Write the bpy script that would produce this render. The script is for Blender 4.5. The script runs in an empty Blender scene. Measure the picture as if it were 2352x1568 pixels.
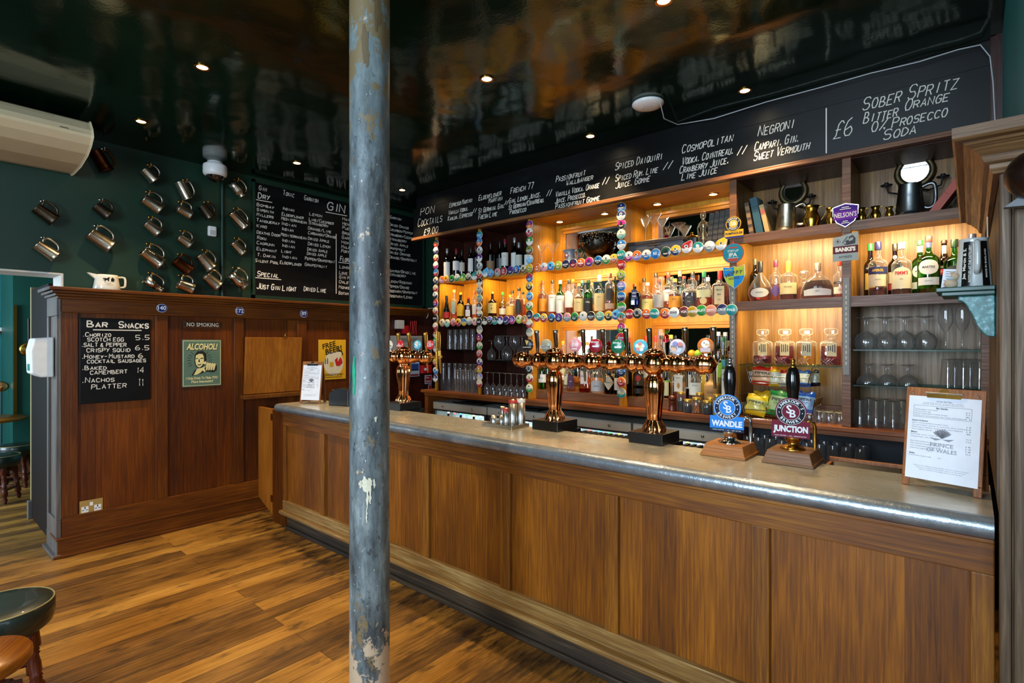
import bpy, math, random
from mathutils import Matrix, Vector
random.seed(7)
R = random.uniform
rad = math.radians
scene = bpy.context.scene
COL = scene.collection

# ------------------------------------------------------------------ camera, world, light, exposure
YAW, FPX, CX, CY, EYE = rad(40.7), 1226.0, 1176.0, 786.0, 1.6
cam_data = bpy.data.cameras.new('camera')
cam_data.sensor_width = 36.0
cam_data.lens = 36.0 * FPX / 2352.0
cam_data.shift_y = (CY - 784.0) / 2352.0
cam_data.clip_start = 0.05
cam = bpy.data.objects.new('camera', cam_data)
COL.objects.link(cam)
cam.location = (0, 0, EYE)
cam.rotation_euler = (rad(90), 0, YAW)
scene.camera = cam

world = bpy.data.worlds.new('sky')
scene.world = world
world.use_nodes = True
wn = world.node_tree
wn.nodes['Background'].inputs[0].default_value = (0.70, 0.84, 1.0, 1)
wn.nodes['Background'].inputs[1].default_value = 1.6

scene.view_settings.view_transform = 'Standard'
scene.view_settings.look = 'None'
scene.view_settings.gamma = 1.0
scene.view_settings.use_curve_mapping = False
scene.view_settings.exposure = 0.35
scene.cycles.use_denoising = True
scene.cycles.max_bounces = 8
scene.cycles.diffuse_bounces = 4
scene.cycles.glossy_bounces = 5
scene.cycles.transparent_max_bounces = 28
scene.cycles.sample_clamp_indirect = 6.0
scene.cycles.caustics_reflective = False
scene.cycles.caustics_refractive = False


def light(name, kind, loc, energy, color, rot=(0, 0, 0), **kw):
    d = bpy.data.lights.new(name, kind)
    d.energy = energy
    d.color = color
    for k, v in kw.items():
        setattr(d, k, v)
    o = bpy.data.objects.new(name, d)
    COL.objects.link(o)
    o.location = loc
    o.rotation_euler = rot
    return o


def area(name, loc, sx, sy, energy, color, rot):
    return light(name, 'AREA', loc, energy, color, rot, shape='RECTANGLE', size=sx, size_y=sy)


DAY = (0.66, 0.83, 1.0)
WARM = (1.0, 0.70, 0.38)
GOLD = (1.0, 0.76, 0.38)
FY = -3.0     # street wall with the windows
# daylight through the street windows (same openings as window_1..4) and the side window
for wx, ww, e in ((-1.1, 1.5, 210), (1.3, 1.5, 70)):
    area('window_daylight', (wx, FY + 0.06, 2.1), ww, 1.9, e, DAY, (rad(90), 0, 0))
area('side_window_daylight', (3.04, 0.3, 1.75), 2.2, 1.7, 22, DAY, (0, rad(90), 0))
area('other_room_daylight', (-7.3, FY + 0.06, 1.8), 2.2, 1.7, 230, DAY, (rad(90), 0, 0))

# ------------------------------------------------------------------ pixel <-> place (2352 x 1568 frame)
S_, C_ = math.sin(YAW), math.cos(YAW)


def atY(px, py, Y):
    t = (px - CX) / FPX
    z = Y / (C_ + S_ * t)
    return Vector((z * (-S_ + C_ * t), Y, EYE + (CY - py) / FPX * z))


def atX(px, py, X):
    t = (px - CX) / FPX
    z = X / (-S_ + C_ * t)
    return Vector((X, z * (C_ + S_ * t), EYE + (CY - py) / FPX * z))


def atZ(px, py, h):
    t = (px - CX) / FPX
    z = FPX * (EYE - h) / (py - CY)
    return Vector((z * (-S_ + C_ * t), z * (C_ + S_ * t), h))


def scaleY(px, Y):           # pixels per metre there
    t = (px - CX) / FPX
    return FPX * (C_ + S_ * t) / Y


def scaleX(px, X):
    t = (px - CX) / FPX
    return FPX * (-S_ + C_ * t) / X


ORD = 'first second third fourth fifth sixth seventh eighth ninth tenth eleventh twelfth thirteenth fourteenth fifteenth sixteenth seventeenth eighteenth nineteenth twentieth'.split()

# ------------------------------------------------------------------ materials


def lin(h):
    if not isinstance(h, str):
        return tuple(h)
    h = h.lstrip('#')
    out = []
    for i in (0, 2, 4):
        c = int(h[i:i + 2], 16) / 255
        out.append(c / 12.92 if c <= 0.04045 else ((c + 0.055) / 1.055) ** 2.4)
    return tuple(out)


def new_mat(name):
    m = bpy.data.materials.new(name)
    m.use_nodes = True
    nt = m.node_tree
    b = nt.nodes['Principled BSDF']
    return m, nt, b


_mc = {}


def flat(h, rough=0.5, metal=0.0, spec=0.5, name=None, emit=0.0, coat=0.0):
    k = (h, rough, metal, spec, emit, coat)
    if k in _mc:
        return _mc[k]
    m, nt, b = new_mat(name or 'paint_%s' % (h if isinstance(h, str) else 'mix'))
    c = lin(h)
    # faint procedural variation so that no surface is dead flat
    n = nt.nodes.new('ShaderNodeTexNoise')
    n.inputs['Scale'].default_value = 18
    n.inputs['Detail'].default_value = 3
    tc = nt.nodes.new('ShaderNodeTexCoord')
    nt.links.new(tc.outputs['Object'], n.inputs['Vector'])
    mx = nt.nodes.new('ShaderNodeMix')
    mx.data_type = 'RGBA'
    mx.inputs[6].default_value = (*[v * 0.88 for v in c], 1)
    mx.inputs[7].default_value = (*[min(1, v * 1.10) for v in c], 1)
    nt.links.new(n.outputs['Fac'], mx.inputs[0])
    nt.links.new(mx.outputs[2], b.inputs['Base Color'])
    b.inputs['Roughness'].default_value = rough
    b.inputs['Metallic'].default_value = metal
    b.inputs['Specular IOR Level'].default_value = spec
    b.inputs['Coat Weight'].default_value = coat
    if emit:
        b.inputs['Emission Color'].default_value = (*c, 1)
        b.inputs['Emission Strength'].default_value = emit
    _mc[k] = m
    return m


def matte(h):
    return flat(h, 0.62, 0.0, 0.15)


def glow(name, c, s):
    m = bpy.data.materials.new(name)
    m.use_nodes = True
    nt = m.node_tree
    nt.nodes.remove(nt.nodes['Principled BSDF'])
    e = nt.nodes.new('ShaderNodeEmission')
    e.inputs[0].default_value = (*c, 1)
    e.inputs[1].default_value = s
    nt.links.new(e.outputs[0], nt.nodes['Material Output'].inputs[0])
    return m


def ramp(nt, fac, stops):
    r = nt.nodes.new('ShaderNodeValToRGB')
    while len(r.color_ramp.elements) < len(stops):
        r.color_ramp.elements.new(0.5)
    for e, (p, c) in zip(r.color_ramp.elements, stops):
        e.position = p
        e.color = (*lin(c), 1)
    nt.links.new(fac, r.inputs[0])
    return r.outputs[0]


def noise(nt, vec, scale, detail=4, rough=0.55, dist=0.0):
    n = nt.nodes.new('ShaderNodeTexNoise')
    n.inputs['Scale'].default_value = scale
    n.inputs['Detail'].default_value = detail
    n.inputs['Roughness'].default_value = rough
    n.inputs['Distortion'].default_value = dist
    nt.links.new(vec, n.inputs['Vector'])
    return n.outputs['Fac']


def mapping(nt, scale, loc=(0, 0, 0), src='Object'):
    tc = nt.nodes.new('ShaderNodeTexCoord')
    mp = nt.nodes.new('ShaderNodeMapping')
    mp.inputs['Scale'].default_value = scale
    mp.inputs['Location'].default_value = loc
    nt.links.new(tc.outputs[src], mp.inputs[0])
    return mp.outputs[0]


def math_node(nt, op, a, b):
    m = nt.nodes.new('ShaderNodeMath')
    m.operation = op
    for i, v in enumerate((a, b)):
        if isinstance(v, (int, float)):
            m.inputs[i].default_value = v
        else:
            nt.links.new(v, m.inputs[i])
    return m.outputs[0]


def mixc(nt, fac, a, b, mode='MIX'):
    m = nt.nodes.new('ShaderNodeMix')
    m.data_type = 'RGBA'
    m.blend_type = mode
    for i, v in ((0, fac), (6, a), (7, b)):
        if isinstance(v, (int, float)):
            m.inputs[i].default_value = v
        elif isinstance(v, (tuple, str)):
            m.inputs[i].default_value = (*lin(v), 1)
        else:
            nt.links.new(v, m.inputs[i])
    return m.outputs[2]


def bump(nt, b, h, strength, dist=0.01):
    n = nt.nodes.new('ShaderNodeBump')
    n.inputs['Strength'].default_value = strength
    n.inputs['Distance'].default_value = dist
    nt.links.new(h, n.inputs['Height'])
    nt.links.new(n.outputs[0], b.inputs['Normal'])


def wood(name, dark, mid, light_, axis='z', grain=1.0, rough=0.38, strips=0.0, coat=0.04):
    """Varnished oak: long noise streaks down the grain, broad cloudy tone, optional staves."""
    m, nt, b = new_mat(name)
    sc = {'x': (1.6, 46, 46), 'y': (46, 1.6, 46), 'z': (46, 46, 1.6)}[axis]
    v = mapping(nt, tuple(s * grain for s in sc))
    fine = noise(nt, v, 2.2, 6, 0.62, 0.4)
    v2 = mapping(nt, {'x': (.9, 3, 3), 'y': (3, .9, 3), 'z': (3, 3, .9)}[axis], (3.1, 1.7, 0.4))
    broad = noise(nt, v2, 1.3, 3, 0.5)
    f = math_node(nt, 'ADD', math_node(nt, 'MULTIPLY', fine, 0.62), math_node(nt, 'MULTIPLY', broad, 0.38))
    if strips:
        v3 = mapping(nt, {'x': (0, 1 / strips, 1 / strips), 'y': (1 / strips, 0, 1 / strips), 'z': (1 / strips, 1 / strips, 0)}[axis])
        vo = nt.nodes.new('ShaderNodeTexWhiteNoise')
        fl = nt.nodes.new('ShaderNodeVectorMath')
        fl.operation = 'FLOOR'
        nt.links.new(v3, fl.inputs[0])
        nt.links.new(fl.outputs[0], vo.inputs['Vector'])
        f = math_node(nt, 'ADD', f, math_node(nt, 'MULTIPLY', math_node(nt, 'SUBTRACT', vo.outputs['Value'], 0.5), 0.14))
    c = ramp(nt, f, ((0.30, dark), (0.5, mid), (0.70, light_)))
    nt.links.new(c, b.inputs['Base Color'])
    b.inputs['Coat Weight'].default_value = coat
    b.inputs['Coat Roughness'].default_value = 0.25
    b.inputs['Specular IOR Level'].default_value = 0.35
    nt.links.new(ramp(nt, fine, ((0.3, (rough + .12,) * 3), (0.7, (rough - .05,) * 3))), b.inputs['Roughness'])
    bump(nt, b, fine, 0.12, 0.004)
    return m


W_BAR_PANEL = wood('oak_bar_panel', '#3b1b05', '#6f3d08', '#9c5e14', 'z', 1.0, 0.42, 0.16)
W_BAR_RAIL = wood('oak_bar_rail', '#3b1d07', '#6b3b0d', '#95601c', 'x', 1.0, 0.40)
W_BAR_STILE = wood('oak_bar_stile', '#3f2008', '#6e3f0e', '#99631f', 'z', 1.2, 0.40)
W_BAR_WORN = wood('oak_bar_worn_ledge', '#4f3419', '#82602f', '#b39a66', 'x', 1.0, 0.55, 0, 0.0)
W_PLINTH = wood('plinth_scuffed', '#18130e', '#33271b', '#5c4a35', 'x', 0.7, 0.6, 0, 0.0)
W_PAN = wood('panelling_mahogany', '#280f03', '#542605', '#793f0c', 'z', 0.8, 0.34, 0.22)
W_PAN_RAIL = wood('panelling_rail', '#2b1203', '#572b06', '#7d4610', 'y', 1.0, 0.34)
W_PAN_STILE = wood('panelling_stile', '#2b1203', '#532806', '#76410e', 'z', 1.0, 0.34)
W_PAN_END = wood('panelling_end_cool_light', '#3a3431', '#5d544e', '#80766e', 'z', 1.0, 0.45)  # grey tone stands in for cool light on the end face
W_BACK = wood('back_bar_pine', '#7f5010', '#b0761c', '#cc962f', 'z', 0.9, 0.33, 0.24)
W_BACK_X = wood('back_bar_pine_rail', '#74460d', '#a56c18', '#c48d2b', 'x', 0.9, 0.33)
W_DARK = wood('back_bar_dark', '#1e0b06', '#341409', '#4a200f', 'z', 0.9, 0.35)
W_SHELF = wood('back_bar_shelf', '#452715', '#6d4426', '#8f6238', 'x', 1.0, 0.42)
W_COUNTER = wood('back_counter', '#4c230d', '#7b421a', '#a0602b', 'x', 1.0, 0.36)
W_DARKPANEL = wood('dark_wall_panel', '#1d0a06', '#33120a', '#48200f', 'z', 0.8, 0.3)
W_POST = wood('screen_post', '#23170d', '#55422e', '#8a7358', 'z', 0.8, 0.5)
W_POST_X = wood('screen_cornice', '#2e1e10', '#5c4126', '#8a6c48', 'x', 1.2, 0.42)
W_STOOL = wood('stool_leg', '#2a0f07', '#4a1c0c', '#6b3114', 'z', 1.6, 0.28)
W_BLOCK = wood('pump_block', '#6c3c17', '#9a5f28', '#c08744', 'x', 2.0, 0.4)
W_FLAP = wood('oak_flap', '#6b3c0f', '#985a19', '#b87b2c', 'z', 0.9, 0.3)
W_CLIP = wood('clipboard_wood', '#5b3216', '#875026', '#a96d3a', 'z', 1.6, 0.42)
W_TABLE = wood('table_top', '#5e320a', '#8f5514', '#b57c26', 'y', 1.2, 0.25)
W_GOLD = wood('mirror_frame', '#80490d', '#b06c18', '#d08e2c', 'x', 1.4, 0.33)

M_BRASS = flat('#b98a3c', 0.25, 1.0, name='brass')
M_CHROME = flat('#c9c9c9', 0.10, 1.0, name='chrome')
M_STEEL = flat('#b8b6b0', 0.30, 1.0, name='steel')
M_BLACK = flat('#0b0b0c', 0.32, name='black_plastic')
M_WHITE = flat('#e6e6e2', 0.4, name='white_plastic')
M_PAPER = flat('#e2e6ee', 0.8, name='paper')
M_INK = flat('#3a3d46', 0.8, name='ink')
M_CHALKBOARD = None
M_CHALK = flat('#dcd8cc', 0.9, name='chalk')


def copper():
    m, nt, b = new_mat('polished_copper')
    v = mapping(nt, (1, 1, 1))
    n = noise(nt, v, 9, 3)
    nt.links.new(ramp(nt, n, ((0.3, '#d98b55'), (0.7, '#f0a871'))), b.inputs['Base Color'])
    b.inputs['Metallic'].default_value = 1
    b.inputs['Roughness'].default_value = 0.09
    return m


def zinc():
    m, nt, b = new_mat('worn_zinc')
    v = mapping(nt, (1, 2.0, 1))
    big = noise(nt, v, 3.0, 5, 0.65)
    fine = noise(nt, mapping(nt, (6, 40, 6)), 2.0, 4, 0.6)
    nt.links.new(ramp(nt, big, ((0.28, '#9d9a88'), (0.5, '#b8b5a3'), (0.72, '#d1cebf'))), b.inputs['Base Color'])
    b.inputs['Metallic'].default_value = 0.5
    nt.links.new(ramp(nt, big, ((0.3, (.36,) * 3), (0.7, (.20,) * 3))), b.inputs['Roughness'])
    bump(nt, b, math_node(nt, 'ADD', math_node(nt, 'MULTIPLY', fine, .25), big), 0.12, 0.006)
    return m


def zinc_nosing():
    m, nt, b = new_mat('zinc_nosing')
    v = mapping(nt, (3, 3, 3))
    big = noise(nt, v, 3.0, 5, 0.65)
    nt.links.new(ramp(nt, big, ((0.28, '#6f767c'), (0.6, '#98a2a9'), (0.8, '#b6bec4'))), b.inputs['Base Color'])
    b.inputs['Metallic'].default_value = 0.7
    nt.links.new(ramp(nt, big, ((0.3, (.42,) * 3), (0.7, (.22,) * 3))), b.inputs['Roughness'])
    bump(nt, b, big, 0.35, 0.012)
    return m


def pewter(name, a, c, rough=0.3):
    m, nt, b = new_mat(name)
    n = noise(nt, mapping(nt, (1, 1, 1)), 22, 5, 0.6)
    nt.links.new(ramp(nt, n, ((0.3, a), (0.7, c))), b.inputs['Base Color'])
    b.inputs['Metallic'].default_value = 1
    nt.links.new(ramp(nt, n, ((0.3, (rough + .1,) * 3), (0.7, (rough - .06,) * 3))), b.inputs['Roughness'])
    return m


def glass(name, tint=(0.96, 0.97, 0.96), edge=(0.45, 0.47, 0.46), refl=0.75, rough=0.02, edge_scatter=0.0, base=0.07):
    m = bpy.data.materials.new(name)
    m.use_nodes = True
    nt = m.node_tree
    nt.nodes.remove(nt.nodes['Principled BSDF'])
    lw = nt.nodes.new('ShaderNodeLayerWeight')
    lw.inputs[0].default_value = 0.5
    p3 = math_node(nt, 'POWER', lw.outputs['Facing'], 2.6)
    tr = nt.nodes.new('ShaderNodeBsdfTransparent')
    nt.links.new(mixc(nt, p3, tuple(lin(tint)), tuple(lin(edge))), tr.inputs[0])
    gl = nt.nodes.new('ShaderNodeBsdfGlossy')
    gl.inputs['Roughness'].default_value = rough
    n = noise(nt, mapping(nt, (1, 1, 1)), 12, 2)
    bn = nt.nodes.new('ShaderNodeBump')
    bn.inputs['Strength'].default_value = 0.05
    bn.inputs['Distance'].default_value = 0.004
    nt.links.new(n, bn.inputs['Height'])
    nt.links.new(bn.outputs[0], gl.inputs['Normal'])
    fac = math_node(nt, 'ADD', math_node(nt, 'MULTIPLY', math_node(nt, 'POWER', lw.outputs['Facing'], 3.0), refl), base)
    mx = nt.nodes.new('ShaderNodeMixShader')
    nt.links.new(fac, mx.inputs[0])
    nt.links.new(tr.outputs[0], mx.inputs[1])
    nt.links.new(gl.outputs[0], mx.inputs[2])
    out = mx
    if edge_scatter:      # white scatter added towards the edges, standing in for refracted light
        df = nt.nodes.new('ShaderNodeBsdfTranslucent')
        df.inputs[0].default_value = (.9, .9, .88, 1)
        d2 = nt.nodes.new('ShaderNodeBsdfDiffuse')
        d2.inputs[0].default_value = (.9, .9, .88, 1)
        ad = nt.nodes.new('ShaderNodeMixShader')
        nt.links.new(df.outputs[0], ad.inputs[1])
        nt.links.new(d2.outputs[0], ad.inputs[2])
        out = nt.nodes.new('ShaderNodeMixShader')
        nt.links.new(math_node(nt, 'ADD', math_node(nt, 'MULTIPLY', math_node(nt, 'POWER', lw.outputs['Facing'], 4.0), edge_scatter), edge_scatter * .06), out.inputs[0])
        nt.links.new(mx.outputs[0], out.inputs[1])
        nt.links.new(ad.outputs[0], out.inputs[2])
    nt.links.new(out.outputs[0], nt.nodes['Material Output'].inputs[0])
    return m


M_COPPER = copper()
M_ZINC = zinc()
M_NOSE = zinc_nosing()
M_PEWTER = pewter('pewter', '#8a8172', '#b5aa95', 0.30)
M_PEWTER_DARK = pewter('pewter_tarnished', '#3a322a', '#5c4f40', 0.36)
M_PEWTER_BRIGHT = pewter('pewter_bright', '#a39b8b', '#d8d0be', 0.18)
M_PEWTER_BROWN = pewter('copper_tarnished', '#3a1e10', '#5b331b', 0.36)
M_PEWTER_GREY = pewter('pewter_grey', '#55585a', '#7b7e7e', 0.34)
M_BRASSPOT = pewter('brass_pot', '#7d5c20', '#b58c3b', 0.22)
M_GLASS = glass('clear_glass', (.97, .975, .97), (.55, .57, .56), 0.9, 0.015, 0.8)
M_AMBERGLASS = glass('amber_glass', (0.97, 0.84, 0.55), (0.75, 0.52, 0.2), 0.5, 0.03, 0.7)
M_SHELFGLASS = glass('shelf_glass', (0.80, 0.92, 0.88), (0.25, 0.5, 0.45), 0.2, 0.22, 0.0, 0.012)
GL = {
    'clear': M_GLASS,
    'green': glass('green_glass', (0.16, 0.55, 0.10), (0.02, 0.12, 0.02)),
    'olive': glass('olive_glass', (0.17, 0.20, 0.05), (0.03, 0.04, 0.01)),
    'dark': glass('dark_glass', (0.025, 0.02, 0.015), (0.004, 0.004, 0.004)),
    'brown': glass('brown_glass', (0.22, 0.07, 0.02), (0.03, 0.01, 0.005)),
    'blue': glass('blue_glass', (0.015, 0.05, 0.28), (0.004, 0.01, 0.06)),
    'pale': glass('pale_glass', (0.80, 0.92, 0.88), (0.35, 0.46, 0.42)),
    'pink': glass('pink_glass', (0.98, 0.74, 0.68), (0.5, 0.25, 0.22)),
    'teal': glass('teal_glass', (0.15, 0.5, 0.52), (0.03, 0.14, 0.16)),
}
LQ = {
    'amber': glass('amber_spirit', (0.80, 0.28, 0.035), (0.38, 0.10, 0.01), 0.3),
    'gold': glass('gold_spirit', (0.92, 0.56, 0.12), (0.55, 0.25, 0.04), 0.3),
    'deep': glass('deep_amber_spirit', (0.36, 0.07, 0.015), (0.12, 0.02, 0.005), 0.3),
    'red': glass('red_spirit', (0.55, 0.035, 0.02), (0.2, 0.01, 0.01), 0.3),
    'pinkred': glass('berry_spirit', (0.62, 0.05, 0.05), (0.25, 0.01, 0.02), 0.3),
    'yellow': glass('yellow_spirit', (0.95, 0.80, 0.30), (0.6, 0.42, 0.1), 0.3),
}


def mirror_mat():
    m, nt, b = new_mat('mirror')
    n = noise(nt, mapping(nt, (1, 1, 1)), 3, 2)
    nt.links.new(ramp(nt, n, ((0.3, (.80, .82, .80)), (0.7, (.88, .89, .87)))), b.inputs['Base Color'])
    b.inputs['Metallic'].default_value = 1
    b.inputs['Roughness'].default_value = 0.015
    return m


M_MIRROR = mirror_mat()


def chalkboard():
    m, nt, b = new_mat('chalkboard')
    n = noise(nt, mapping(nt, (1, 1, 2.5)), 2.2, 6, 0.62, 0.5)
    nt.links.new(ramp(nt, n, ((0.35, '#060707'), (0.55, '#0c0d0f'), (0.75, '#181a1b'))), b.inputs['Base Color'])
    b.inputs['Roughness'].default_value = 0.42
    b.inputs['Specular IOR Level'].default_value = 0.22
    return m


M_CHALKBOARD = chalkboard()


def wall_paint(name, a, c, rough=0.5):
    m, nt, b = new_mat(name)
    n = noise(nt, mapping(nt, (1, 1, 1)), 1.4, 5, 0.6)
    nt.links.new(ramp(nt, n, ((0.3, a), (0.7, c))), b.inputs['Base Color'])
    b.inputs['Roughness'].default_value = rough
    bump(nt, b, noise(nt, mapping(nt, (1, 1, 1)), 140, 2), 0.05, 0.002)
    return m


M_GREEN = wall_paint('dark_green_paint', '#0a271a', '#0f3323', 0.45)
M_TEAL = wall_paint('teal_paint', '#1d6b6e', '#257c7e', 0.5)
M_TEALGREEN = wall_paint('green_paint_other_room', '#0c4338', '#105045', 0.45)
M_PLASTER = wall_paint('pale_plaster', '#b9b4ab', '#cdc9c0', 0.7)
M_CREAM = wall_paint('cream_enamel', '#c8b48c', '#d8c6a2', 0.4)


def ceiling_mat():
    m, nt, b = new_mat('gloss_dark_green_ceiling')
    v = mapping(nt, (1, 1, 1))
    n = noise(nt, v, 1.2, 3, 0.5)
    nt.links.new(ramp(nt, n, ((0.3, '#03140a'), (0.7, '#061d10'))), b.inputs['Base Color'])
    b.inputs['Roughness'].default_value = 0.12
    b.inputs['Specular IOR Level'].default_value = 0.62
    b.inputs['Specular Tint'].default_value = (0.72, 1.0, 0.70, 1)
    w = noise(nt, mapping(nt, (1, 1, 1)), 2.6, 2, 0.4)
    f = noise(nt, mapping(nt, (1, 1, 1)), 60, 2, 0.5)
    bump(nt, b, math_node(nt, 'ADD', w, math_node(nt, 'MULTIPLY', f, 0.025)), 0.20, 0.06)
    return m


def floor_mat():
    m, nt, b = new_mat('oak_floor_boards')
    tc = nt.nodes.new('ShaderNodeTexCoord')
    sep = nt.nodes.new('ShaderNodeSeparateXYZ')
    nt.links.new(tc.outputs['Object'], sep.inputs[0])
    cmb = nt.nodes.new('ShaderNodeCombineXYZ')
    nt.links.new(sep.outputs['Y'], cmb.inputs['X'])
    nt.links.new(sep.outputs['X'], cmb.inputs['Y'])
    br = nt.nodes.new('ShaderNodeTexBrick')
    br.offset = 0.37
    br.inputs['Color1'].default_value = (0.15, 0.15, 0.15, 1)
    br.inputs['Color2'].default_value = (0.85, 0.85, 0.85, 1)
    br.inputs['Mortar'].default_value = (0.0, 0.0, 0.0, 1)
    br.inputs['Scale'].default_value = 1.0
    br.inputs['Mortar Size'].default_value = 0.0011
    br.inputs['Bias'].default_value = 0.0
    br.inputs['Brick Width'].default_value = 2.3
    br.inputs['Row Height'].default_value = 0.128
    nt.links.new(cmb.outputs[0], br.inputs['Vector'])
    fine = noise(nt, mapping(nt, (34, 1.6, 1)), 2.0, 6, 0.6, 0.6)
    cloud = noise(nt, mapping(nt, (2.2, 0.9, 1)), 1.7, 5, 0.62)
    spots = noise(nt, mapping(nt, (9, 3, 1)), 1.4, 5, 0.65)
    tone = math_node(nt, 'MULTIPLY', br.outputs['Color'], 0.30)
    f = math_node(nt, 'ADD', math_node(nt, 'ADD', math_node(nt, 'MULTIPLY', fine, 0.36), math_node(nt, 'MULTIPLY', cloud, 0.34)), tone)
    c = ramp(nt, f, ((0.31, '#2d1e0d'), (0.43, '#654419'), (0.56, '#946827'), (0.73, '#bd9040')))
    c = mixc(nt, ramp(nt, spots, ((0.54, (0, 0, 0)), (0.70, (.8, .8, .8)))), c, '#2a1d10')
    # counter's cast shadow painted into the scuffed boards along the bar
    g = math_node(nt, 'MULTIPLY_ADD', sep.outputs['Y'], 2.2)
    g.node.inputs[2].default_value = -3.95
    bar_shadow = math_node(nt, 'MULTIPLY', ramp(nt, math_node(nt, 'ADD', g, math_node(nt, 'MULTIPLY', cloud, 0.5)), ((0.25, (0, 0, 0)), (0.75, (1, 1, 1)))), ramp(nt, spots, ((0.42, (0, 0, 0)), (0.6, (.85, .85, .85)))))
    c = mixc(nt, bar_shadow, c, '#1f160d')
    c = mixc(nt, br.outputs['Fac'], c, '#150c05')
    nt.links.new(c, b.inputs['Base Color'])
    nt.links.new(ramp(nt, cloud, ((0.3, (.34,) * 3), (0.7, (.50,) * 3))), b.inputs['Roughness'])
    bump(nt, b, math_node(nt, 'SUBTRACT', math_node(nt, 'MULTIPLY', fine, 0.3), br.outputs['Fac']), 0.2, 0.004)
    return m


def pole_mat():
    m, nt, b = new_mat('flaking_pole_paint')
    v = mapping(nt, (1, 1, 0.25))
    drip = noise(nt, v, 14, 8, 0.72)
    v2 = mapping(nt, (1, 1, 0.6))
    flake = noise(nt, v2, 40, 8, 0.75)
    broad = noise(nt, mapping(nt, (1, 1, 0.5), (4, 2, 1)), 2.4, 4, 0.6)
    tc = nt.nodes.new('ShaderNodeTexCoord')
    sep = nt.nodes.new('ShaderNodeSeparateXYZ')
    nt.links.new(tc.outputs['Object'], sep.inputs[0])
    z = sep.outputs['Z']
    f = math_node(nt, 'ADD', math_node(nt, 'MULTIPLY', drip, 0.6), math_node(nt, 'MULTIPLY', broad, 0.4))
    c = ramp(nt, f, ((0.36, '#14171a'), (0.46, '#32383b'), (0.56, '#5f6a6d'), (0.68, '#98a3a3')))
    c = mixc(nt, ramp(nt, flake, ((0.58, (0, 0, 0)), (0.63, (.8, .8, .8)))), c, '#1b1e20')
    c = mixc(nt, ramp(nt, noise(nt, mapping(nt, (1, 1, 1), (7, 3, 9)), 40, 4, 0.7), ((0.66, (0, 0, 0)), (0.70, (1, 1, 1)))), c, '#b3b8b2')
    # bare old layers: tan near the top, cream and pink near the foot
    top = ramp(nt, math_node(nt, 'MULTIPLY', z, 1 / 3.3), ((0.70, (0, 0, 0)), (0.95, (1, 1, 1))))
    peel = ramp(nt, math_node(nt, 'ADD', math_node(nt, 'MULTIPLY', top, 0.16), noise(nt, mapping(nt, (1, 1, .6), (1, 8, 2)), 11, 8, 0.75)), ((0.58, (0, 0, 0)), (0.61, (1, 1, 1))))
    c = mixc(nt, peel, c, '#6f5f42')
    pale = ramp(nt, math_node(nt, 'MULTIPLY', z, 1 / 3.3), ((0.72, (0, 0, 0)), (0.92, (.6, .6, .6))))
    c = mixc(nt, math_node(nt, 'MULTIPLY', pale, math_node(nt, 'SUBTRACT', 1.0, peel)), c, '#8fa09d')
    low = ramp(nt, math_node(nt, 'MULTIPLY', z, 1 / 3.3), ((0.08, (1, 1, 1)), (0.17, (0, 0, 0))))
    c = mixc(nt, ramp(nt, math_node(nt, 'ADD', math_node(nt, 'MULTIPLY', low, 0.28), noise(nt, mapping(nt, (1, 1, 1), (2, 2, 2)), 12, 6, 0.7)), ((0.64, (0, 0, 0)), (0.68, (1, 1, 1)))), c, '#b29d83')
    nt.links.new(c, b.inputs['Base Color'])
    b.inputs['Roughness'].default_value = 0.42
    bump(nt, b, math_node(nt, 'ADD', drip, math_node(nt, 'MULTIPLY', flake, .5)), 0.35, 0.006)
    return m

# ------------------------------------------------------------------ mesh builder
FRONT = Matrix(((1, 0, 0, 0), (0, 0, -1, 0), (0, 1, 0, 0), (0, 0, 0, 1)))      # plane facing -Y: x along +X, y up
WALLX = Matrix(((0, 0, 1, 0), (1, 0, 0, 0), (0, 1, 0, 0), (0, 0, 0, 1)))       # plane facing +X: x along +Y, y up


def T(x, y, z):
    return Matrix.Translation((x, y, z))


def RX(a):
    return Matrix.Rotation(a, 4, 'X')


def RY(a):
    return Matrix.Rotation(a, 4, 'Y')


def RZ(a):
    return Matrix.Rotation(a, 4, 'Z')


_fc = {}


def font_mesh(s, bold=0.0, spacing=1.0, shear=0.0):
    k = (s, bold, spacing, shear)
    if k not in _fc:
        cu = bpy.data.curves.new('lettering_outline', 'FONT')
        cu.body = s
        cu.size = 1.0
        cu.align_x = 'CENTER'
        cu.align_y = 'CENTER'
        cu.offset = bold
        cu.space_character = spacing
        cu.shear = shear
        cu.resolution_u = 2
        o = bpy.data.objects.new('lettering_outline', cu)
        COL.objects.link(o)
        bpy.context.view_layer.update()
        me = bpy.data.meshes.new_from_object(o.evaluated_get(bpy.context.evaluated_depsgraph_get()))
        vs = [tuple(v.co) for v in me.vertices]
        fs = [tuple(p.vertices) for p in me.polygons]
        bpy.data.objects.remove(o)
        bpy.data.curves.remove(cu)
        bpy.data.meshes.remove(me)
        _fc[k] = (vs, fs)
    return _fc[k]


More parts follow.
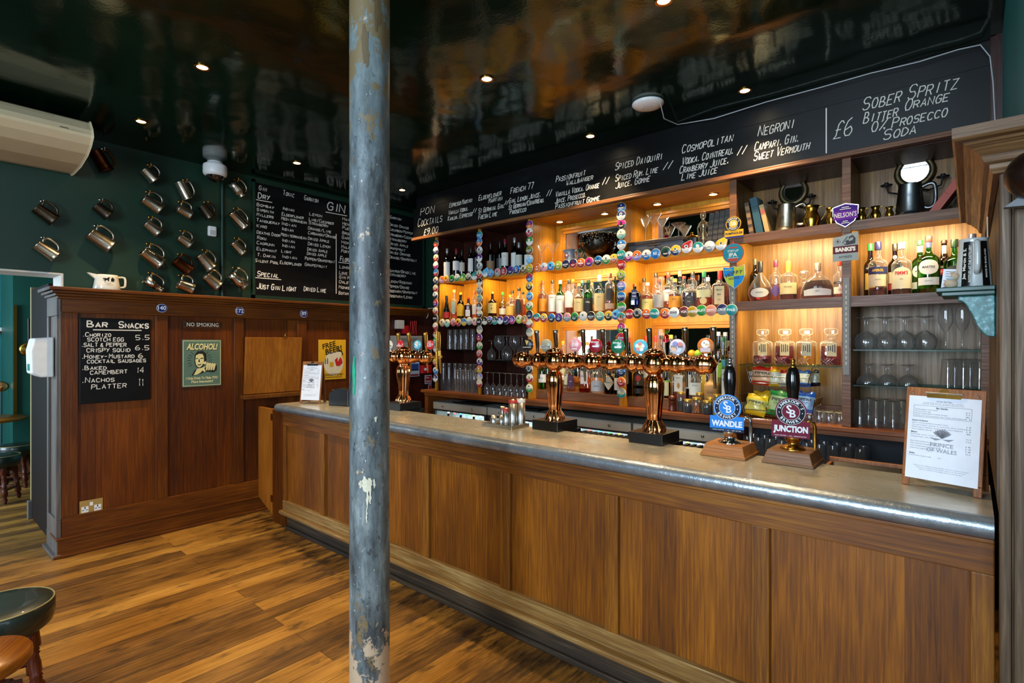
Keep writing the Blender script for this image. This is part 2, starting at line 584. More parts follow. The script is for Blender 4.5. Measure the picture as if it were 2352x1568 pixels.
class MB:
    def __init__(self, *mats):
        self.v, self.f, self.mi, self.sm, self.mats = [], [], [], [], list(mats)

    def m(self, mat):
        if mat is None:
            return 0
        if mat not in self.mats:
            self.mats.append(mat)
        return self.mats.index(mat)

    def add(self, vs, fs, mat=None, smooth=False, M=None):
        b = len(self.v)
        i = self.m(mat)
        for p in vs:
            self.v.append(tuple(M @ Vector(p)) if M is not None else tuple(p))
        for f in fs:
            self.f.append(tuple(b + k for k in f))
            self.mi.append(i)
            self.sm.append(smooth)
        return self

    def box(self, x0, x1, y0, y1, z0, z1, mat=None, M=None):
        vs = [(x, y, z) for z in (z0, z1) for y in (y0, y1) for x in (x0, x1)]
        return self.add(vs, [(0, 2, 3, 1), (4, 5, 7, 6), (0, 1, 5, 4), (2, 6, 7, 3), (0, 4, 6, 2), (1, 3, 7, 5)], mat, False, M)

    def quad(self, w, h, mat=None, M=None, x=0, y=0, z=0):
        return self.add([(x - w / 2, y - h / 2, z), (x + w / 2, y - h / 2, z), (x + w / 2, y + h / 2, z), (x - w / 2, y + h / 2, z)], [(0, 1, 2, 3)], mat, False, M)

    def poly(self, pts, mat=None, M=None, z=0.0):
        return self.add([(p[0], p[1], z) for p in pts], [tuple(range(len(pts)))], mat, False, M)

    def prism(self, pts, d, mat=None, M=None, z=0.0):
        n = len(pts)
        vs = [(p[0], p[1], z) for p in pts] + [(p[0], p[1], z + d) for p in pts]
        fs = [tuple(range(n - 1, -1, -1)), tuple(range(n, 2 * n))] + [(i, (i + 1) % n, n + (i + 1) % n, n + i) for i in range(n)]
        return self.add(vs, fs, mat, False, M)

    def lathe(self, prof, n=20, mat=None, M=None, p=2.0, lobes=0, amp=0.0, sx=1.0, sy=1.0, caps=True, smooth=True):
        """prof rows (radius, z[, squareness[, lobe amplitude]])."""
        vs, fs = [], []
        for row in prof:
            r, z = row[0], row[1]
            pp = row[2] if len(row) > 2 else p
            aa = row[3] if len(row) > 3 else amp
            for i in range(n):
                a = 2 * math.pi * i / n
                c, s = math.cos(a), math.sin(a)
                k = r * (1 if pp == 2 else (abs(c) ** pp + abs(s) ** pp) ** (-1 / pp))
                if lobes:
                    k *= 1 - aa + aa * abs(math.cos(lobes * a / 2))
                vs.append((k * c * sx, k * s * sy, z))
        for j in range(len(prof) - 1):
            for i in range(n):
                k = (i + 1) % n
                fs.append((j * n + i, j * n + k, (j + 1) * n + k, (j + 1) * n + i))
        self.add(vs, fs, mat, smooth, M)
        if caps:
            L = (len(prof) - 1) * n
            if prof[0][0] > 1e-4:
                self.add(vs[:n], [tuple(range(n - 1, -1, -1))], mat, False, M)
            if prof[-1][0] > 1e-4:
                self.add(vs[L:], [tuple(range(n))], mat, False, M)
        return self

    def tube(self, pts, r, mat=None, n=8, M=None, caps=True, flatten=1.0, curve=0):
        pts = [Vector(p) for p in pts]
        rs = list(r) if isinstance(r, (list, tuple)) else [r] * len(pts)
        if curve:      # Catmull-Rom through the given points
            P, Q = [], []
            for i in range(len(pts) - 1):
                a, b_, c, d = pts[max(i - 1, 0)], pts[i], pts[i + 1], pts[min(i + 2, len(pts) - 1)]
                for k in range(curve):
                    t = k / curve
                    P.append(.5 * (2 * b_ + (c - a) * t + (2 * a - 5 * b_ + 4 * c - d) * t * t + (3 * b_ - a - 3 * c + d) * t ** 3))
                    Q.append(rs[i] + (rs[i + 1] - rs[i]) * t)
            pts, rs = P + [pts[-1]], Q + [rs[-1]]
        vs, fs = [], []
        up = Vector((0, 0, 1))
        for i, p in enumerate(pts):
            d = (pts[min(i + 1, len(pts) - 1)] - pts[max(i - 1, 0)]).normalized()
            if i == 0:
                u = d.cross(up if abs(d.dot(up)) < 0.95 else Vector((1, 0, 0))).normalized()
            else:
                u = (u - d * u.dot(d)).normalized()
            w = d.cross(u)
            for k in range(n):
                a = 2 * math.pi * k / n
                vs.append(tuple(p + (u * math.cos(a) + w * math.sin(a) * flatten) * rs[i]))
        for j in range(len(pts) - 1):
            for k in range(n):
                q = (k + 1) % n
                fs.append((j * n + k, j * n + q, (j + 1) * n + q, (j + 1) * n + k))
        self.add(vs, fs, mat, True, M)
        if caps:
            self.add(vs[:n], [tuple(range(n - 1, -1, -1))], mat, False, M)
            self.add(vs[-n:], [tuple(range(n))], mat, False, M)
        return self

    def ball(self, r, mat=None, M=None, sx=1, sy=1, sz=1, n=14):
        k = max(6, n // 2)
        prof = [(r * math.sin(math.pi * i / k), -r * math.cos(math.pi * i / k) * sz) for i in range(k + 1)]
        return self.lathe(prof, n, mat, M, sx=sx, sy=sy, caps=False)

    def disc(self, r, mat=None, M=None, z=0.0, n=24, ry=None):
        return self.poly([(r * math.cos(2 * math.pi * i / n), (ry or r) * math.sin(2 * math.pi * i / n)) for i in range(n)], mat, M, z)

    def text(self, s, h, mat=None, M=None, w=None, bold=0.0, spacing=1.0, shear=0.0, x=0, y=0, z=0.0, bend=None, sq=2.0):
        """Outline lettering, cap height h, squeezed to width w; bend = radius of the cylinder it is wrapped on."""
        vs, fs = font_mesh(s, bold, spacing, shear)
        if not vs:
            return self
        xs = [p[0] for p in vs]
        cx, ww = (max(xs) + min(xs)) / 2, max(xs) - min(xs)
        ky = h / 0.73
        kx = ky if w is None else w / max(ww, 1e-6)
        out = []
        for p in vs:
            X, Y = (p[0] - cx) * kx + x, p[1] * ky + y
            out.append((X, Y, z))
        return self.add(out, fs, mat, False, M)

    def build(self, name, parent=None, off=None, bev=0.0, mats=None):
        off = Vector(off) if off is not None else Vector((0, 0, 0))
        me = bpy.data.meshes.new(name)
        me.from_pydata([tuple(Vector(p) - off) for p in self.v], [], self.f)
        for mt in self.mats:
            me.materials.append(mt)
        me.polygons.foreach_set('material_index', self.mi)
        me.polygons.foreach_set('use_smooth', self.sm)
        me.update()
        o = bpy.data.objects.new(name, me)
        COL.objects.link(o)
        if parent is not None:
            o.parent = parent
        else:
            o.location = off
        if bev:
            md = o.modifiers.new('edge', 'BEVEL')
            md.width = bev
            md.segments = 2
            md.limit_method = 'ANGLE'
        return o


def tag(o, label, cat, group=None, kind=None):
    o['label'] = label
    o['category'] = cat
    if group:
        o['group'] = group
    if kind:
        o['kind'] = kind
    return o


def thing(name, loc, label, cat, group=None, rz=0.0):
    o = bpy.data.objects.new(name, None)
    o.empty_display_size = 0.05
    COL.objects.link(o)
    o.location = loc
    o.rotation_euler = (0, 0, rz)
    return tag(o, label, cat, group)


def struct(mb, name, bev=0.0):
    o = mb.build(name, bev=bev)
    o['kind'] = 'structure'
    return o


def copy_tree(o, parent=None):
    c = o.copy()
    COL.objects.link(c)
    c.parent = parent
    for ch in list(o.children):
        copy_tree(ch, c)
    return c


# ------------------------------------------------------------------ hand-drawn chalk strokes
STROKES = dict(A='002640|1232', B='00062635342303|2342413000', C='4536160402103041', D='00062644422000', E='46060040|0333', F='460600|0333',
               G='45361604021030414323', H='0006|4046|0343', I='2026', J='4641301001', K='0006|460340', L='060040', M='0006234640', N='00064046',
               O='163644423010020416', P='00063645443303', Q='163644423010020416|2240', R='00063645443303|2340', S='453616050413334241301001',
               T='0646|2620', U='060110304146', V='062046', W='0610233046', X='0046|0640', Y='0623|4610', Z='06460040')
STROKES.update({'0': STROKES['O'], '1': '152620', '2': '05163645440040', '3': '05163645443323|334241301001', '4': '30360242',
                '5': '4606033342413000', '6': '36150301103041423302', '7': '064620', '8': '1304051636454433130201103041423313',
                '9': '10314345361605041344', '.': '2021', ',': '2110', '/': '0046', '&': '40141526350201102042', '%': '0046|051606|403141',
                '£': '45362615110040|0333', '-': '0333', "'": '2625', '*': '22233332', '"': '1615|3635', '!': '2622|2120',
                'Ü': STROKES['U'] + '|0717|3747', 'Ö': STROKES['O'] + '|0717|3747'})


def chalk_line(mb, s, M, x0, x1, base, h, wt, slant=0.0, mat=None):
    """One line of capitals (small capitals for lower case) between x0 and x1 on the board plane M."""
    adv = []
    for ch in s:
        adv.append(0.55 if ch in " .,'!1I*" else 0.8 if ch.islower() else 1.0)
    k = (x1 - x0) / (sum(adv) - 0.25)
    x = x0
    for ch, a in zip(s, adv):
        g = STROKES.get(ch.upper())
        if g:
            hh = h * (0.74 if ch.islower() else 1.0) * R(0.94, 1.06)
            gw = k * a * 0.70
            dy = R(-.03, .03) * h
            sl = slant + R(-.05, .05)
            for q, st in enumerate(g.split('|')):
                pts = []
                for i in range(0, len(st), 2):
                    gx, gy = int(st[i]) / 4, int(st[i + 1]) / 6
                    pts.append(Vector((x + gx * gw + gy * hh * sl, base + dy + gy * hh, 0)))
                vs, m_ = [], len(pts)
                for i, p in enumerate(pts):
                    d0 = (p - pts[max(i - 1, 0)]) if i else (pts[1] - p)
                    d1 = (pts[min(i + 1, m_ - 1)] - p) if i < m_ - 1 else d0
                    n0, n1 = Vector((-d0.y, d0.x, 0)).normalized(), Vector((-d1.y, d1.x, 0)).normalized()
                    nn = n0 + n1
                    if nn.length < .5:
                        nn = n0
                    nn.normalize()
                    nn *= wt * .5 / max(.55, nn.dot(n0))
                    z = .0004 * q + 2e-5 * i
                    vs += [(p.x - nn.x, p.y - nn.y, z), (p.x + nn.x, p.y + nn.y, z)]
                mb.add(vs, [(2 * i, 2 * i + 2, 2 * i + 3, 2 * i + 1) for i in range(m_ - 1)], mat, False, M)
        x += k * a


def chalk_rule(mb, M, x0, y0, x1, y1, wt, mat=None):
    p, q = Vector((x0, y0, 0)), Vector((x1, y1, 0))
    d = (q - p).normalized()
    nn = Vector((-d.y, d.x, 0)) * wt / 2
    mb.add([p - nn, q - nn, q + nn, p + nn], [(0, 1, 2, 3)], mat, False, M)


# ------------------------------------------------------------------ the room
XL = -5.35      # mug wall
XP = -5.15      # face of the oak panelling in front of it
CEIL = 3.23
BY = 4.50       # wall behind the back bar
struct(MB(floor_mat()).box(-10.0, 3.1, FY - .1, BY + .1, -0.06, 0), 'floor')
struct(MB(ceiling_mat()).box(XL - .3, 3.1, FY - .1, BY + .1, CEIL, CEIL + .06), 'ceiling')
# mug wall with the doorway to the next room (opening y -0.35 .. 0.87, 2.135 high)
DY0, DY1, DH = -0.62, 0.87, 2.135
mb = MB(M_GREEN)
mb.box(XL - .31, XL, DY1, BY, 0, CEIL).box(XL - .31, XL, FY, DY0, 0, CEIL).box(XL - .31, XL, DY0, DY1, DH, CEIL)
struct(mb, 'wall_left')
mb = MB(M_PLASTER)
mb.box(XL - .312, XL + .004, DY1 - .012, DY1 + .001, 0, DH).box(XL - .312, XL + .004, DY0 + .012, DY1 - .012, DH - .012, DH + .001).box(XL - .312, XL + .004, DY0 - .001, DY0 + .012, 0, DH)
struct(mb, 'trim_1')
# back wall: dark boarding below, green above
struct(MB(M_GREEN).box(XL, 3.1, BY, BY + .1, 0, CEIL), 'wall_back')
mb = MB(W_DARKPANEL)
mb.box(XL, -4.40, BY - .03, BY, 0, 2.02).box(XL, -4.40, BY - .05, BY - .03, 1.96, 2.04)
for i in range(5):
    mb.box(XL + .02 + i * .22, XL + .05 + i * .22, BY - .04, BY - .03, 0, 1.96)
mb.box(XL, -4.40, BY - .045, BY - .03, 1.10, 1.16)
struct(mb, 'trim_2')
# street wall and right wall with their windows
mb = MB(M_GREEN)
wins = [(-8.5, -6.1), (-1.9, -0.3), (0.5, 2.1)]
edges = [-10.0] + [e for w in wins for e in w] + [3.1]
for a, c in zip(edges[0::2], edges[1::2]):
    mb.box(a, c, FY - .12, FY, 0, CEIL)
for a, c in wins:
    mb.box(a, c, FY - .12, FY, 0, .95).box(a, c, FY - .12, FY, 3.05, CEIL)
struct(mb, 'wall_front')
M_PANE = glass('window_pane', (.97, .98, .98), (.8, .85, .85), 0.3)
for i, (a, c) in enumerate(wins):
    fr = MB(M_WHITE)
    for x in (a, c - .06, (a + c) / 2 - .025):
        fr.box(x, x + .06, FY - .10, FY - .03, .95, 3.05)
    for z in (.95, 2.3, 2.99):
        fr.box(a, c, FY - .10, FY - .03, z, z + .06)
    o = struct(fr, 'window_%d' % (i + 1))
    MB(M_PANE).add([(a, FY - .07, .95), (c, FY - .07, .95), (c, FY - .07, 3.05), (a, FY - .07, 3.05)], [(0, 1, 2, 3)]).build('pane', o)
mb = MB(M_TEAL)
mb.box(3.1, 3.2, FY, -0.9, 0, CEIL).box(3.1, 3.2, 1.5, BY, 0, CEIL).box(3.1, 3.2, -.9, 1.5, 0, .9).box(3.1, 3.2, -.9, 1.5, 2.6, CEIL)
struct(mb, 'wall_right')
# the next room seen through the doorway
mb = MB(M_TEALGREEN)
mb.box(-10.0, XL - .31, 1.62, 1.72, 0, 3.0)
struct(mb, 'wall_side_room_back')
struct(MB(M_TEAL).box(-10.1, -10.0, FY, 1.72, 0, 3.0), 'wall_side_room_far')
struct(MB(M_PLASTER).box(-10.0, XL - .3, FY, 1.72, 3.0, 3.06), 'ceiling_side_room')
# dado ledge and white rail in the next room
mb = MB(M_TEAL)
mb.box(-10, -9.96, FY, 1.62, 0, 1.0).box(-10, -9.90, FY, 1.62, 1.72, 1.75, flat('#3d2016', .4)).box(-10, -9.92, FY, 1.62, 1.75, 1.80, M_WHITE)
struct(mb, 'trim_3')
# end of the partition in the next room, with a skirting
struct(MB(flat('#4a2a16', .4)).box(-10.0, XL - .31, 1.59, 1.62, 0, .17), 'baseboard_side_room')

# sky-side greenery seen in the bar mirror
M_LEAF = flat('#4f8f4a', .8, name='leaves')
root = thing('street_tree', (-8.6, -7.2, -0.5), 'leafy green street tree outside the window, seen in the bar mirror', 'tree')
MB(flat('#4b3a2a', .9)).tube([(0, 0, 0), (.05, 0, 1.2), (0, .05, 2.2)], [.16, .12, .09]).build('trunk', root)
lf = MB(M_LEAF)
for i in range(900):
    a, u, rr = R(0, 6.28), R(-1, 1), 1.35 * R(.3, 1) ** .4
    c = Vector((rr * math.cos(a) * math.sqrt(1 - u * u), rr * math.sin(a) * math.sqrt(1 - u * u) * .8, 2.6 + rr * u))
    lf.quad(R(.12, .22), R(.12, .22), None, T(*c) @ RZ(R(0, 6)) @ RX(R(0, 3)))
lf.build('foliage', root)

# ------------------------------------------------------------------ oak panelling on the mug wall
PY0, PY1 = 0.82, BY - .05
root = thing('wall_panelling', (XP, PY0, 0), 'dark oak wall panelling with cornice and skirting under the mug wall', 'panelling')


def part(mb, name, bev=0.0, off=None, parent=None):
    r_ = parent or root
    return mb.build(name, r_, off=off if off is not None else r_.location, bev=bev)


stiles = [(.822, .925), (1.434, 1.526), (2.061, 2.146), (2.669, 2.771), (3.32, 3.41), (3.93, 4.02), (4.38, PY1)]
part(MB(W_PAN).box(XL, XP - .026, PY0 + .01, PY1, .15, 1.95), 'panel')
for a, c in stiles:
    part(MB(W_PAN_STILE).box(XP - .022, XP, a, c, .29, 1.825), 'stile', .004)
part(MB(W_PAN_RAIL).box(XP - .022, XP, PY0, PY1, 1.825, 1.94), 'top_rail', .004)
part(MB(W_PAN_RAIL).box(XP - .022, XP, PY0, PY1, .14, .29), 'bottom_rail', .004)
sk = MB(W_PAN_RAIL).box(XL, XP + .022, PY0 - .02, PY1, 0, .14).box(XL, XP + .045, PY0 - .045, PY1, 0, .022).box(XL, XP + .03, PY0 - .03, PY1, .128, .142)
part(sk, 'skirting', .005)
co = MB(W_PAN_RAIL)
for dx, z0, z1 in ((.02, 1.925, 1.945), (.035, 1.945, 1.965), (.055, 1.965, 1.985), (.075, 1.985, 2.012)):
    co.box(XL, XP + dx, PY0 - dx, PY1, z0, z1)
part(co, 'cornice', .006)
en = MB(W_PAN_END)
en.box(XL - .17, XP, PY0 - .004, PY0 + .012, .14, 1.93)
for a, c in ((XL - .17, XL - .12), (XP - .055, XP - .002)):
    en.box(a, c, PY0 - .022, PY0, .27, 1.80)
en.box(XL - .17, XP - .002, PY0 - .022, PY0, .14, .27).box(XL - .17, XP - .002, PY0 - .022, PY0, 1.80, 1.93)
for dx, z0, z1 in ((.02, 1.925, 1.945), (.035, 1.945, 1.965), (.055, 1.965, 1.985), (.075, 1.985, 2.010)):
    en.box(XL - .17, XP + dx - .002, PY0 - dx - .002, PY0, z0, z1)
en.box(XL - .17, XP + .02, PY0 - .024, PY0, 0, .14).box(XL - .17, XP + .04, PY0 - .05, PY0, 0, .023)
part(MB(W_DARKPANEL).box(XP - .03, XP + .004, 3.78, PY1, .15, 1.92), 'dark_panel')
o = part(en, 'end_panel', .004)
o['label'] = 'end panel with cool light painted in as grey'

# open door leaf in the next room
root = thing('room_door', (XL - .31, .85, 0), 'dark brown open door leaf folded back beyond the doorway', 'door')
MB(matte('#140906')).box(-.80, -.02, -.02, .02, .01, 2.08).build('leaf', root, bev=.003)
o = MB(flat('#9b8a5e', .5)).box(-.845, -.802, -.024, .024, .17, 2.1).build('edge_strip', root)
MB(flat('#57524c', .6)).box(-.87, -.80, -.045, .03, 0, .16).build('foot_block', root, bev=.004)

# ------------------------------------------------------------------ iron pole
PX_, PY_ = -1.835, 1.255
mb = MB(pole_mat())
mb.lathe([(.079, 0), (.079, .5), (.0785, 1.2), (.0785, 2.4), (.079, CEIL)], 48)
o = mb.build('iron_pole', off=(0, 0, 0))
o.location = (PX_, PY_, 0)
pm = MB()
toc = math.atan2(-PY_, -PX_)                 # side facing the drinkers
for c, da, z, hh, ww, k in (('#1f9a6e', 48, 1.47, .15, .020, 1), ('#c9c6ae', 10, 1.06, .05, .026, 3), ('#c9c6ae', 2, 1.02, .09, .010, 2), ('#b9b39c', 26, 1.05, .03, .014, 1), ('#c4c2b0', -16, 1.30, .02, .012, 1), ('#c4c2b0', 8, .93, .06, .006, 1),
                            ('#c9c6ae', -12, 1.05, .035, .012, 1), ('#5a4a30', 12, 2.75, .14, .018, 3), ('#5a4a30', -22, 2.95, .22, .016, 3), ('#5a4a30', 20, 3.05, .16, .014, 2), ('#6a5434', -5, 2.98, .1, .012, 2)):
    for j in range(k):
        z0, a0 = z + R(-.03, .03) * (k > 1), rad(da + R(-9, 9) * (k > 1)) * -1 + toc
        vs = []
        for i in range(9):
            u = i / 8
            w_ = ww * (.35 + .65 * math.sin(math.pi * min(1, u * .92 + .06))) * R(.5, 1.15) / .079 / 2
            a_ = a0 + R(-.02, .02)
            for s_ in (-1, 1):
                vs.append((.0802 * math.cos(a_ + s_ * w_), .0802 * math.sin(a_ + s_ * w_), z0 + (u - .5) * hh))
        pm.add(vs, [(2 * i, 2 * i + 1, 2 * i + 3, 2 * i + 2) for i in range(8)], flat(c, .6))
pm.build('paint_stain', o)
tag(o, 'round iron pole with flaking grey-blue paint standing in front of the bar', 'pole')

# ------------------------------------------------------------------ bar front
BF = 2.20
X0, X1 = -4.49, 0.055
root = thing('bar_counter', (X0, BF, 0), 'long oak-panelled bar front with worn ledge and dark plinth', 'bar')
pan = [(-4.448, -3.893), (-3.821, -3.27), (-3.20, -2.653), (-2.581, -1.978), (-1.908, -1.313), (-1.243, -.655), (-.588, -.002)]
for a, c in pan:
    part(MB(W_BAR_PANEL).box(a - .01, c + .01, BF + .020, BF + .034, .23, .90), 'panel')
sts = [(X0, pan[0][0])] + [(pan[i][1], pan[i + 1][0]) for i in range(6)] + [(pan[6][1], X1)]
for a, c in sts:
    part(MB(W_BAR_STILE).box(a, c, BF - .004, BF + .03, .24, .887), 'stile', .004)
part(MB(W_BAR_RAIL).box(X0, X1, BF - .006, BF + .03, .886, .998).box(X0, X1, BF - .02, BF, .985, 1.0), 'top_rail', .004)
part(MB(W_BAR_WORN).box(X0, X1, BF - .008, BF + .03, .165, .245), 'bottom_rail', .005)
part(MB(W_BAR_WORN).box(X0, X1, BF - .045, BF + .03, .138, .168), 'ledge', .01)
part(MB(W_PLINTH).box(X0 + .03, X1, BF + .02, BF + .05, 0, .14).box(X0 + .03, X1, BF - .0, BF + .02, 0, .03), 'plinth', .004)
part(MB(W_PAN_STILE).box(X0, X0 + .03, BF + .03, 2.56, 0, 1.0), 'end_panel')
part(MB(W_DARK).box(X0 + .03, X1, 2.52, 2.56, 0, 1.0).box(X0 + .03, X1, BF + .03, 2.52, .96, .99), 'carcass')

# zinc worktop with a rounded nosing
CT = 1.07
root = thing('zinc_worktop', (X0, BF, CT), 'long zinc bar top with rounded front nosing', 'worktop')
prof = [(2.72, CT - .035), (2.72, CT), (2.19, CT)]
nose = []
for i in range(11):
    a = math.pi / 2 + math.pi * i / 10
    nose.append((2.182 + .034 * math.cos(a), CT - .034 + .034 * math.sin(a)))


def extrude_x(prof, x0, x1, mat, smooth=True, segs=1):
    mb = MB(mat)
    n = len(prof)
    vs = []
    for k in range(segs + 1):
        x = x0 + (x1 - x0) * k / segs
        vs += [(x, p[0], p[1]) for p in prof]
    fs = [(k * n + i, k * n + i + 1, (k + 1) * n + i + 1, (k + 1) * n + i) for k in range(segs) for i in range(n - 1)]
    mb.add(vs, fs, None, smooth)
    mb.add([(x0, p[0], p[1]) for p in prof], [tuple(range(n))])
    mb.add([(x1, p[0], p[1]) for p in prof], [tuple(range(n - 1, -1, -1))])
    return mb


part(MB(M_ZINC).prism([(X0 - .06, 2.185), (X1 - .002, 2.185), (X1 - .002, 2.66), (-1.3, 2.64), (X0 - .06, 2.585)], .05, None, T(0, 0, CT - .05)), 'top_sheet')
XE = X0 - .06
part(extrude_x(nose + [(2.19, CT - .068), (2.19, CT)], XE, X1 - .002, M_NOSE), 'nosing')
part(MB(flat('#8a8473', .45, .8)).box(-2.35, -2.345, 2.19, 2.60, CT, CT + .0006), 'seam')
part(MB(W_PAN_RAIL).box(XE - .06, XE, 2.19, 2.57, CT - .06, CT - .012), 'end_cheek', .01)
# black service ledge behind the zinc
root = thing('service_ledge', (-1.4, 2.645, 0), 'black rubber-topped service ledge along the back of the bar', 'ledge')
part(MB(M_BLACK).box(-1.83, -1.02, 2.645, 2.80, 1.01, 1.042), 'ledge_board')
part(MB(W_DARK).box(-1.83, -1.02, 2.645, 2.67, .0, 1.01), 'apron')
for fx in (-3.43, -1.94, -1.285):
    part(MB(M_BLACK).box(fx - .105, fx + .105, 2.646, 2.79, 1.043, 1.0695), 'font_base_board')
for i, (xa, xb) in enumerate(((-1.81, -1.40), (-1.165, -1.03))):
    mb = MB(flat('#0f0f10', .6))
    mb.box(xa, xb, 2.65, 2.795, 1.0425, 1.05)
    for k in range(int((xb - xa) / .035)):
        mb.box(xa + .008 + k * .035, xa + .028 + k * .035, 2.66, 2.715, 1.05, 1.06).box(xa + .008 + k * .035, xa + .028 + k * .035, 2.73, 2.785, 1.05, 1.06)
    o = mb.build('bar_mat', off=((xa + xb) / 2, 2.72, 1.0425))
    tag(o, ('black ribbed rubber bar mat between two copper beer fonts', 'short black ribbed rubber bar mat beside the blue pump clip')[i], 'bar mat')

# ------------------------------------------------------------------ hatch: post, low door, lifted flap
root = thing('hatch_door', (-4.74, 2.25, 0), 'low oak hatch door closing the gap at the end of the bar', 'door')
ps = [(-5.06, .16), (-4.76, .04), (-4.76, 1.0), (-5.06, 1.0)]
part(MB(W_FLAP).prism(ps, .022, None, T(0, 2.262, 0) @ FRONT), 'leaf', .002)
part(MB(W_PAN_STILE).box(-4.745, -4.50, 2.225, 2.29, .0, 1.0), 'hinge_post', .003)
for z in (.93, .20):
    part(MB(M_BRASS).box(-4.775, -4.735, 2.2225, 2.2255, z - .03, z + .03), 'hinge')
root = thing('counter_flap', (-5.08, 2.4, 1.1), 'lifted oak counter flap leaning on the wall panelling', 'counter flap')
Mf = T(-5.10, 2.39, 1.12) @ RY(rad(4)) @ WALLX
part(MB(W_FLAP).box(-.27, .27, 0, .53, 0, .026, None, Mf), 'flap_board', .003)
part(MB(W_BAR_STILE).box(-5.13, -5.03, 2.10, 2.66, 1.075, 1.112), 'hinge_rail', .004)
part(MB(M_BRASS).box(-.02, .02, .53, .545, -.004, .03, None, Mf @ T(.10, 0, 0)).tube([(.1, .54, .015), (.1, .565, .018), (.12, .575, .018)], .004, None, 8, Mf), 'catch')

# ------------------------------------------------------------------ back bar: six bays
BX = [-4.421, -3.767, -3.118, -2.162, -1.272, -.587, .071]
Y0, Y1, TOP = 3.88, 4.27, 2.765
CB = 1.075
SH1 = (2.242, 2.276)
SH2 = (1.81, 1.85)
SHR1 = (2.29, 2.35)
SHR2 = (1.82, 1.885)
bay_label = ['back bar bay nearest the fire alarm, with tall glasses below dark wine bottles',
             'back bar bay holding balloon glasses and inverted wine glasses',
             'mirrored back bar bay with the big dark punch bowl on top',
             'mirrored back bar bay with the grey metal box on top',
             'back bar bay with brandy bottles, four decanters and crisp baskets',
             'back bar bay with vermouth bottles above upside-down wine glasses']
W_OAK = wood('back_bar_oak', '#4a2e10', '#76511d', '#98702f', 'z', 0.7, 0.36)
M_LED = glow('warm_led', (1.0, 0.78, 0.45), 14)


def frame(mb, x0, x1, z0, z1, w, y, d):
    """moulded picture-style frame facing -Y"""
    for a, c, e, f in ((x0, x1, z1 - w, z1), (x0, x1, z0, z0 + w), (x0, x0 + w, z0 + w, z1 - w), (x1 - w, x1, z0 + w, z1 - w)):
        mb.box(a, c, y - d, y, e, f)
    k = w * .45
    for a, c, e, f in ((x0, x1, z1 - k, z1), (x0, x1, z0, z0 + k), (x0, x0 + k, z0 + k, z1 - k), (x1 - k, x1, z0 + k, z1 - k)):
        mb.box(a, c, y - d * 1.7, y - d, e, f)


def shelf_lamp(x0, x1, y, z, e, lab):
    """LED strip fixed behind a shelf's front lip, aimed back at the panel"""
    mb = MB(M_LED).box(x0, x1, y - .005, y + .005, z - .006, z - .001)
    mb.box(x0 - .01, x1 + .01, y - .008, y + .008, z - .001, z + .001, M_STEEL)
    o = mb.build('shelf_light', off=((x0 + x1) / 2, y, z))
    tag(o, lab, 'light', 'warm strip lights under the shelves')
    area('shelf_light_glow', ((x0 + x1) / 2, y + .006, z - .009), x1 - x0, .02, e, GOLD, (rad(38), 0, 0))


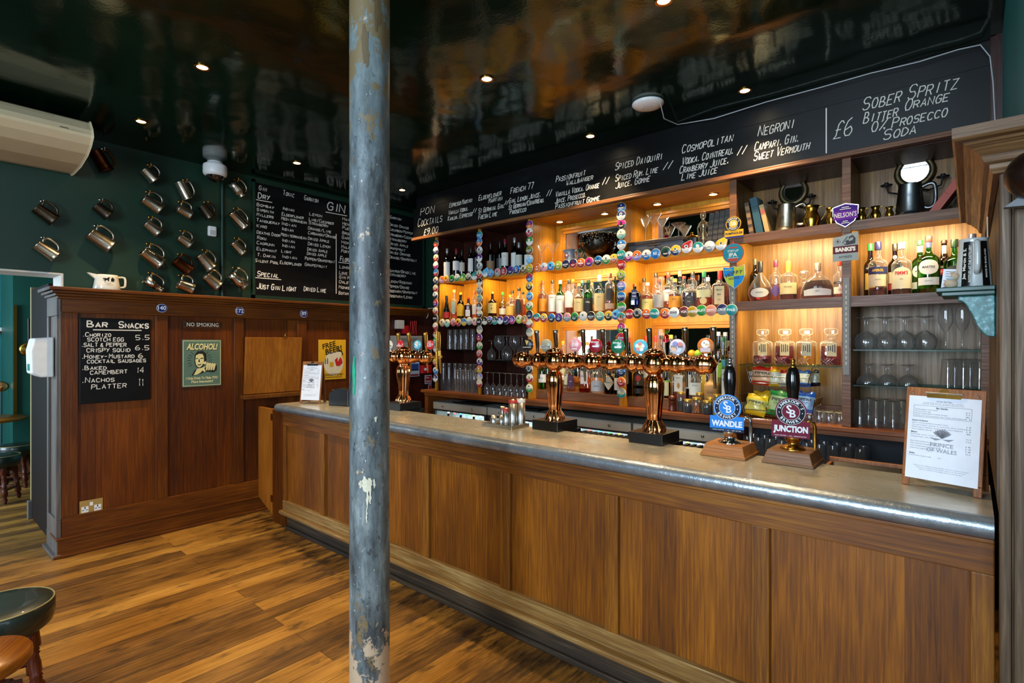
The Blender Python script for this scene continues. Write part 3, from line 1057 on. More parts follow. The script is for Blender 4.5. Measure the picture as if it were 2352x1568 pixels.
for i in range(6):
    a, c = BX[i], BX[i + 1]
    root = thing('back_bar_bay', (a, Y0, CB), bay_label[i], 'shelving', 'bays of the back bar')
    t = .02
    if i < 2:
        part(MB(W_DARK).box(a, c, Y1, Y1 + .03, SH1[1], TOP), 'upper_back_panel')  # unlit compartments get a darker wood: their shade is put into the colour
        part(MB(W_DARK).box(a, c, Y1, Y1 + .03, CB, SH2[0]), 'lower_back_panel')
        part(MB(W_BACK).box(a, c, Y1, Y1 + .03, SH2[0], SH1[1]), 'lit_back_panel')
        sd = MB(W_DARK).box(a, a + t, Y0 + .01, Y1, CB, TOP)  # same painted shade on the side
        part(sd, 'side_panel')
        part(MB(W_BACK).box(a + t, a + t + .003, Y0 + .02, Y1, SH2[1], SH1[0]), 'side_lining')  # pine tone only where the strip lamp lights the side
        for z0, z1 in (SH1, SH2):
            part(MB(W_BACK_X).box(a + t, c, Y0 + .03, Y1, z1 - .016, z1).box(a + t, c, Y0 + .006, Y0 + .03, z0 - .006, z1), 'shelf')
        g = 1.524 if i == 0 else 1.418
        part(MB(M_SHELFGLASS).box(a + t + .002, c - .002, Y0 + .06, Y1 - .004, g - .008, g), 'glass_shelf')
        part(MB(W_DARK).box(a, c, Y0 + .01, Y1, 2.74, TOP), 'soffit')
    elif i < 4:
        part(MB(W_BACK).box(a, c, Y1, Y1 + .03, CB, TOP), 'back_panel')
        part(MB(W_BACK).box(a, a + t, Y0 + .01, Y1, CB, TOP), 'side_panel')
        part(MB(W_BACK_X).box(a + t, c, Y0 + .03, Y1, 2.295 - .018, 2.295).box(a + t, c, Y0 + .006, Y0 + .03, 2.25, 2.295), 'shelf')
        part(MB(W_BACK_X).box(a + t, c, Y0 + .03, Y1, SH2[1] - .018, SH2[1]).box(a + t, c, Y0 + .006, Y0 + .03, SH2[0], SH2[1]), 'shelf')
        part(MB(W_SHELF).box(a + t, c, 3.95, Y1, CB, 1.16), 'step_shelf', .004)
        part(MB(W_BACK_X).box(a, c, Y0 + .01, Y1, 2.74, TOP), 'soffit')
        for z0, z1 in ((2.33, 2.70), (1.90, 2.215), (1.22, 1.765)):
            fr = MB(W_GOLD)
            frame(fr, a + .088, c - .075, z0, z1, .052, Y1, .016)
            f = part(fr, 'mirror_frame', .003)
            MB(M_MIRROR).add([(a + .14, Y1 - .002, z0 + .05), (c - .127, Y1 - .002, z0 + .05), (c - .127, Y1 - .002, z1 - .05), (a + .14, Y1 - .002, z1 - .05)], [(0, 1, 2, 3)]).build('mirror', f, off=root.location)
    else:
        part(MB(W_OAK).box(a, c, Y1, Y1 + .03, CB, TOP), 'back_panel')
        part(MB(W_OAK).box(a, a + t - .001, Y0 + .01, Y1, CB, TOP), 'side_panel')
        if i == 5:
            part(MB(W_OAK).box(c - t, c, Y0 + .01, Y1, CB, TOP), 'side_panel')
        part(MB(W_SHELF).box(a + t, c - t, Y0 + .016, Y1, SHR1[1] - .022, SHR1[1]).box(a + t, c - t, Y0 - .012, Y0 + .016, *SHR1), 'shelf')
        part(MB(W_SHELF).box(a + t, c - t, Y0 + .016, Y1, SHR2[1] - .022, SHR2[1]).box(a + t, c - t, Y0 - .012, Y0 + .016, *SHR2), 'shelf')
        for g in ((1.445,) if i == 4 else (1.556, 1.336)):
            part(MB(M_SHELFGLASS).box(a + t + .002, c - t - .002, Y0 + .03, Y1 - .004, g - .008, g), 'glass_shelf')
        part(MB(W_DARK).box(a, c, Y0 + .01, Y1, 2.74, TOP), 'soffit')
    w = .012 if i < 4 else .024
    part(MB(W_SHELF if i > 3 else W_BACK).box(a - w, a + w, Y0 - .014, Y0 + .012, CB, TOP), 'front_post', .002)
    if i == 5:
        part(MB(W_SHELF).box(c - .03, c + .015, Y0 - .014, Y0 + .012, CB, TOP), 'front_post', .002)
    if i >= 4:
        st = MB(flat('#77736c', .55, .3))
        st.box(a - .016, a + .016, Y0 - .022, Y0 - .0145, 1.43 if i == 4 else 1.40, 1.99 if i == 4 else 2.0)
        for k in range(15):
            st.box(a - .004, a + .004, Y0 - .0235, Y0 - .022, 1.46 + k * .034, 1.48 + k * .034, flat('#b9ad96', .5))
        part(st, 'perforated_strip')

for i, (x0, x1, z, e, nm) in enumerate(((BX[0] + .08, BX[1] - .06, SH1[1] - .018, 3.2, 'bay nearest the fire alarm'), (BX[1] + .08, BX[2] - .06, SH1[1] - .018, 3.6, 'balloon glass bay'),
                                        (BX[2] + .1, BX[3] - .1, 2.275, 7, 'punch bowl bay, above the spirits'), (BX[3] + .1, BX[4] - .1, 2.275, 7, 'metal box bay, above the spirits'),
                                        (BX[2] + .1, BX[3] - .1, SH2[1] - .02, 4.5, 'punch bowl bay, below the spirits'), (BX[3] + .1, BX[4] - .1, SH2[1] - .02, 4.5, 'metal box bay, below the spirits'),
                                        (BX[4] + .12, BX[5] - .10, SHR1[1] - .024, 8, 'brandy bay'), (BX[5] + .10, BX[6] - .12, SHR1[1] - .024, 8, 'vermouth bay'),
                                        (BX[4] + .12, BX[5] - .10, SHR2[1] - .024, 6.5, 'decanter compartment'))):
    shelf_lamp(x0, x1, 3.915, z, e, 'slim warm strip light under the shelf of the ' + nm)

root = thing('back_counter', (-2.3, 3.84, CB), 'long oak worktop running under the back bar shelves', 'worktop')
part(MB(W_COUNTER).box(-4.66, BX[6], 3.85, Y1 + .03, CB - .032, CB - .001), 'counter_board', .006)
part(MB(W_COUNTER).box(-4.62, BX[6], 3.87, 3.90, CB - .06, CB - .032).box(-4.62, -4.57, 3.88, 4.27, 0, CB - .033).box(-1.29, -1.25, 3.88, 4.27, 0, CB - .033), 'support')
part(MB(flat('#16202a', .5)).box(-1.25, BX[6], 4.24, 4.27, 0, CB - .033), 'back_lining')
part(MB(W_SHELF).box(-1.25, BX[6], 3.90, 4.24, .76, .79), 'lower_shelf')

# recessed soffit lamps
M_LAMP = glow('lamp_warm_white', (1.0, 0.80, 0.52), 60)


def downlight(x, y, z, e, lab, spot=80, grp='recessed ceiling spotlights'):
    root = thing('downlight', (x, y, z), lab, 'ceiling light', grp)
    MB(M_BRASS).lathe([(.030, -.001), (.044, -.001), (.044, -.006), (.040, -.009), (.030, -.006)], 24, caps=False).build('trim_ring', root)
    MB(M_LAMP).disc(.030, None, RX(math.pi), .002).build('lamp', root)
    light('downlight_beam', 'SPOT', (x, y, z - .012), e, WARM, (0, 0, 0), spot_size=rad(spot), spot_blend=.6, shadow_soft_size=.03)


for x, nm in ((-2.949, 'above the martini glasses beside the punch bowl'), (-2.46, 'directly above the dark punch bowl'), (-1.963, 'above the metal box with glasses'), (-1.503, 'above the row of dark old books')):
    downlight(x, 4.12, 2.74, 9, 'small warm spotlight in the wooden soffit ' + nm, 110, 'soffit spotlights')
for x, y, nm in ((-4.64, 1.2, 'near the air conditioner'), (-3.45, 1.2, 'standing alone over the open floor'), (-4.64, 2.4, 'above the gin chalkboard'), (-2.27, 2.4, 'over the bar beside the pole'),
                 (-4.61, 3.56, 'at the end of the cocktail board'), (-2.28, 3.6, 'close to the cocktail board, half way along'), (-1.11, 3.6, 'close to the white ceiling dome and its cable'), (-1.11, 2.4, 'at the very top over the bar')):
    downlight(x, y, CEIL, 85, 'warm recessed ceiling spotlight ' + nm, 92)
# the same grid goes on over the drinkers' side, behind the camera
for x, y in ((-3.45, 0.0), (-2.27, 0.0), (-1.1, 0.0), (-4.64, 0.0), (-2.27, 1.2), (-1.1, 1.2)):
    light('room_spot', 'SPOT', (x, y, CEIL - .012), 45 if y < 1 else 18, WARM, (0, 0, 0), spot_size=rad(80), spot_blend=.6, shadow_soft_size=.03)

# ------------------------------------------------------------------ cocktail chalkboard
YB = 3.84
root = thing('cocktail_chalkboard', (-4.77, YB, 2.77), 'long black chalkboard of cocktails across the top of the back bar', 'chalkboard')
part(MB(M_CHALKBOARD).box(-4.77, .085, YB, YB + .025, 2.775, 3.09), 'board')
part(MB(M_CHALKBOARD).box(-4.74, .085, YB + .02, YB + .04, 3.09, CEIL - .002).box(-4.77, .085, YB - .004, YB + .02, 3.085, 3.096), 'upper_band')
part(MB(W_SHELF).box(-4.78, .095, YB - .010, YB + .03, 2.755, 2.777).box(-4.78, .095, YB - .022, YB + .03, 2.742, 2.757), 'moulding', .003)
part(MB(W_DARKPANEL).box(.078, .10, YB - .02, YB + .03, 2.742, CEIL - .003), 'end_trim')
ch = MB(M_CHALK)
MBRD = T(0, YB - .0015, 0) @ FRONT


def board_line(s, px0, px1, py, hpx, slant=.22, wt=.0055):
    a = atY(px0, py, YB)
    c = atY(px1, py, YB)
    h = hpx / scaleY(px0, YB)
    chalk_line(ch, s, MBRD, a.x, c.x, a.z - h / 2, h, wt, slant)


def z3(x, y):
    return 940 + x / 4.2, 200 + y / 4.2


def z4(x, y):
    return 1440 + x / 2.673, 60 + y / 2.673


for s, x0, x1, y, h in (("PON", 108, 240, 1208, 62), ("Cocktails", 82, 315, 1312, 72), ("£9.00", 140, 275, 1400, 58), ("Espresso Martini", 387, 607, 1140, 42), ("Vanilla Vodka.", 380, 567, 1212, 40),
                        ("Kahlua, Espresso", 373, 607, 1270, 40), ("//", 612, 648, 1195, 40), ("Elderflower", 670, 885, 1072, 45), ("Martini", 765, 900, 1098, 42), ("St Germain. Gin.", 667, 915, 1195, 46),
                        ("Fresh Lime", 667, 845, 1255, 46), ("//", 920, 952, 1118, 40), ("French 77", 977, 1195, 1000, 56), ("Gin, Lemon Juice,", 962, 1265, 1100, 46), ("St Germain/Cointreau,", 958, 1300, 1158, 44),
                        ("Prosecco", 970, 1125, 1208, 42), ("//", 1325, 1372, 1028, 55), ("Passionfruit", 1415, 1695, 890, 54), ("Wallbanger", 1515, 1770, 925, 48), ("Vanilla Vodka, Orange", 1412, 1830, 1034, 50),
                        ("Juice, Prosecco,", 1405, 1700, 1098, 48), ("Passionfruit Gomme", 1410, 1832, 1152, 46), ("//", 1862, 1922, 912, 66)):
    p, q = z3(x0, y), z3(x1, y)
    board_line(s, p[0], q[0], p[1], h / 4.2)
for s, x0, x1, y, h in (("Spiced Daiquiri", -73, 216, 862, 44), ("Spiced Rum. Lime", -72, 186, 935, 38), ("Juice, Gomme", -70, 138, 978, 38), ("//", 222, 276, 862, 44), ("Cosmopolitan", 337, 645, 755, 50), ("Vodka. Cointreau,", 337, 650, 830, 44),
                        ("Cranberry Juice,", 322, 622, 885, 42), ("Lime Juice", 335, 550, 925, 42), ("//", 676, 730, 770, 48), ("Negroni", 803, 1025, 645, 62), ("Campari, Gin.", 782, 1050, 742, 50),
                        ("Sweet Vermouth", 777, 1115, 802, 50), ("£6", 1268, 1378, 640, 100), ("Sober Spritz", 1445, 2025, 482, 76), ("Bitter", 1450, 1657, 568, 60), ("Orange", 1703, 1970, 488, 60),
                        ("0% Prosecco", 1500, 1960, 622, 58), ("Soda", 1572, 1770, 668, 60)):
    p, q = z4(x0, y), z4(x1, y)
    board_line(s, p[0], q[0], p[1], h / 2.673)
xv = atY(1440 + 1224 / 2.673, 300, YB).x
chalk_rule(ch, MBRD, xv, 2.79, xv, 3.075, .007)
part(ch, 'chalk_lettering')

# ------------------------------------------------------------------ gin chalkboard on the green wall
XG = XL + .02
root = thing('gin_chalkboard', (XG, 2.325, 2.065), 'large black chalkboard listing gins, tonics and garnishes on the green wall', 'chalkboard')
part(MB(M_CHALKBOARD).box(XL, XG, 2.325, 4.44, 2.065, 3.17), 'board')
part(MB(M_GREEN).box(XL, XG + .012, 2.30, 2.325, 2.03, 3.20).box(XL, XG + .012, 2.30, 4.46, 2.03, 2.065).box(XL, XG + .012, 2.30, 4.46, 3.17, 3.20).box(XL, XG + .012, 4.44, 4.46, 2.03, 3.2), 'border')
ch = MB(M_CHALK)
MG = T(XG + .0015, 0, 0) @ WALLX


def gin(s, x0, x1, y, hz=18, wt=.0050, ul=False):
    px0, px1, py = 560 + x0 / 2.614, 560 + x1 / 2.614, 380 + y / 2.614
    a, c = atX(px0, py, XG), atX(px1, py, XG)
    h = hz / 2.614 / scaleX(px0, XG)
    chalk_line(ch, s, MG, a.y, c.y, a.z - h / 2, h, wt, .12)
    if ul:
        chalk_rule(ch, MG, a.y - .02, a.z - h * .85, c.y + .03, a.z - h * .8, .008)


for row in (("Gin", 90, 135, 133, 26), ("Dry", 85, 152, 178, 34, .008, True), ("Tonic", 235, 300, 163, 28), ("Garnish", 362, 445, 192, 28), ("GIN", 500, 606, 240, 48, .011, True),
            ("Bombay", 77, 180, 232), ("Sipsmith", 77, 176, 262), ("Millers", 77, 176, 292), ("Tanqueray", 75, 213, 325), ("Kyrö", 77, 136, 360), ("Deaths Door", 77, 216, 398), ("Roku", 80, 132, 431),
            ("Caorunn", 77, 181, 462), ("Elephant", 77, 196, 498), ("T. Dakin", 80, 187, 534), ("Silent Pool", 68, 208, 568), ("Special", 80, 207, 648, 30, .008, True), ("Jüst Gin Light", 77, 312, 722, 32, .009),
            ("Dried Lime", 360, 492, 738, 28, .008), ("Indian", 232, 300, 255), ("Elderflower", 228, 356, 290), ("Mediterranean", 225, 376, 315), ("Indian", 225, 312, 346), ("Indian", 227, 296, 378),
            ("Mediterranean", 222, 374, 412), ("Indian", 228, 304, 446), ("Indian", 228, 304, 478), ("Light", 225, 284, 512), ("Indian", 228, 316, 544), ("Elderflower", 217, 344, 580),
            ("Lemon", 393, 468, 288), ("Lime/Cucumber", 390, 538, 320), ("Strawberry", 390, 506, 342), ("Orange/Lime", 385, 523, 374), ("Cardamon/Orange", 385, 554, 402), ("Dried Apple", 385, 511, 436),
            ("Dried Lemon", 385, 518, 468), ("Dried Apple", 380, 501, 500), ("Dried Apple", 378, 496, 526), ("Pepper/Grapefruit", 367, 544, 556), ("Grapefruit", 365, 498, 592),
            ("Haymans", 592, 690, 318), ("Hendricks", 592, 700, 346), ("Puerto", 592, 670, 372), ("Brockmans", 590, 700, 402), ("Garden", 588, 670, 430), ("Hoxton", 587, 670, 458), ("Malfy", 585, 650, 486),
            ("Portobello", 584, 700, 512), ("Floral", 578, 650, 558, 28, .008, True), ("London", 574, 650, 606), ("Love", 573, 620, 642), ("Gin Mare", 572, 670, 668), ("Oxley", 571, 640, 696), ("Monkey", 570, 650, 728),
            ("Botanist", 569, 660, 764), ("Garnish", 877, 943, 308, 17), ("Dried Orange", 873, 990, 352, 17), ("Cucumber/Pepper", 871, 1012, 380, 17), ("Strawberry/Cucumber", 870, 1025, 410, 17),
            ("Strawberry", 872, 976, 438, 17), ("Dried Apple", 873, 985, 466, 17), ("Grapefruit", 870, 968, 492, 17), ("Dried Orange", 870, 1000, 518, 17), ("Orange/Grapefruit", 874, 1036, 548, 17),
            ("Juniper/Dried Lime", 870, 1030, 628, 17), ("Strawberry", 871, 971, 652, 17), ("Lemon/Rosemary", 872, 1008, 692, 17), ("Pepper/Orange", 870, 992, 722, 17), ("Rosemary/Grapefruit", 868, 1040, 750, 17), ("Rosemary/Lemon", 868, 1010, 780, 17)):
    gin(*row)
yv = atX(560 + 554 / 2.614, 500, XG).y
chalk_rule(ch, MG, yv, 2.14, yv, 2.80, .010)
part(ch, 'chalk_lettering')

# ------------------------------------------------------------------ oak screen at the end of the bar
root = thing('oak_screen', (.06, 2.1, 0), 'carved oak screen end with heavy cornice where the bar top stops', 'screen')
part(MB(W_POST).box(.062, .088, 2.085, 2.13, 0, 2.10).box(.092, .122, 2.08, 2.13, 0, 2.10).box(.062, .122, 2.10, 2.14, 0, 2.1), 'post', .006)
part(MB(W_BACK).box(.122, .150, 2.115, 2.14, 0, 2.1), 'inset_strip')
part(MB(W_DARKPANEL).box(.150, .60, 2.09, 2.14, 0, 2.1), 'front_panel', .003)
part(MB(W_POST).box(.064, .10, 2.14, 3.40, 1.08, 2.1), 'side_panel')
cp = [(0, 2.085), (.014, 2.085), (.022, 2.10), (.022, 2.112), (.034, 2.118), (.040, 2.135), (.062, 2.158), (.075, 2.165), (.080, 2.172), (.098, 2.175), (.104, 2.182), (.104, 2.212), (0, 2.212)]
mb = MB(W_POST_X)
n = len(cp)
vs = [(.062 - p[0], 2.085 - p[0], p[1]) for p in cp] + [(.7, 2.085 - p[0], p[1]) for p in cp]
mb.add(vs, [(i, (i + 1) % n, n + (i + 1) % n, n + i) for i in range(n)])
part(mb, 'front_cornice')
mb = MB(wood('screen_cornice_side', '#45290f', '#764818', '#a56d2c', 'y', 1.2, 0.4))
vs = [(.062 - p[0], 2.085 - p[0], p[1]) for p in cp] + [(.062 - p[0], 3.36, p[1]) for p in cp]
mb.add(vs, [(i, n + i, n + (i + 1) % n, (i + 1) % n) for i in range(n)] + [tuple(range(n, 2 * n))])
part(mb, 'side_cornice')
# teal wall over the screen, with dark edge trim
mb = MB(M_TEAL).box(.125, .20, 2.12, Y1 + .2, 2.2, CEIL)
struct(mb, 'wall_screen')
struct(MB(W_DARKPANEL).box(.10, .125, Y0 - .06, Y0 + .05, 2.2, CEIL), 'trim_4')
struct(MB(M_GREEN).box(.60, 3.1, 2.145, 2.2, 0, CEIL), 'wall_beside_screen')

# green corbel shelf with a whisky jug
root = thing('corbel_shelf', (.06, 2.5, 1.79), 'distressed teal corbel shelf fixed to the oak screen', 'shelf')
M_CORB = None
m, nt, b = new_mat('distressed_teal')
nn_ = noise(nt, mapping(nt, (1, 1, 1)), 60, 6, 0.7)
nt.links.new(ramp(nt, nn_, ((0.35, '#0f4a47'), (0.52, '#2f7f80'), (0.68, '#a9d2d6'))), b.inputs['Base Color'])
b.inputs['Roughness'].default_value = .35
M_CORB = m
part(MB(flat('#12413a', .35)).box(-.095, .062, 2.40, 2.62, 1.776, 1.792).box(-.08, .062, 2.415, 2.605, 1.762, 1.777), 'top_board', .003)
pr = [(.062, 1.762), (-.035, 1.762)]
for i in range(13):
    u = i / 12
    pr.append((-.035 + .097 * (u ** 1.2), 1.745 - .125 * u + .022 * math.sin(u * 6.28)))
part(MB(M_CORB).prism([(p[0], p[1]) for p in pr], .05, None, T(0, 2.50, 0) @ FRONT), 'bracket', .003)

# ------------------------------------------------------------------ bottles
KIND = {'wine': (.60, .73, 2), 'spirit': (.58, .70, 2), 'tall': (.70, .80, 2), 'squat': (.50, .66, 2), 'square': (.60, .70, 5), 'slab': (.66, .74, 6), 'cyl': (.74, .82, 2)}
DARKTXT = '#20242c'


def superr(a, p):
    c, s = abs(math.cos(a)), abs(math.sin(a))
    return 1.0 if p == 2 else (c ** p + s ** p) ** (-1 / p)


def label_patch(root, R_, p, z0, z1, col, arc, txts=(), name='label', sy=1.0, off=None, shape='rect'):
    mb = MB(flat(col, .6))
    n = 12
    vs, fs = [], []
    for i in range(n + 1):
        a = -math.pi / 2 + rad(arc) * (i / n - .5)
        r = (R_ + .0008) * superr(a, p)
        u = 2 * i / n - 1
        lo, hi = z0, z1
        if shape == 'oval':
            h = math.sqrt(max(0.02, 1 - u * u))
            zc = (z0 + z1) / 2
            lo, hi = zc - (z1 - z0) / 2 * h, zc + (z1 - z0) / 2 * h
        elif shape == 'arch':
            hi = z1 - (z1 - z0) * .28 * u * u
        elif shape == 'diamond':
            h = max(.02, 1 - abs(u))
            zc = (z0 + z1) / 2
            lo, hi = zc - (z1 - z0) / 2 * h, zc + (z1 - z0) / 2 * h
        for z in (lo, hi):
            vs.append((r * math.cos(a), r * math.sin(a) * sy, z))
    for i in range(n):
        fs.append((2 * i, 2 * i + 2, 2 * i + 3, 2 * i + 1))
    mb.add(vs, fs, None, True)
    for s, zc, h, w, tc in txts:
        tv, tf = font_mesh(s, .02)
        if not tv:
            continue
        xs = [q[0] for q in tv]
        cx, ww = (max(xs) + min(xs)) / 2, max(xs) - min(xs)
        out = []
        for q in tv:
            X, Z = (q[0] - cx) / ww * w, zc + q[1] * h / .73
            a = -math.pi / 2 + X / R_
            r = (R_ + .0016) * superr(a, p)
            out.append((r * math.cos(a), r * math.sin(a) * sy, Z))
        mb.add(out, tf, flat(tc, .6))
    return mb.build(name, root)


def bottle(px, top, wpx, Y, base, kind, gl, liq, cap, labels, desc, neck=.0135, grp='bottles on the back bar', cat='bottle', turn=.75, name='bottle'):
    P = atY(px, top, Y)
    H = P.z - base
    R_ = wpx / 2 / scaleY(px, Y)
    psi = math.atan2(-P.x, Y) * turn
    root = thing(name, (P.x, Y, base + .0005), desc, cat, grp, psi)
    cl = cap[1]
    sy = 1.0
    if kind == 'bell':
        prof = [(R_ * .55, 0), (R_ * .80, .01), (R_, .22 * H), (R_ * .93, .36 * H), (R_ * .62, .52 * H), (neck * 1.5, .66 * H), (neck, .74 * H), (neck, H - cl * .5)]
        p, fb = 2, .4
    elif kind == 'fan':
        prof = [(R_ * .80, 0), (R_ * .97, .02 * H), (R_, .16 * H), (R_ * .93, .32 * H), (R_ * .72, .50 * H), (R_ * .42, .62 * H), (neck * 1.3, .68 * H), (neck, .74 * H), (neck, H - cl * .5)]
        p, fb, sy = 2, .5, .45
    else:
        fb, fs_, p = KIND[kind]
        d = fs_ - fb
        prof = [(R_ * .86, 0, p), (R_, .014, p), (R_, fb * H, p), (R_ * .95, (fb + .25 * d) * H, p), (R_ * .78, (fb + .6 * d) * H, 2 + (p - 2) * .5), (max(R_ * .42, neck * 1.3), (fb + .9 * d) * H, 2), (neck * 1.12, (fs_ + .04) * H, 2), (neck, (fs_ + .09) * H, 2), (neck, H - cl * .5, 2)]
    n = 20 if p == 2 else 28
    MB(GL[gl]).lathe(prof, n, None, None, p, sy=sy, caps=False).lathe([(1e-5, .004), (prof[0][0], 0, p)], n, None, None, p, sy=sy, caps=False).build('glass_body', root)
    if liq:
        name, lv = liq
        lp = [(r[0] * .93, max(r[1], .006), *(r[2:])) for r in prof if r[1] < lv * H]
        nx = next((r for r in prof if r[1] >= lv * H), prof[-1])
        pv = lp[-1]
        k = (lv * H - pv[1]) / max(1e-6, nx[1] - pv[1])
        lp.append((pv[0] + (nx[0] * .93 - pv[0]) * k, lv * H, pv[2] if len(pv) > 2 else 2))
        MB(LQ[name]).lathe(lp, n, None, None, p, sy=sy).build('spirit', root)
    rc = cap[2] if len(cap) > 2 else neck + .0018
    cm = flat(cap[0], .35, cap[3] if len(cap) > 3 else 0.0)
    MB(cm).lathe([(rc, H - cl), (rc, H - .003), (rc * .9, H)], 16).build('cap', root)
    for lb in labels:
        z0, z1, col, arc = lb[:4]
        tx = [(t[0], t[1] * H, t[2], t[3], t[4]) for t in (lb[4] if len(lb) > 4 else ())]
        label_patch(root, R_ if z0 < .6 or kind in ('tall', 'slab') else neck + .0016, p if z0 < .6 or kind == 'slab' else 2, z0 * H, z1 * H, col, arc, tx, 'label', sy, shape=lb[5] if len(lb) > 5 else 'rect')
    return root


CREAM, WHT = '#d8cba2', '#dcdcd6'
ws = SH1[1]
G1 = 'wine bottles on the top shelf'
ys = 4.06
ib = 'dark wine bottle'
for a in ((1027, 571, 16, 'wine', 'dark', None, ('#b9b9b4', .05, .0155, .7), [(.08, .56, WHT, 120)], ib + ' with silver top, first from the green wall'),
          (1048, 571, 16, 'wine', 'dark', None, ('#7a1b26', .05), [(.28, .58, '#c9cdd2', 130)], ib + ' with red top and square white label, second from the green wall'),
          (1061, 573, 16, 'wine', 'dark', None, ('#15110f', .05), [(.25, .55, '#c7bfae', 120), (.66, .68, '#b6a66a', 150)], ib + ' with beige label, tucked third from the green wall'),
          (1082, 566, 16, 'wine', 'dark', None, ('#161616', .05), [(.18, .60, WHT, 90)], ib + ' with tall white label, fourth from the green wall'),
          (1093, 563, 16, 'wine', 'olive', None, ('#5d1620', .05), [(.20, .50, '#3b3a35', 110)], ib + ' with plain dark label behind the badge column'),
          (1127, 556, 19, 'wine', 'dark', None, ('#101010', .04), [(.06, .42, '#8a6b4a', 140), (.62, .68, '#d9bd9d', 180)], 'broad dark wine bottle with tan label and peach neck band'),
          (1148, 552, 17, 'wine', 'dark', None, ('#141414', .05), [(.22, .50, '#9aa3a0', 120)], ib + ' with grey-green label behind the taller labels'),
          (1160, 549, 17, 'wine', 'dark', None, ('#7d1c33', .05), [(.26, .62, '#dcd9cf', 140, [('RED', .52, .008, .02, DARKTXT)])], ib + ' with dark pink top and big white label'),
          (1182, 546, 17, 'wine', 'dark', None, ('#c2c2c2', .05, .0155, .7), [(.20, .58, WHT, 120)], ib + ' with tall silver top and white label'),
          (1192, 557, 17, 'wine', 'dark', None, ('#b0b4b2', .05, .0155, .7), [(.26, .60, '#c9c9bb', 140)], ib + ' with silver top and cream square label beside the badges'),
          (1211, 560, 15, 'wine', 'dark', None, ('#1a1a1a', .05), [(.24, .62, WHT, 100)], ib + ' half hidden by the third badge column')):
    bottle(*a[:3], (3.94 if a[0] < 1100 or a[0] == 1127 else ys) + (.05 if a[0] in (1061, 1093, 1148) else 0), ws, a[3], a[4], a[5], a[6], a[7], a[8], grp=G1)

s2 = SH2[1]
G2 = 'spirit bottles on the middle shelf'
for a in ((1026, 679, 16, 3.94, 'bell', 'dark', None, ('#16080a', .04), [(.05, .30, '#a3161c', 110)], 'dark bell-shaped liqueur bottle with red label by the fire alarm end'),
          (1043, 666, 15, 3.98, 'square', 'clear', ('gold', .25), ('#b98a3a', .028, .017), [(.2, .6, '#8fa08a', 60)], 'tall clear square bottle with wooden stopper and flower print'),
          (1058, 672, 16, 3.95, 'spirit', 'dark', None, ('#d9b21e', .022), [(.10, .58, '#d9a514', 140, (), 'arch')], 'dark coffee liqueur bottle with arched yellow label'),
          (1076, 682, 18, 3.98, 'square', 'brown', ('amber', .5), ('#c8321e', .022), [(.10, .40, WHT, 60)], 'square orange liqueur bottle with red cap and white label'),
          (1090, 669, 12, 4.0, 'tall', 'clear', ('gold', .3), ('#c23a1c', .03), [(.15, .5, '#d7d3c4', 100)], 'slim clear bottle with red top behind the badge column'),
          (1131, 670, 20, 3.95, 'spirit', 'brown', ('amber', .6), ('#c9a04a', .02), [(.16, .56, '#dcc06c', 150, [('山', .47, .016, .014, '#1b1b1b'), ('崎', .33, .016, .014, '#1b1b1b')])], 'brown whisky bottle with gold cap and yellow brush-lettered label'),
          (1155, 671, 18, 4.05, 'squat', 'pale', ('amber', .42), ('#3fae2a', .03), [(.12, .36, '#d6d0b4', 120)], 'whisky bottle with bright green cap'),
          (1172, 677, 20, 4.05, 'spirit', 'clear', ('gold', .5), ('#e0b02a', .022), [(.10, .48, '#d3b04c', 130)], 'golden whisky bottle with yellow cap and gold label'),
          (1177, 667, 14, 4.14, 'tall', 'clear', ('amber', .6), ('#25221f', .03), [(.2, .5, CREAM, 100)], 'amber bottle with dark cap standing behind the yellow capped one'),
          (1192, 661, 20, 4.05, 'spirit', 'clear', ('amber', .6), ('#15130f', .03, .017), [(.05, .62, '#1b1a18', 80, (), 'oval')], 'amber bottle with tall black oval label'),
          (1201, 670, 14, 4.13, 'square', 'clear', ('amber', .6), ('#2a2622', .025), [(.5, .72, '#c9bb8e', 90)], 'small amber bottle with dark cap beside the third badge column')):
    bottle(*a[:4], s2, *a[4:], grp=G2)
yb, yk = 4.00, 4.12
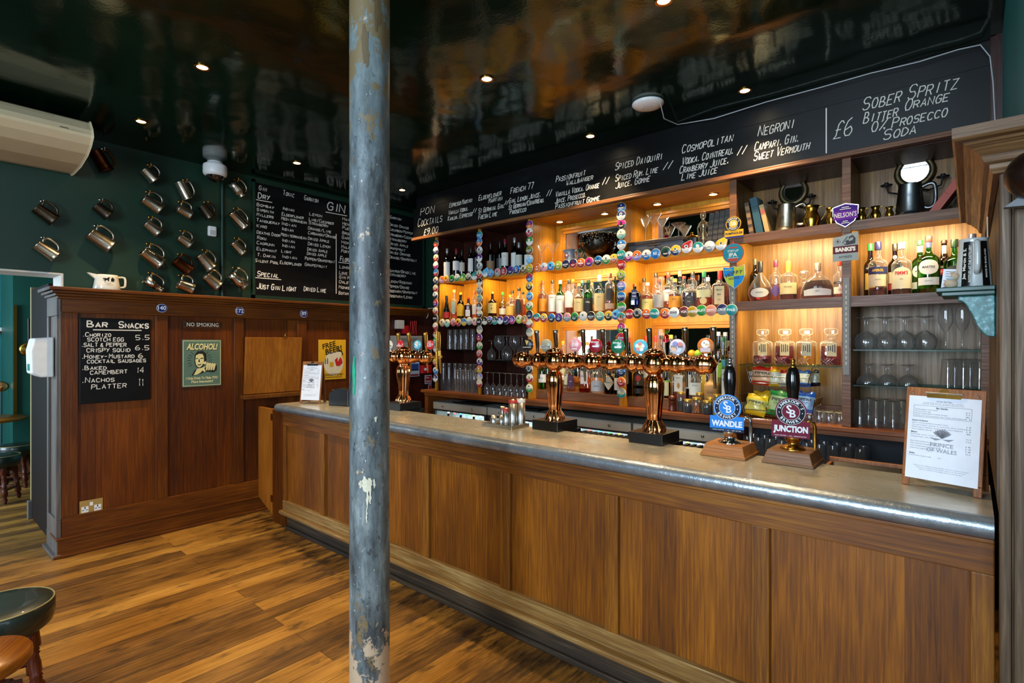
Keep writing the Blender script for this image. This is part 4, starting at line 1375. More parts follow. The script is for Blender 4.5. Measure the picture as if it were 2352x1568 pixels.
for a in ((1247, 644.5, 19, yb, 'spirit', 'clear', ('gold', .62), ('#6b3a18', .035), [(.12, .48, '#d98b1e', 130)], 'pale gold bottle with orange label, first in the punch bowl bay'),
          (1269, 643.7, 19, yb, 'spirit', 'clear', ('amber', .5), ('#1d1d1d', .03), [(.10, .58, WHT, 140, [('ARRAN', .5, .009, .03, DARKTXT)])], 'whisky bottle with black cap and white label beside a green bottle'),
          (1287, 644, 19, yb, 'spirit', 'green', None, ('#dcd6bf', .032), [(.06, .56, '#dfe0d8', 140, [('LAPHROAIG', .44, .009, .034, DARKTXT)])], 'green bottle with white cap and white label on the middle shelf'),
          (1307, 642, 19, yb, 'spirit', 'clear', ('amber', .45), ('#22201d', .035), [(.20, .66, '#e2e0da', 140, [('JURA', .54, .008, .02, '#e2e0da')], 'arch')], 'whisky bottle with arched white label and dark top'),
          (1297, 660, 12, yk, 'tall', 'clear', None, ('#9a3c32', .02), [], 'small clear bottle with dull red cap behind the arched label'),
          (1317, 641, 16, yk, 'spirit', 'clear', None, ('#e0a818', .025), [], 'clear bottle with yellow cap behind the whisky row'),
          (1330, 651, 23, yb, 'squat', 'clear', ('gold', .55), ('#d8b060', .022, .016), [(.08, .50, '#d5c690', 140, [('SINGLE MALT', .38, .006, .036, '#5d4b2c')])], 'stout gold whisky bottle with cork-coloured cap and cream label'),
          (1338, 644, 16, yk, 'tall', 'pale', None, ('#2d8f7c', .025), [], 'pale bottle with teal cap behind the stout gold bottle'),
          (1351, 642, 21, yb, 'spirit', 'green', ('deep', .3), ('#14301a', .03, .016), [(.02, .46, '#14181a', 150, [('Ardbeg', .34, .014, .034, '#d8d4c0')])], 'green bottle with black label and pale lettering'),
          (1360, 649, 14, yk, 'tall', 'clear', None, ('#8e7a52', .025), [], 'clear bottle with dull gold cap behind the black labelled green one'),
          (1377, 632, 24, yb, 'spirit', 'pale', ('gold', .3), ('#d3c68f', .055, .018), [(.06, .52, '#d5c58f', 150, [('OBAN', .42, .008, .03, '#6a5a35')])], 'tall pale bottle with cream top and cream label'),
          (1401, 627.6, 22, yb, 'tall', 'clear', ('gold', .5), ('#5a2f1c', .04), [(.30, .62, '#2b2a28', 120, (), 'oval'), (.10, .24, '#b9aa92', 130)], 'tall whisky bottle with brown top and dark oval label'),
          (1411, 636, 14, yk, 'tall', 'green', None, ('#3a2a20', .03), [], 'green bottle behind the badge column between the mirrored bays'),
          (1458, 652.4, 28, 3.955, 'slab', 'blue', None, ('#b9743d', .022, .017, .9), [(.45, .78, '#16245c', 44, [('HAIG', .66, .011, .026, '#dfe6f4'), ('CLUB', .54, .011, .026, '#dfe6f4')])], 'square deep blue bottle with copper cap'),
          (1479, 639, 16, yk, 'spirit', 'clear', ('amber', .5), ('#2b2722', .03), [], 'whisky bottle with dark cap behind the square blue bottle'),
          (1487, 649, 27, yb, 'squat', 'clear', ('gold', .55), ('#d9d2b2', .024, .0165), [(.06, .42, '#d9cf7e', 130, [('MALT', .3, .008, .028, '#6a6130')])], 'rounded gold whisky bottle with pale yellow label'),
          (1506.5, 627, 17, yk, 'spirit', 'clear', None, ('#28231c', .035), [], 'tall clear bottle with dark cap behind the embossed bottle'),
          (1513.5, 641, 25, yb, 'squat', 'clear', None, ('#b5443a', .025), [(.1, .5, '#9fa3a6', 120)], 'clear bottle with red cap and silver embossed front'),
          (1535, 626, 29, 4.05, 'spirit', 'clear', ('gold', .22), ('#b8352b', .04), [(.25, .55, '#dfdcd2', 140, [('PINK', .46, .009, .03, '#b8352b')], 'arch')], 'clear bottle with red-topped neck and arched white label'),
          (1543, 636, 13, 4.17, 'tall', 'clear', None, ('#4d5b46', .025), [], 'small clear bottle with grey-green cap at the back of the metal box bay'),
          (1550, 640, 28, yb, 'squat', 'clear', ('amber', .5), ('#b08a48', .03, .016), [(.08, .44, '#d5942c', 140, [('SMOKY', .34, .008, .032, '#5c3a10')])], 'amber whisky bottle with orange label and cork top'),
          (1561.6, 622, 24, 4.09, 'spirit', 'pale', None, ('#b57a63', .045), [], 'tall clear bottle with striped reddish top'),
          (1571, 634, 14, 4.18, 'tall', 'clear', None, ('#b23028', .022), [], 'clear bottle with small red cap at the very back of its shelf'),
          (1584, 642, 33, yb, 'square', 'clear', ('deep', .55), ('#17130f', .03, .018), [(.08, .50, '#2a2826', 60, [('SINGLE', .40, .006, .022, '#b8b2a2'), ('BARREL', .26, .006, .022, '#b8b2a2')], 'oval')], 'square dark amber bottle with black cap and black shield label'),
          (1591, 624, 19, 4.12, 'tall', 'clear', ('gold', .5), ('#2c2620', .03), [(.2, .55, '#3b2a1e', 110)], 'amber bottle with dark label behind the square dark one'),
          (1617, 623, 36, yb, 'squat', 'clear', ('amber', .36), ('#1f6a45', .045), [(.30, .50, '#d2cf9a', 110), (.12, .30, '#c3b27c', 50, (), 'oval')], 'large round-shouldered clear bottle with green top'),
          (1626, 637, 14, 4.16, 'tall', 'clear', None, ('#c9c9c4', .03), [], 'clear bottle with white cap behind the green topped one'),
          (1653.5, 622, 33, yb, 'square', 'clear', ('amber', .62), ('#c21f26', .062, .0165), [(.10, .58, '#d9c48e', 66, [("Maker's", .48, .012, .036, '#2b2118'), ('Mark', .36, .012, .024, '#2b2118'), ('WHISKY', .22, .006, .022, '#2b2118')])], 'square bourbon bottle with dripping red wax top and cream label'),
          (1671, 636, 20, 4.10, 'spirit', 'clear', ('amber', .6), ('#2b2118', .03), [(.1, .4, '#2a2622', 110)], 'amber bottle behind the red wax bottle'),
          (1683, 645, 17, yb, 'tall', 'clear', ('amber', .3), ('#22222a', .03), [(.28, .75, '#d3d4d2', 110, [('K', .6, .018, .014, '#1b1b1b')])], 'bottle with pale label half hidden by the steel strip')):
    bottle(*a[:4], s2, *a[4:], grp=G2)

b1 = 1.16
G3 = 'bottles on the lower step'
for a in ((1246, 822, 18, 4.0, 'spirit', 'green', None, ('#1d4f2a', .03), [(.22, .48, '#dfe4dc', 140, [('GIN', .36, .008, .02, '#25402b')]), (.64, .74, '#b3202c', 90, (), 'oval')], 'green gin bottle with red seal below the copper arm'),
          (1259, 815, 18, 4.05, 'spirit', 'teal', None, ('#2a6f74', .03), [], 'pale teal bottle half behind the middle copper column'),
          (1294, 783, 15, 4.1, 'tall', 'clear', None, ('#e0962a', .035), [(.2, .5, '#d9cf9a', 110)], 'clear bottle with orange cap showing above the copper arm'),
          (1304, 832, 18, 4.08, 'spirit', 'clear', None, ('#d9c23a', .02), [(.2, .5, '#d7d0a8', 120)], 'clear bottle with yellow top beside the middle copper column'),
          (1312, 836, 20, 4.0, 'squat', 'pink', None, ('#c05a4a', .03), [(.12, .62, '#4a2a4e', 90, [('OPIHR', .37, .008, .022, '#d9cfa2')], 'oval')], 'pink gin bottle with dark purple oval label'),
          (1343, 834, 26, 4.0, 'square', 'pink', ('pinkred', .12), ('#c77b6d', .03), [(.30, .72, '#ded6cf', 62, [('BRUNN', .56, .012, .04, '#4a4446')])], 'square pink gin bottle with white label'),
          (1349, 785, 14, 4.12, 'tall', 'clear', ('gold', .3), ('#e0812a', .03), [], 'bottle with bright orange cap above the copper arm'),
          (1371.5, 827, 28, 4.0, 'squat', 'clear', None, ('#7c8898', .045, .016, .6), [(.06, .40, '#b9bec4', 140, [('MARE', .22, .008, .04, '#454a52')], 'arch')], 'clear gin bottle with blue-grey stopper and silver base'),
          (1399, 838, 24, 4.0, 'squat', 'dark', None, ('#151515', .03, .02), [(.14, .66, '#cfc7ac', 130, [("HENDRICK'S", .40, .009, .042, '#2a2a28')], 'diamond')], 'black apothecary gin bottle with pale diamond label'),
          (1410, 828, 16, 4.12, 'squat', 'pale', None, ('#b9a14a', .02), [(.3, .6, '#d9d2a6', 110, (), 'oval')], 'pale bottle with small round label behind the black gin'),
          (1417, 842, 13, 4.0, 'spirit', 'dark', None, ('#16202c', .03), [(.16, .6, '#d6d4cc', 110)], 'dark bottle with white label beside the orange badge'),
          (1444, 775, 15, 3.955, 'tall', 'dark', None, ('#c22a22', .04), [], 'dark bottle with red cap at the edge of the metal box bay'),
          (1466.7, 826, 25, 3.99, 'spirit', 'dark', None, ('#161412', .03), [(.08, .22, '#1c1a18', 130), (.30, .62, '#2c281c', 130, [('7', .36, .014, .010, '#d0c08a')], 'arch'), (.42, .58, '#a92a26', 60, (), 'oval')], 'black rum bottle with red round emblem'),
          (1484, 771, 15, 4.1, 'spirit', 'clear', None, ('#c8301f', .05, .016), [(.3, .5, '#d8d8d8', 110)], 'clear bottle with tall red cap behind the far copper font'),
          (1505.5, 771, 15, 4.1, 'spirit', 'clear', None, ('#bb2f2a', .05, .016), [(.3, .5, '#d9b92a', 110)], 'clear bottle with red cap and yellow label behind the far copper font'),
          (1519, 770, 15, 4.14, 'spirit', 'clear', None, ('#2b2a22', .03), [(.4, .6, '#c9c2a8', 110)], 'clear bottle with black cap behind the floral badge'),
          (1541, 769, 15, 4.14, 'spirit', 'clear', ('yellow', .6), ('#d8c22f', .03), [], 'yellow liqueur bottle with yellow cap near the mirror frame'),
          (1530, 846, 20, 4.02, 'squat', 'olive', None, ('#6d8a3a', .03), [(.08, .55, '#c9c79a', 80), (.55, .60, '#7fae3a', 180)], 'round green bottle with pale vertical label'),
          (1559.6, 834, 30, 4.0, 'square', 'clear', ('amber', .18), ('#3a3430', .025), [(.22, .68, '#dcd8c8', 62, [('MARY', .60, .007, .03, '#3a3a3a')]), (.30, .46, '#e09a2c', 26, (), 'oval')], 'square clear bottle with white label and orange fruit picture'),
          (1582, 836, 14, 4.06, 'spirit', 'dark', None, ('#1d1b19', .03), [(.3, .7, '#cfd2d0', 100)], 'dark bottle with white label beside the square clear one'),
          (1597, 840, 27, 3.99, 'squat', 'clear', ('amber', .22), ('#4a4640', .025), [(.16, .52, '#dbe0d6', 140, [('BOTANIC', .44, .007, .034, '#3d6a4c')])], 'squat clear bottle with white label showing a green sprig'),
          (1617, 838, 20, 4.1, 'slab', 'clear', ('yellow', .7), ('#d8b82c', .025), [(.2, .75, '#d9b62e', 44)], 'yellow bottle with gold oval picture at the back'),
          (1650, 762, 19, 4.1, 'tall', 'pale', None, ('#c9cfcc', .03), [(.1, .55, '#d8dcd8', 110)], 'tall clear vodka bottle with glass stopper, nearer the metal strip'),
          (1666, 763, 20, 4.14, 'spirit', 'pale', None, ('#c4cac8', .03), [], 'tall clear bottle with glass stopper just behind the yellow-green label'),
          (1661, 775, 24, 4.02, 'spirit', 'pale', ('yellow', .55), ('#1e5a38', .035), [(.38, .62, '#7fae2a', 130, [('ZUBROW', .52, .008, .03, '#2a4a1c')], 'arch')], 'vodka bottle with dark green cap and green grass label'),
          (1682, 768, 18, 4.04, 'bell', 'pale', ('yellow', .4), ('#c3bd82', .05, .013), [], 'frosted pale green bottle with slim neck by the steel strip'),
          (1664, 826, 18, 3.97, 'square', 'pale', None, ('#1f6f78', .05, .019), [(.10, .78, '#d3dcd4', 60, [('KO', .66, .010, .02, '#2a3a2c'), ('KU', .54, .010, .02, '#2a3a2c')])], 'square pale bottle with teal cap and lettered white label')):
    bottle(*a[:4], b1, *a[4:], grp=G3)
bottle(1634, 850, 33, 3.97, b1, 'squat', 'clear', None, ('#b79a62', .04, .012), [], 'tan stoneware bottle with pouring spout beside the glass jars', grp=G3, turn=.5)
# stoneware: swap the glass for glazed clay
o = [c for c in COL.objects if c.type == 'EMPTY'][-1]
for c in o.children:
    if c.name.startswith('glass_body'):
        c.name = 'clay_body'
        c.data.materials[0] = flat('#b08a55', .5)
label_patch(o, .5 * 33 / scaleY(1634, 3.97), 2, .05, .09, '#a57f4b', 150, [('HONEY', .07, .009, .045, '#6b4c26')], 'label')

# brandy bay
yr = SHR2[1]
G4 = 'brandy bottles on the shelf'
for a in ((1734, 595, 23, 4.12, 'wine', 'olive', None, ('#4b4a3c', .045), [(.62, .70, '#a5472c', 180)], 'frosted olive green bottle behind the fluted teardrop bottle'),
          (1746, 601, 52, 4.02, 'bell', 'clear', ('amber', .34), ('#17171a', .075, .017), [(.10, .33, '#b9b8ae', 90, [('JANNEAU', .22, .009, .05, '#3a3a38')], 'oval')], 'teardrop brandy bottle with silver oval label'),
          (1782, 598, 26, 4.06, 'spirit', 'clear', ('gold', .42), ('#5d1d3c', .045), [(.10, .42, '#5b3f78', 110, (), 'diamond')], 'slim brandy bottle with purple cap and purple label'),
          (1811, 599.5, 37, 4.03, 'spirit', 'clear', ('deep', .42), ('#a88a3e', .075, .016), [(.16, .44, '#d6c48a', 130, [('Hennessy', .34, .011, .05, '#5d4a20')])], 'brandy bottle with gold neck and cream label'),
          (1878, 604.5, 70, 4.02, 'fan', 'clear', ('deep', .52), ('#b9b2a4', .05, .02, .9), [(.10, .30, '#b9b9b4', 100, [('XO', .22, .010, .024, '#3a3630')], 'arch')], 'wide fan-shaped dark brandy bottle with silver collar'),
          (1929.5, 599.5, 26, 4.03, 'spirit', 'clear', ('amber', .14), ('#c23a2a', .03), [(.38, .44, '#26222c', 150, [('MARTELL', .41, .006, .034, '#d9d4c4')]), (.12, .30, '#dccab2', 140, [('VS', .22, .011, .02, '#b8452f')])], 'clear cognac bottle with red cap beside the shield clips')):
    bottle(*a[:4], yr, *a[4:], grp=G4)
root = thing('decanter', (atY(1847, 650, 4.08).x, 4.08, yr + .0005), 'round cut-glass decanter with crystal stopper between brandy bottles', 'decanter', G4)
MB(M_GLASS).lathe([(.03, 0), (.045, .01), (.05, .05), (.036, .10), (.014, .125), (.022, .14), (.013, .15), (.015, .16)], 12, caps=False, smooth=False).build('glass_body', root)
MB(LQ['gold']).lathe([(.028, .004), (.042, .012), (.046, .05), (.034, .09)], 12).build('spirit', root)
MB(M_GLASS).lathe([(.012, .15), (.03, .172), (.034, .185), (.026, .2), (.004, .205)], 10, smooth=False).build('stopper', root)

G5 = 'vermouth bottles on the shelf'
for a in ((1999, 560, 25, 4.12, 'spirit', 'brown', ('deep', .6), ('#2e9a4a', .045), [(.50, .58, '#20201c', 140, [('NOILLY', .54, .009, .04, '#dcd8c4')]), (.15, .45, '#c9a23a', 100)], 'brown vermouth bottle with green top'),
          (2016.5, 555.6, 37, 4.02, 'spirit', 'clear', ('red', .16), ('#1d1f4e', .05, .018), [(.40, .53, '#1c2458', 150, [('APEROL', .465, .016, .062, '#f0b51c')]), (.18, .39, '#d5c1a0', 110, [('APERITIVO', .30, .005, .03, '#2c5c3a')])], 'aperitif bottle with navy cap, navy band and red liquid'),
          (2055.7, 560, 27, 4.1, 'spirit', 'brown', ('deep', .6), ('#2b211b', .045), [(.25, .46, '#d3c5a0', 130), (.12, .24, '#b03a3a', 130), (.70, .78, '#d8c9a2', 90, (), 'oval')], 'dark brown bottle with cream neck tag and red label'),
          (2071, 556.6, 38, 4.02, 'spirit', 'clear', ('deep', .14), ('#d8d3cd', .04, .018), [(.12, .52, '#d9cfae', 140, [("PIMM'S", .41, .022, .066, '#c02a26'), ('No', .30, .009, .016, '#4a5a3a')], 'arch')], 'clear bottle with white cap and cream label lettered in red'),
          (2113, 552, 33, 4.12, 'spirit', 'green', None, ('#3aa048', .03, .016), [(.32, .54, '#d9d6cd', 110, [('MARTINI', .43, .011, .046, '#23283a')], 'oval'), (.12, .24, '#c8cfc4', 130), (.78, .9, '#b9b4b4', 150)], 'green vermouth bottle with bright green cap, partly behind its twin'),
          (2133, 542.6, 43, 4.02, 'spirit', 'green', None, ('#7a2f28', .035, .018), [(.33, .58, '#d5d2d0', 110, [('MARTINI', .455, .014, .060, '#23283a')], 'oval'), (.15, .28, '#c5ccd0', 120, [('BIANCO', .22, .006, .034, '#4a5060')]), (.80, .92, '#46507c', 150)], 'green vermouth bottle with dark red cap in front'),
          (2168.6, 552, 23, 4.1, 'wine', 'brown', ('deep', .6), ('#3b2218', .02), [(.36, .46, '#c7253a', 140, [('PORT', .41, .008, .03, '#f0d0d0')]), (.47, .53, '#231a18', 140, [('COCKBURN', .50, .006, .036, '#dcd8d0')]), (.74, .90, '#c9b79a', 90)], 'brown port bottle with crimson band'),
          (2192.5, 550, 40, 4.02, 'spirit', 'green', None, ('#14301c', .045, .018), [(.18, .50, '#1b2a20', 140, [("STONE'S", .36, .017, .06, '#d9dcd0'), ('GINGER', .24, .008, .036, '#d9dcd0')], 'arch')], 'green ginger wine bottle with dark arched label'),
          (2233.6, 537.5, 30, 4.05, 'spirit', 'clear', ('amber', .8), ('#22304e', .04, .018), [(.80, .88, '#8a6f7c', 150), (.2, .5, '#1a1a1c', 120)], 'amber bottle with navy cap behind the whisky jug')):
    bottle(*a[:4], yr, *a[4:], grp=G5)

# four square decanters
G6 = 'square glass decanters'
gz = 1.4455
for px, lq, d in ((1752, 'red', 'square crystal decanter of pale red liquid, first from the steel strip'), (1802.5, 'pinkred', 'square crystal decanter of dark red liquid behind the black pump handle'),
                  (1852, 'yellow', 'square crystal decanter of yellow liquid with a grey tag'), (1908.7, 'pinkred', 'square crystal decanter of raspberry liquid beside the divider post')):
    P = atY(px, 800, 4.02)
    root = thing('decanter', (P.x, 4.02, gz), d, 'decanter', G6, .1)
    MB(M_GLASS).lathe([(.055, 0, 6), (.06, .006, 6), (.06, .150, 6), (.05, .160, 5), (.022, .168, 2), (.018, .180, 2), (.028, .186, 2)], 28, caps=False).build('glass_body', root)
    lv = .06 if lq == 'red' else .13
    mb = MB(LQ[lq]).lathe([(.050, .008, 6), (.054, .014, 6), (.054, lv, 6)], 28)
    if lq in ('pinkred', 'red'):
        for k in range(10):
            mb.ball(.012, flat('#a3202a', .4), T(R(-.035, .035), R(-.035, .035), R(.02, .05)), n=8)
    mb.build('spirit', root)
    cg = MB(M_GLASS)
    for s in (-1, 1):
        for k in range(3):
            cg.tube([(-.056 + k * .018, -.0625, .01 + (.0 if s < 0 else .04)), (-.016 + k * .018, -.0625, .05 - (.0 if s < 0 else .04))], .0016, None, 5)
    cg.build('cut_pattern', root)
    MB(M_GLASS).lathe([(.018, .178), (.022, .186), (.026, .196), (.02, .202), (.038, .212, 4), (.040, .238, 4), (.03, .246, 4)], 16, smooth=False).build('stopper', root)
    tg = MB(flat('#cbb98c' if lq != 'yellow' else '#a9a38c', .7)).quad(.056, .088, None, T(.008, -.066, .108) @ FRONT)
    for k in range(4):
        tg.quad(.006, R(.03, .06), M_INK, T(-.010 + k * .012, -.0665, .115) @ FRONT)
    tg.build('paper_tag', root)


# ------------------------------------------------------------------ glassware
def gl_mesh(prof, n=20):
    return MB(M_GLASS).lathe(prof, n, caps=False)


PROTO = {
    'highball': [(1e-4, .004), (.026, .0), (.028, .003), (.031, .06), (.034, .145)],
    'pint': [(1e-4, .006), (.030, .0), (.032, .004), (.034, .05), (.040, .10), (.043, .15)],
    'wine': [(1e-4, .006), (.034, 0), (.034, .002), (.006, .010), (.004, .02), (.004, .085), (.010, .095), (.030, .115), (.038, .14), (.036, .17), (.031, .195)],
    'copa': [(1e-4, .006), (.042, 0), (.042, .002), (.007, .010), (.0055, .02), (.006, .085), (.014, .097), (.044, .122), (.056, .155), (.054, .185), (.045, .215)],
    'coupe': [(1e-4, .005), (.032, 0), (.032, .002), (.006, .008), (.0045, .015), (.006, .05), (.02, .058), (.042, .075), (.052, .10), (.051, .107)],
    'flute': [(1e-4, .005), (.032, 0), (.032, .002), (.006, .009), (.0045, .02), (.005, .09), (.016, .105), (.030, .135), (.033, .165), (.028, .215)],
    'tumbler': [(1e-4, .008), (.030, 0), (.033, .004), (.033, .05), (.038, .056), (.041, .125)],
    'short': [(1e-4, .008), (.026, 0), (.031, .006), (.036, .04), (.037, .07)],
    'martini': [(1e-4, .006), (.034, 0), (.034, .002), (.006, .007), (.0042, .015), (.0042, .095), (.012, .103), (.056, .165)],
    'balloon': [(1e-4, .006), (.040, 0), (.040, .002), (.006, .010), (.005, .02), (.006, .07), (.020, .082), (.050, .11), (.058, .14), (.050, .175), (.043, .19)],
}
_pm = {}


def glassware(kind, x, y, z, lab, cat, grp, inv=False, h=None, r=None, name=None):
    if kind not in _pm:
        o = gl_mesh(PROTO[kind], 20 if kind != 'tumbler' else 12).build(name or kind + '_glass')
        _pm[kind] = o
        first = True
    else:
        o = _pm[kind].copy()
        COL.objects.link(o)
    p = PROTO[kind]
    H = max(q[1] for q in p)
    k = (h / H) if h else 1.0
    kr = (r / max(q[0] for q in p)) if r else k
    o.location = (x, y, z + (H * k if inv else 0) + .0004)
    o.rotation_euler = (math.pi if inv else 0, 0, R(0, 6))
    o.scale = (kr, kr, k)
    tag(o, lab, cat, grp)
    return o


yg = 3.96
for i, px in enumerate((1033.5, 1046.5, 1059.5, 1071.5, 1086)):
    glassware('highball', atY(px, 800, yg).x, yg, 1.524, 'tall straight glass on the upper glass shelf, %s from the green wall' % ORD[i], 'glass', 'tall glasses on the glass shelf', True, .215, .030)
for i, px in enumerate((1019, 1032, 1045.7, 1058, 1070, 1081.7, 1093)):
    glassware('pint', atY(px, 890, 3.99 if i > 0 else 3.95).x, 3.99 if i > 0 else 3.95, CB, 'tall beer glass at the back of the worktop, %s from the fire alarm' % ORD[i], 'glass', 'tall beer glasses on the worktop', True, .30, .031)
for i, px in enumerate((1052, 1064.5, 1077, 1090)):
    o = glassware('highball', atY(px, 890, 3.92).x, 3.92, CB, 'shorter printed glass in front of the tall beer glasses, %s from the fire alarm' % ORD[i], 'glass', 'printed glasses on the worktop', True, .235, .030)
for i, (px, inv, yy, rr) in enumerate(((1129, True, 3.95, .044), (1147, False, 4.02, .055), (1164, True, 4.03, .055), (1182, False, 4.10, .056), (1199, True, 4.04, .054))):
    glassware('balloon', atY(px, 820, yy).x, yy, 1.4185, '%s balloon glass on the glass shelf, %s from the second badge column' % ('upside-down' if inv else 'upright', ORD[i]), 'glass', 'balloon glasses on the glass shelf', inv, .20 if i == 0 else .25, rr)
for i, px in enumerate((1119, 1133, 1147.5, 1161, 1174, 1187.5, 1201)):
    glassware('wine', atY(px, 905, 3.92).x, 3.92, CB, 'upside-down wine glass on the back worktop, %s from the second badge column' % ORD[i], 'glass', 'inverted wine glasses on the worktop', True, .225, .032)
for row, yy in ((0, 4.0), (1, 4.12)):
    for i, px in enumerate((1986, 2030, 2075, 2123)):
        glassware('copa', atY(px, 800, 4.0).x, yy, 1.5565, 'large upside-down wine glass, %s from the divider in the %s row' % (ORD[i], ('front', 'rear')[row]), 'glass', 'large inverted wine glasses', True, .20, .058)
for i, px in enumerate((2172, 2210, 2250)):
    glassware('flute', atY(px, 800, 4.0).x, 4.0, 1.5565, 'upright slim wine glass under the teal corbel, %s from the big glasses' % ORD[i], 'glass', 'upright slim wine glasses', False, .245, .036)
for row, yy in ((0, 4.0), (1, 4.12)):
    for i, px in enumerate((1990, 2035, 2083)):
        glassware('coupe', atY(px, 880, 4.0).x, yy, 1.3365, 'upside-down coupe glass, %s from the divider in the %s row' % (ORD[i], ('front', 'rear')[row]), 'glass', 'inverted coupe glasses', True, .125, .054)
for row, yy in ((0, 4.02), (1, 4.12)):
    for i, px in enumerate((2178, 2214, 2251)[:3 - row]):
        glassware('highball', atY(px, 880, 4.02).x + row * .03, yy, 1.3365, 'tall upside-down tumbler over the clipboard, %s from the coupes in the %s row' % (ORD[i], ('front', 'rear')[row]), 'glass', 'tall inverted tumblers', True, .165, .038)
for row, yy in ((0, 3.98), (1, 4.12)):
    for i, px in enumerate((1976, 2013, 2052, 2088)):
        glassware('tumbler', atY(px, 970, 3.98).x + row * .03, yy, CB, 'ribbed stacking tumbler upside down, %s from the divider in the %s row' % (ORD[i], ('front', 'rear')[row]), 'glass', 'ribbed tumblers on the worktop', True, .165, .042)
for row, yy in ((0, 3.97), (1, 4.07)):
    for i, px in enumerate((1860, 1882, 1904, 1928)):
        glassware('short', atY(px, 960, 3.97).x, yy, CB, 'small upside-down tumbler beside the crisp basket, %s along the %s row' % (ORD[i], ('front', 'rear')[row]), 'glass', 'small tumblers on the worktop', True, .075, .036)
for row, yy in ((0, 3.95), (1, 4.10)):
    for i in range(10):
        glassware('pint', -1.20 + i * .075, yy, .7905, 'pint glass on the low shelf behind the hand pumps, %s along the %s row' % (ORD[i], ('front', 'rear')[row]), 'glass', 'pint glasses on the low shelf', True, .15, .036)
t3 = 2.2955
for px, top, r_, d, zz in ((1244.4, 562, .052, 'martini glass on the top shelf close to the third badge column', t3), (1269.7, 559.5, .058, 'martini glass on the top shelf next to the grey jug', t3)):
    P = atY(px, top, 3.95)
    glassware('martini', P.x, 3.95, zz, d, 'glass', 'martini glasses', False, P.z - zz, r_)
zb_ = 2.415
for px, top, r_, yy, d in ((1482, 499.6, .048, 4.03, 'martini glass on the grey metal box, nearest the badge column'), (1502, 491, .060, 3.97, 'tallest martini glass on the grey metal box'), (1521, 499.6, .052, 4.04, 'martini glass on the grey metal box beside the tallest one'), (1558.6, 513, .056, 3.97, 'low cocktail glass at the end of the grey metal box')):
    P = atY(px, top, yy)
    glassware('martini', P.x, yy, zb_, d, 'glass', 'martini glasses', False, max(.08, P.z - zb_), r_)

# ------------------------------------------------------------------ round beer badges
BC = {'red': '#b3262a', 'navy': '#1f2a5a', 'cream': '#ddd2b4', 'teal': '#1f8f8c', 'olive': '#7f8a2a', 'lime': '#a9bf3a', 'magenta': '#c2267e', 'lavender': '#9a8fd0', 'orange': '#df6a24', 'yellow': '#e0b62e', 'black': '#1a1a1c',
      'white': '#e4e2dc', 'grey': '#8b8f8d', 'purple': '#5d2a86', 'pink': '#de8f96', 'brown': '#6a4526', 'tan': '#b48a55', 'blue': '#2573b8', 'sky blue': '#5db2dd', 'green': '#2f8f3a', 'maroon': '#6b2630', 'mustard': '#b58a20', 'salmon': '#d98468', 'mint': '#7fc0a4', 'dark green': '#17493a'}
MOT = ['band', 'split', 'dot', 'star', 'band', 'tri', 'split', 'ring']


def badge_mesh(mb, r, c1, c2, motif, M, text=None, tcol='#f0eee6', leaf=False):
    rim = flat('#d9d4c6', .35)
    A, B = flat(BC[c1], .3, coat=.2), flat(BC[c2], .3, coat=.2)
    n = 24
    # domed disc with a pale rim; a leaf badge has its upper corner drawn out
    def rr(a):
        k = 1.0
        if leaf:
            k += .55 * max(0, math.cos(a - rad(52))) ** 9
        return k
    rings = [(1.0, 0), (1.0, .006), (.955, .008), (.6, .012), (.25, .0135)]
    vs, fa = [], []
    for q, z in rings:
        for i in range(n):
            a = 2 * math.pi * i / n
            vs.append((r * q * rr(a) * math.cos(a), r * q * rr(a) * math.sin(a), z))
    vs.append((0, 0, .014))
    b0 = len(mb.v)
    for j in range(4):
        for i in range(n):
            k = (i + 1) % n
            f = (j * n + i, j * n + k, (j + 1) * n + k, (j + 1) * n + i)
            yc = sum(vs[t][1] for t in f) / 4
            fa.append((f, rim if j < 2 else (B if yc < -.08 * r else A)))
    for i in range(n):
        fa.append(((4 * n + i, 4 * n + (i + 1) % n, 5 * n), A if math.sin(2 * math.pi * (i + .5) / n) > -.1 else B))
    for f, mt in fa:
        mb.add([vs[t] for t in f], [tuple(range(len(f)))], mt, True, M)
    z = .0148
    if text:
        mb.text(text, r * (.62 if len(text) < 3 else .42), flat(tcol, .5), M, w=min(r * 1.35, r * .36 * len(text)), bold=.03, z=z)
    else:
        # small printed emblem: pale title bar, caption lines and a picture that differs from badge to badge
        k = MOT.index(motif)
        rnd = random.Random(c1 + c2 + motif)
        pale = flat(('#e9e4d6', '#e6d9a8', '#d8e2e6', '#efe0d4')[rnd.randrange(4)], .5)
        ink = flat(('#1f2430', '#3a1c18', '#f0ece0', '#22382c')[rnd.randrange(4)], .5)
        if k in (0, 4, 6):
            mb.quad(r * 1.25, r * .30, pale, M, 0, -.08 * r, z - .0008).quad(r * .95, r * .09, ink, M, 0, -.08 * r, z)
            mb.quad(r * .6, r * .06, pale, M, 0, -.45 * r, z - .0015)
            m0 = .42
        else:
            mb.quad(r * .9, r * .10, pale, M, 0, -.30 * r, z - .001).quad(r * .6, r * .06, pale, M, 0, -.47 * r, z - .0015)
            m0 = .22
        q = rnd.randrange(4, 8)
        sz = r * (.26 if m0 > .3 else .40)
        mb.poly([(sz * rnd.uniform(.55, 1.15) * math.cos(2 * math.pi * i / (q * 2)), m0 * r + sz * rnd.uniform(.5, 1.0) * math.sin(2 * math.pi * i / (q * 2))) for i in range(q * 2)], B if rnd.random() < .5 else pale, M, z - .0008)
        mb.disc(sz * .45, ink, M @ T(rnd.uniform(-.08, .08) * r, m0 * r, 0), z, 9)


GB = 'round beer badges on the back bar'
YF = Y0 - .018


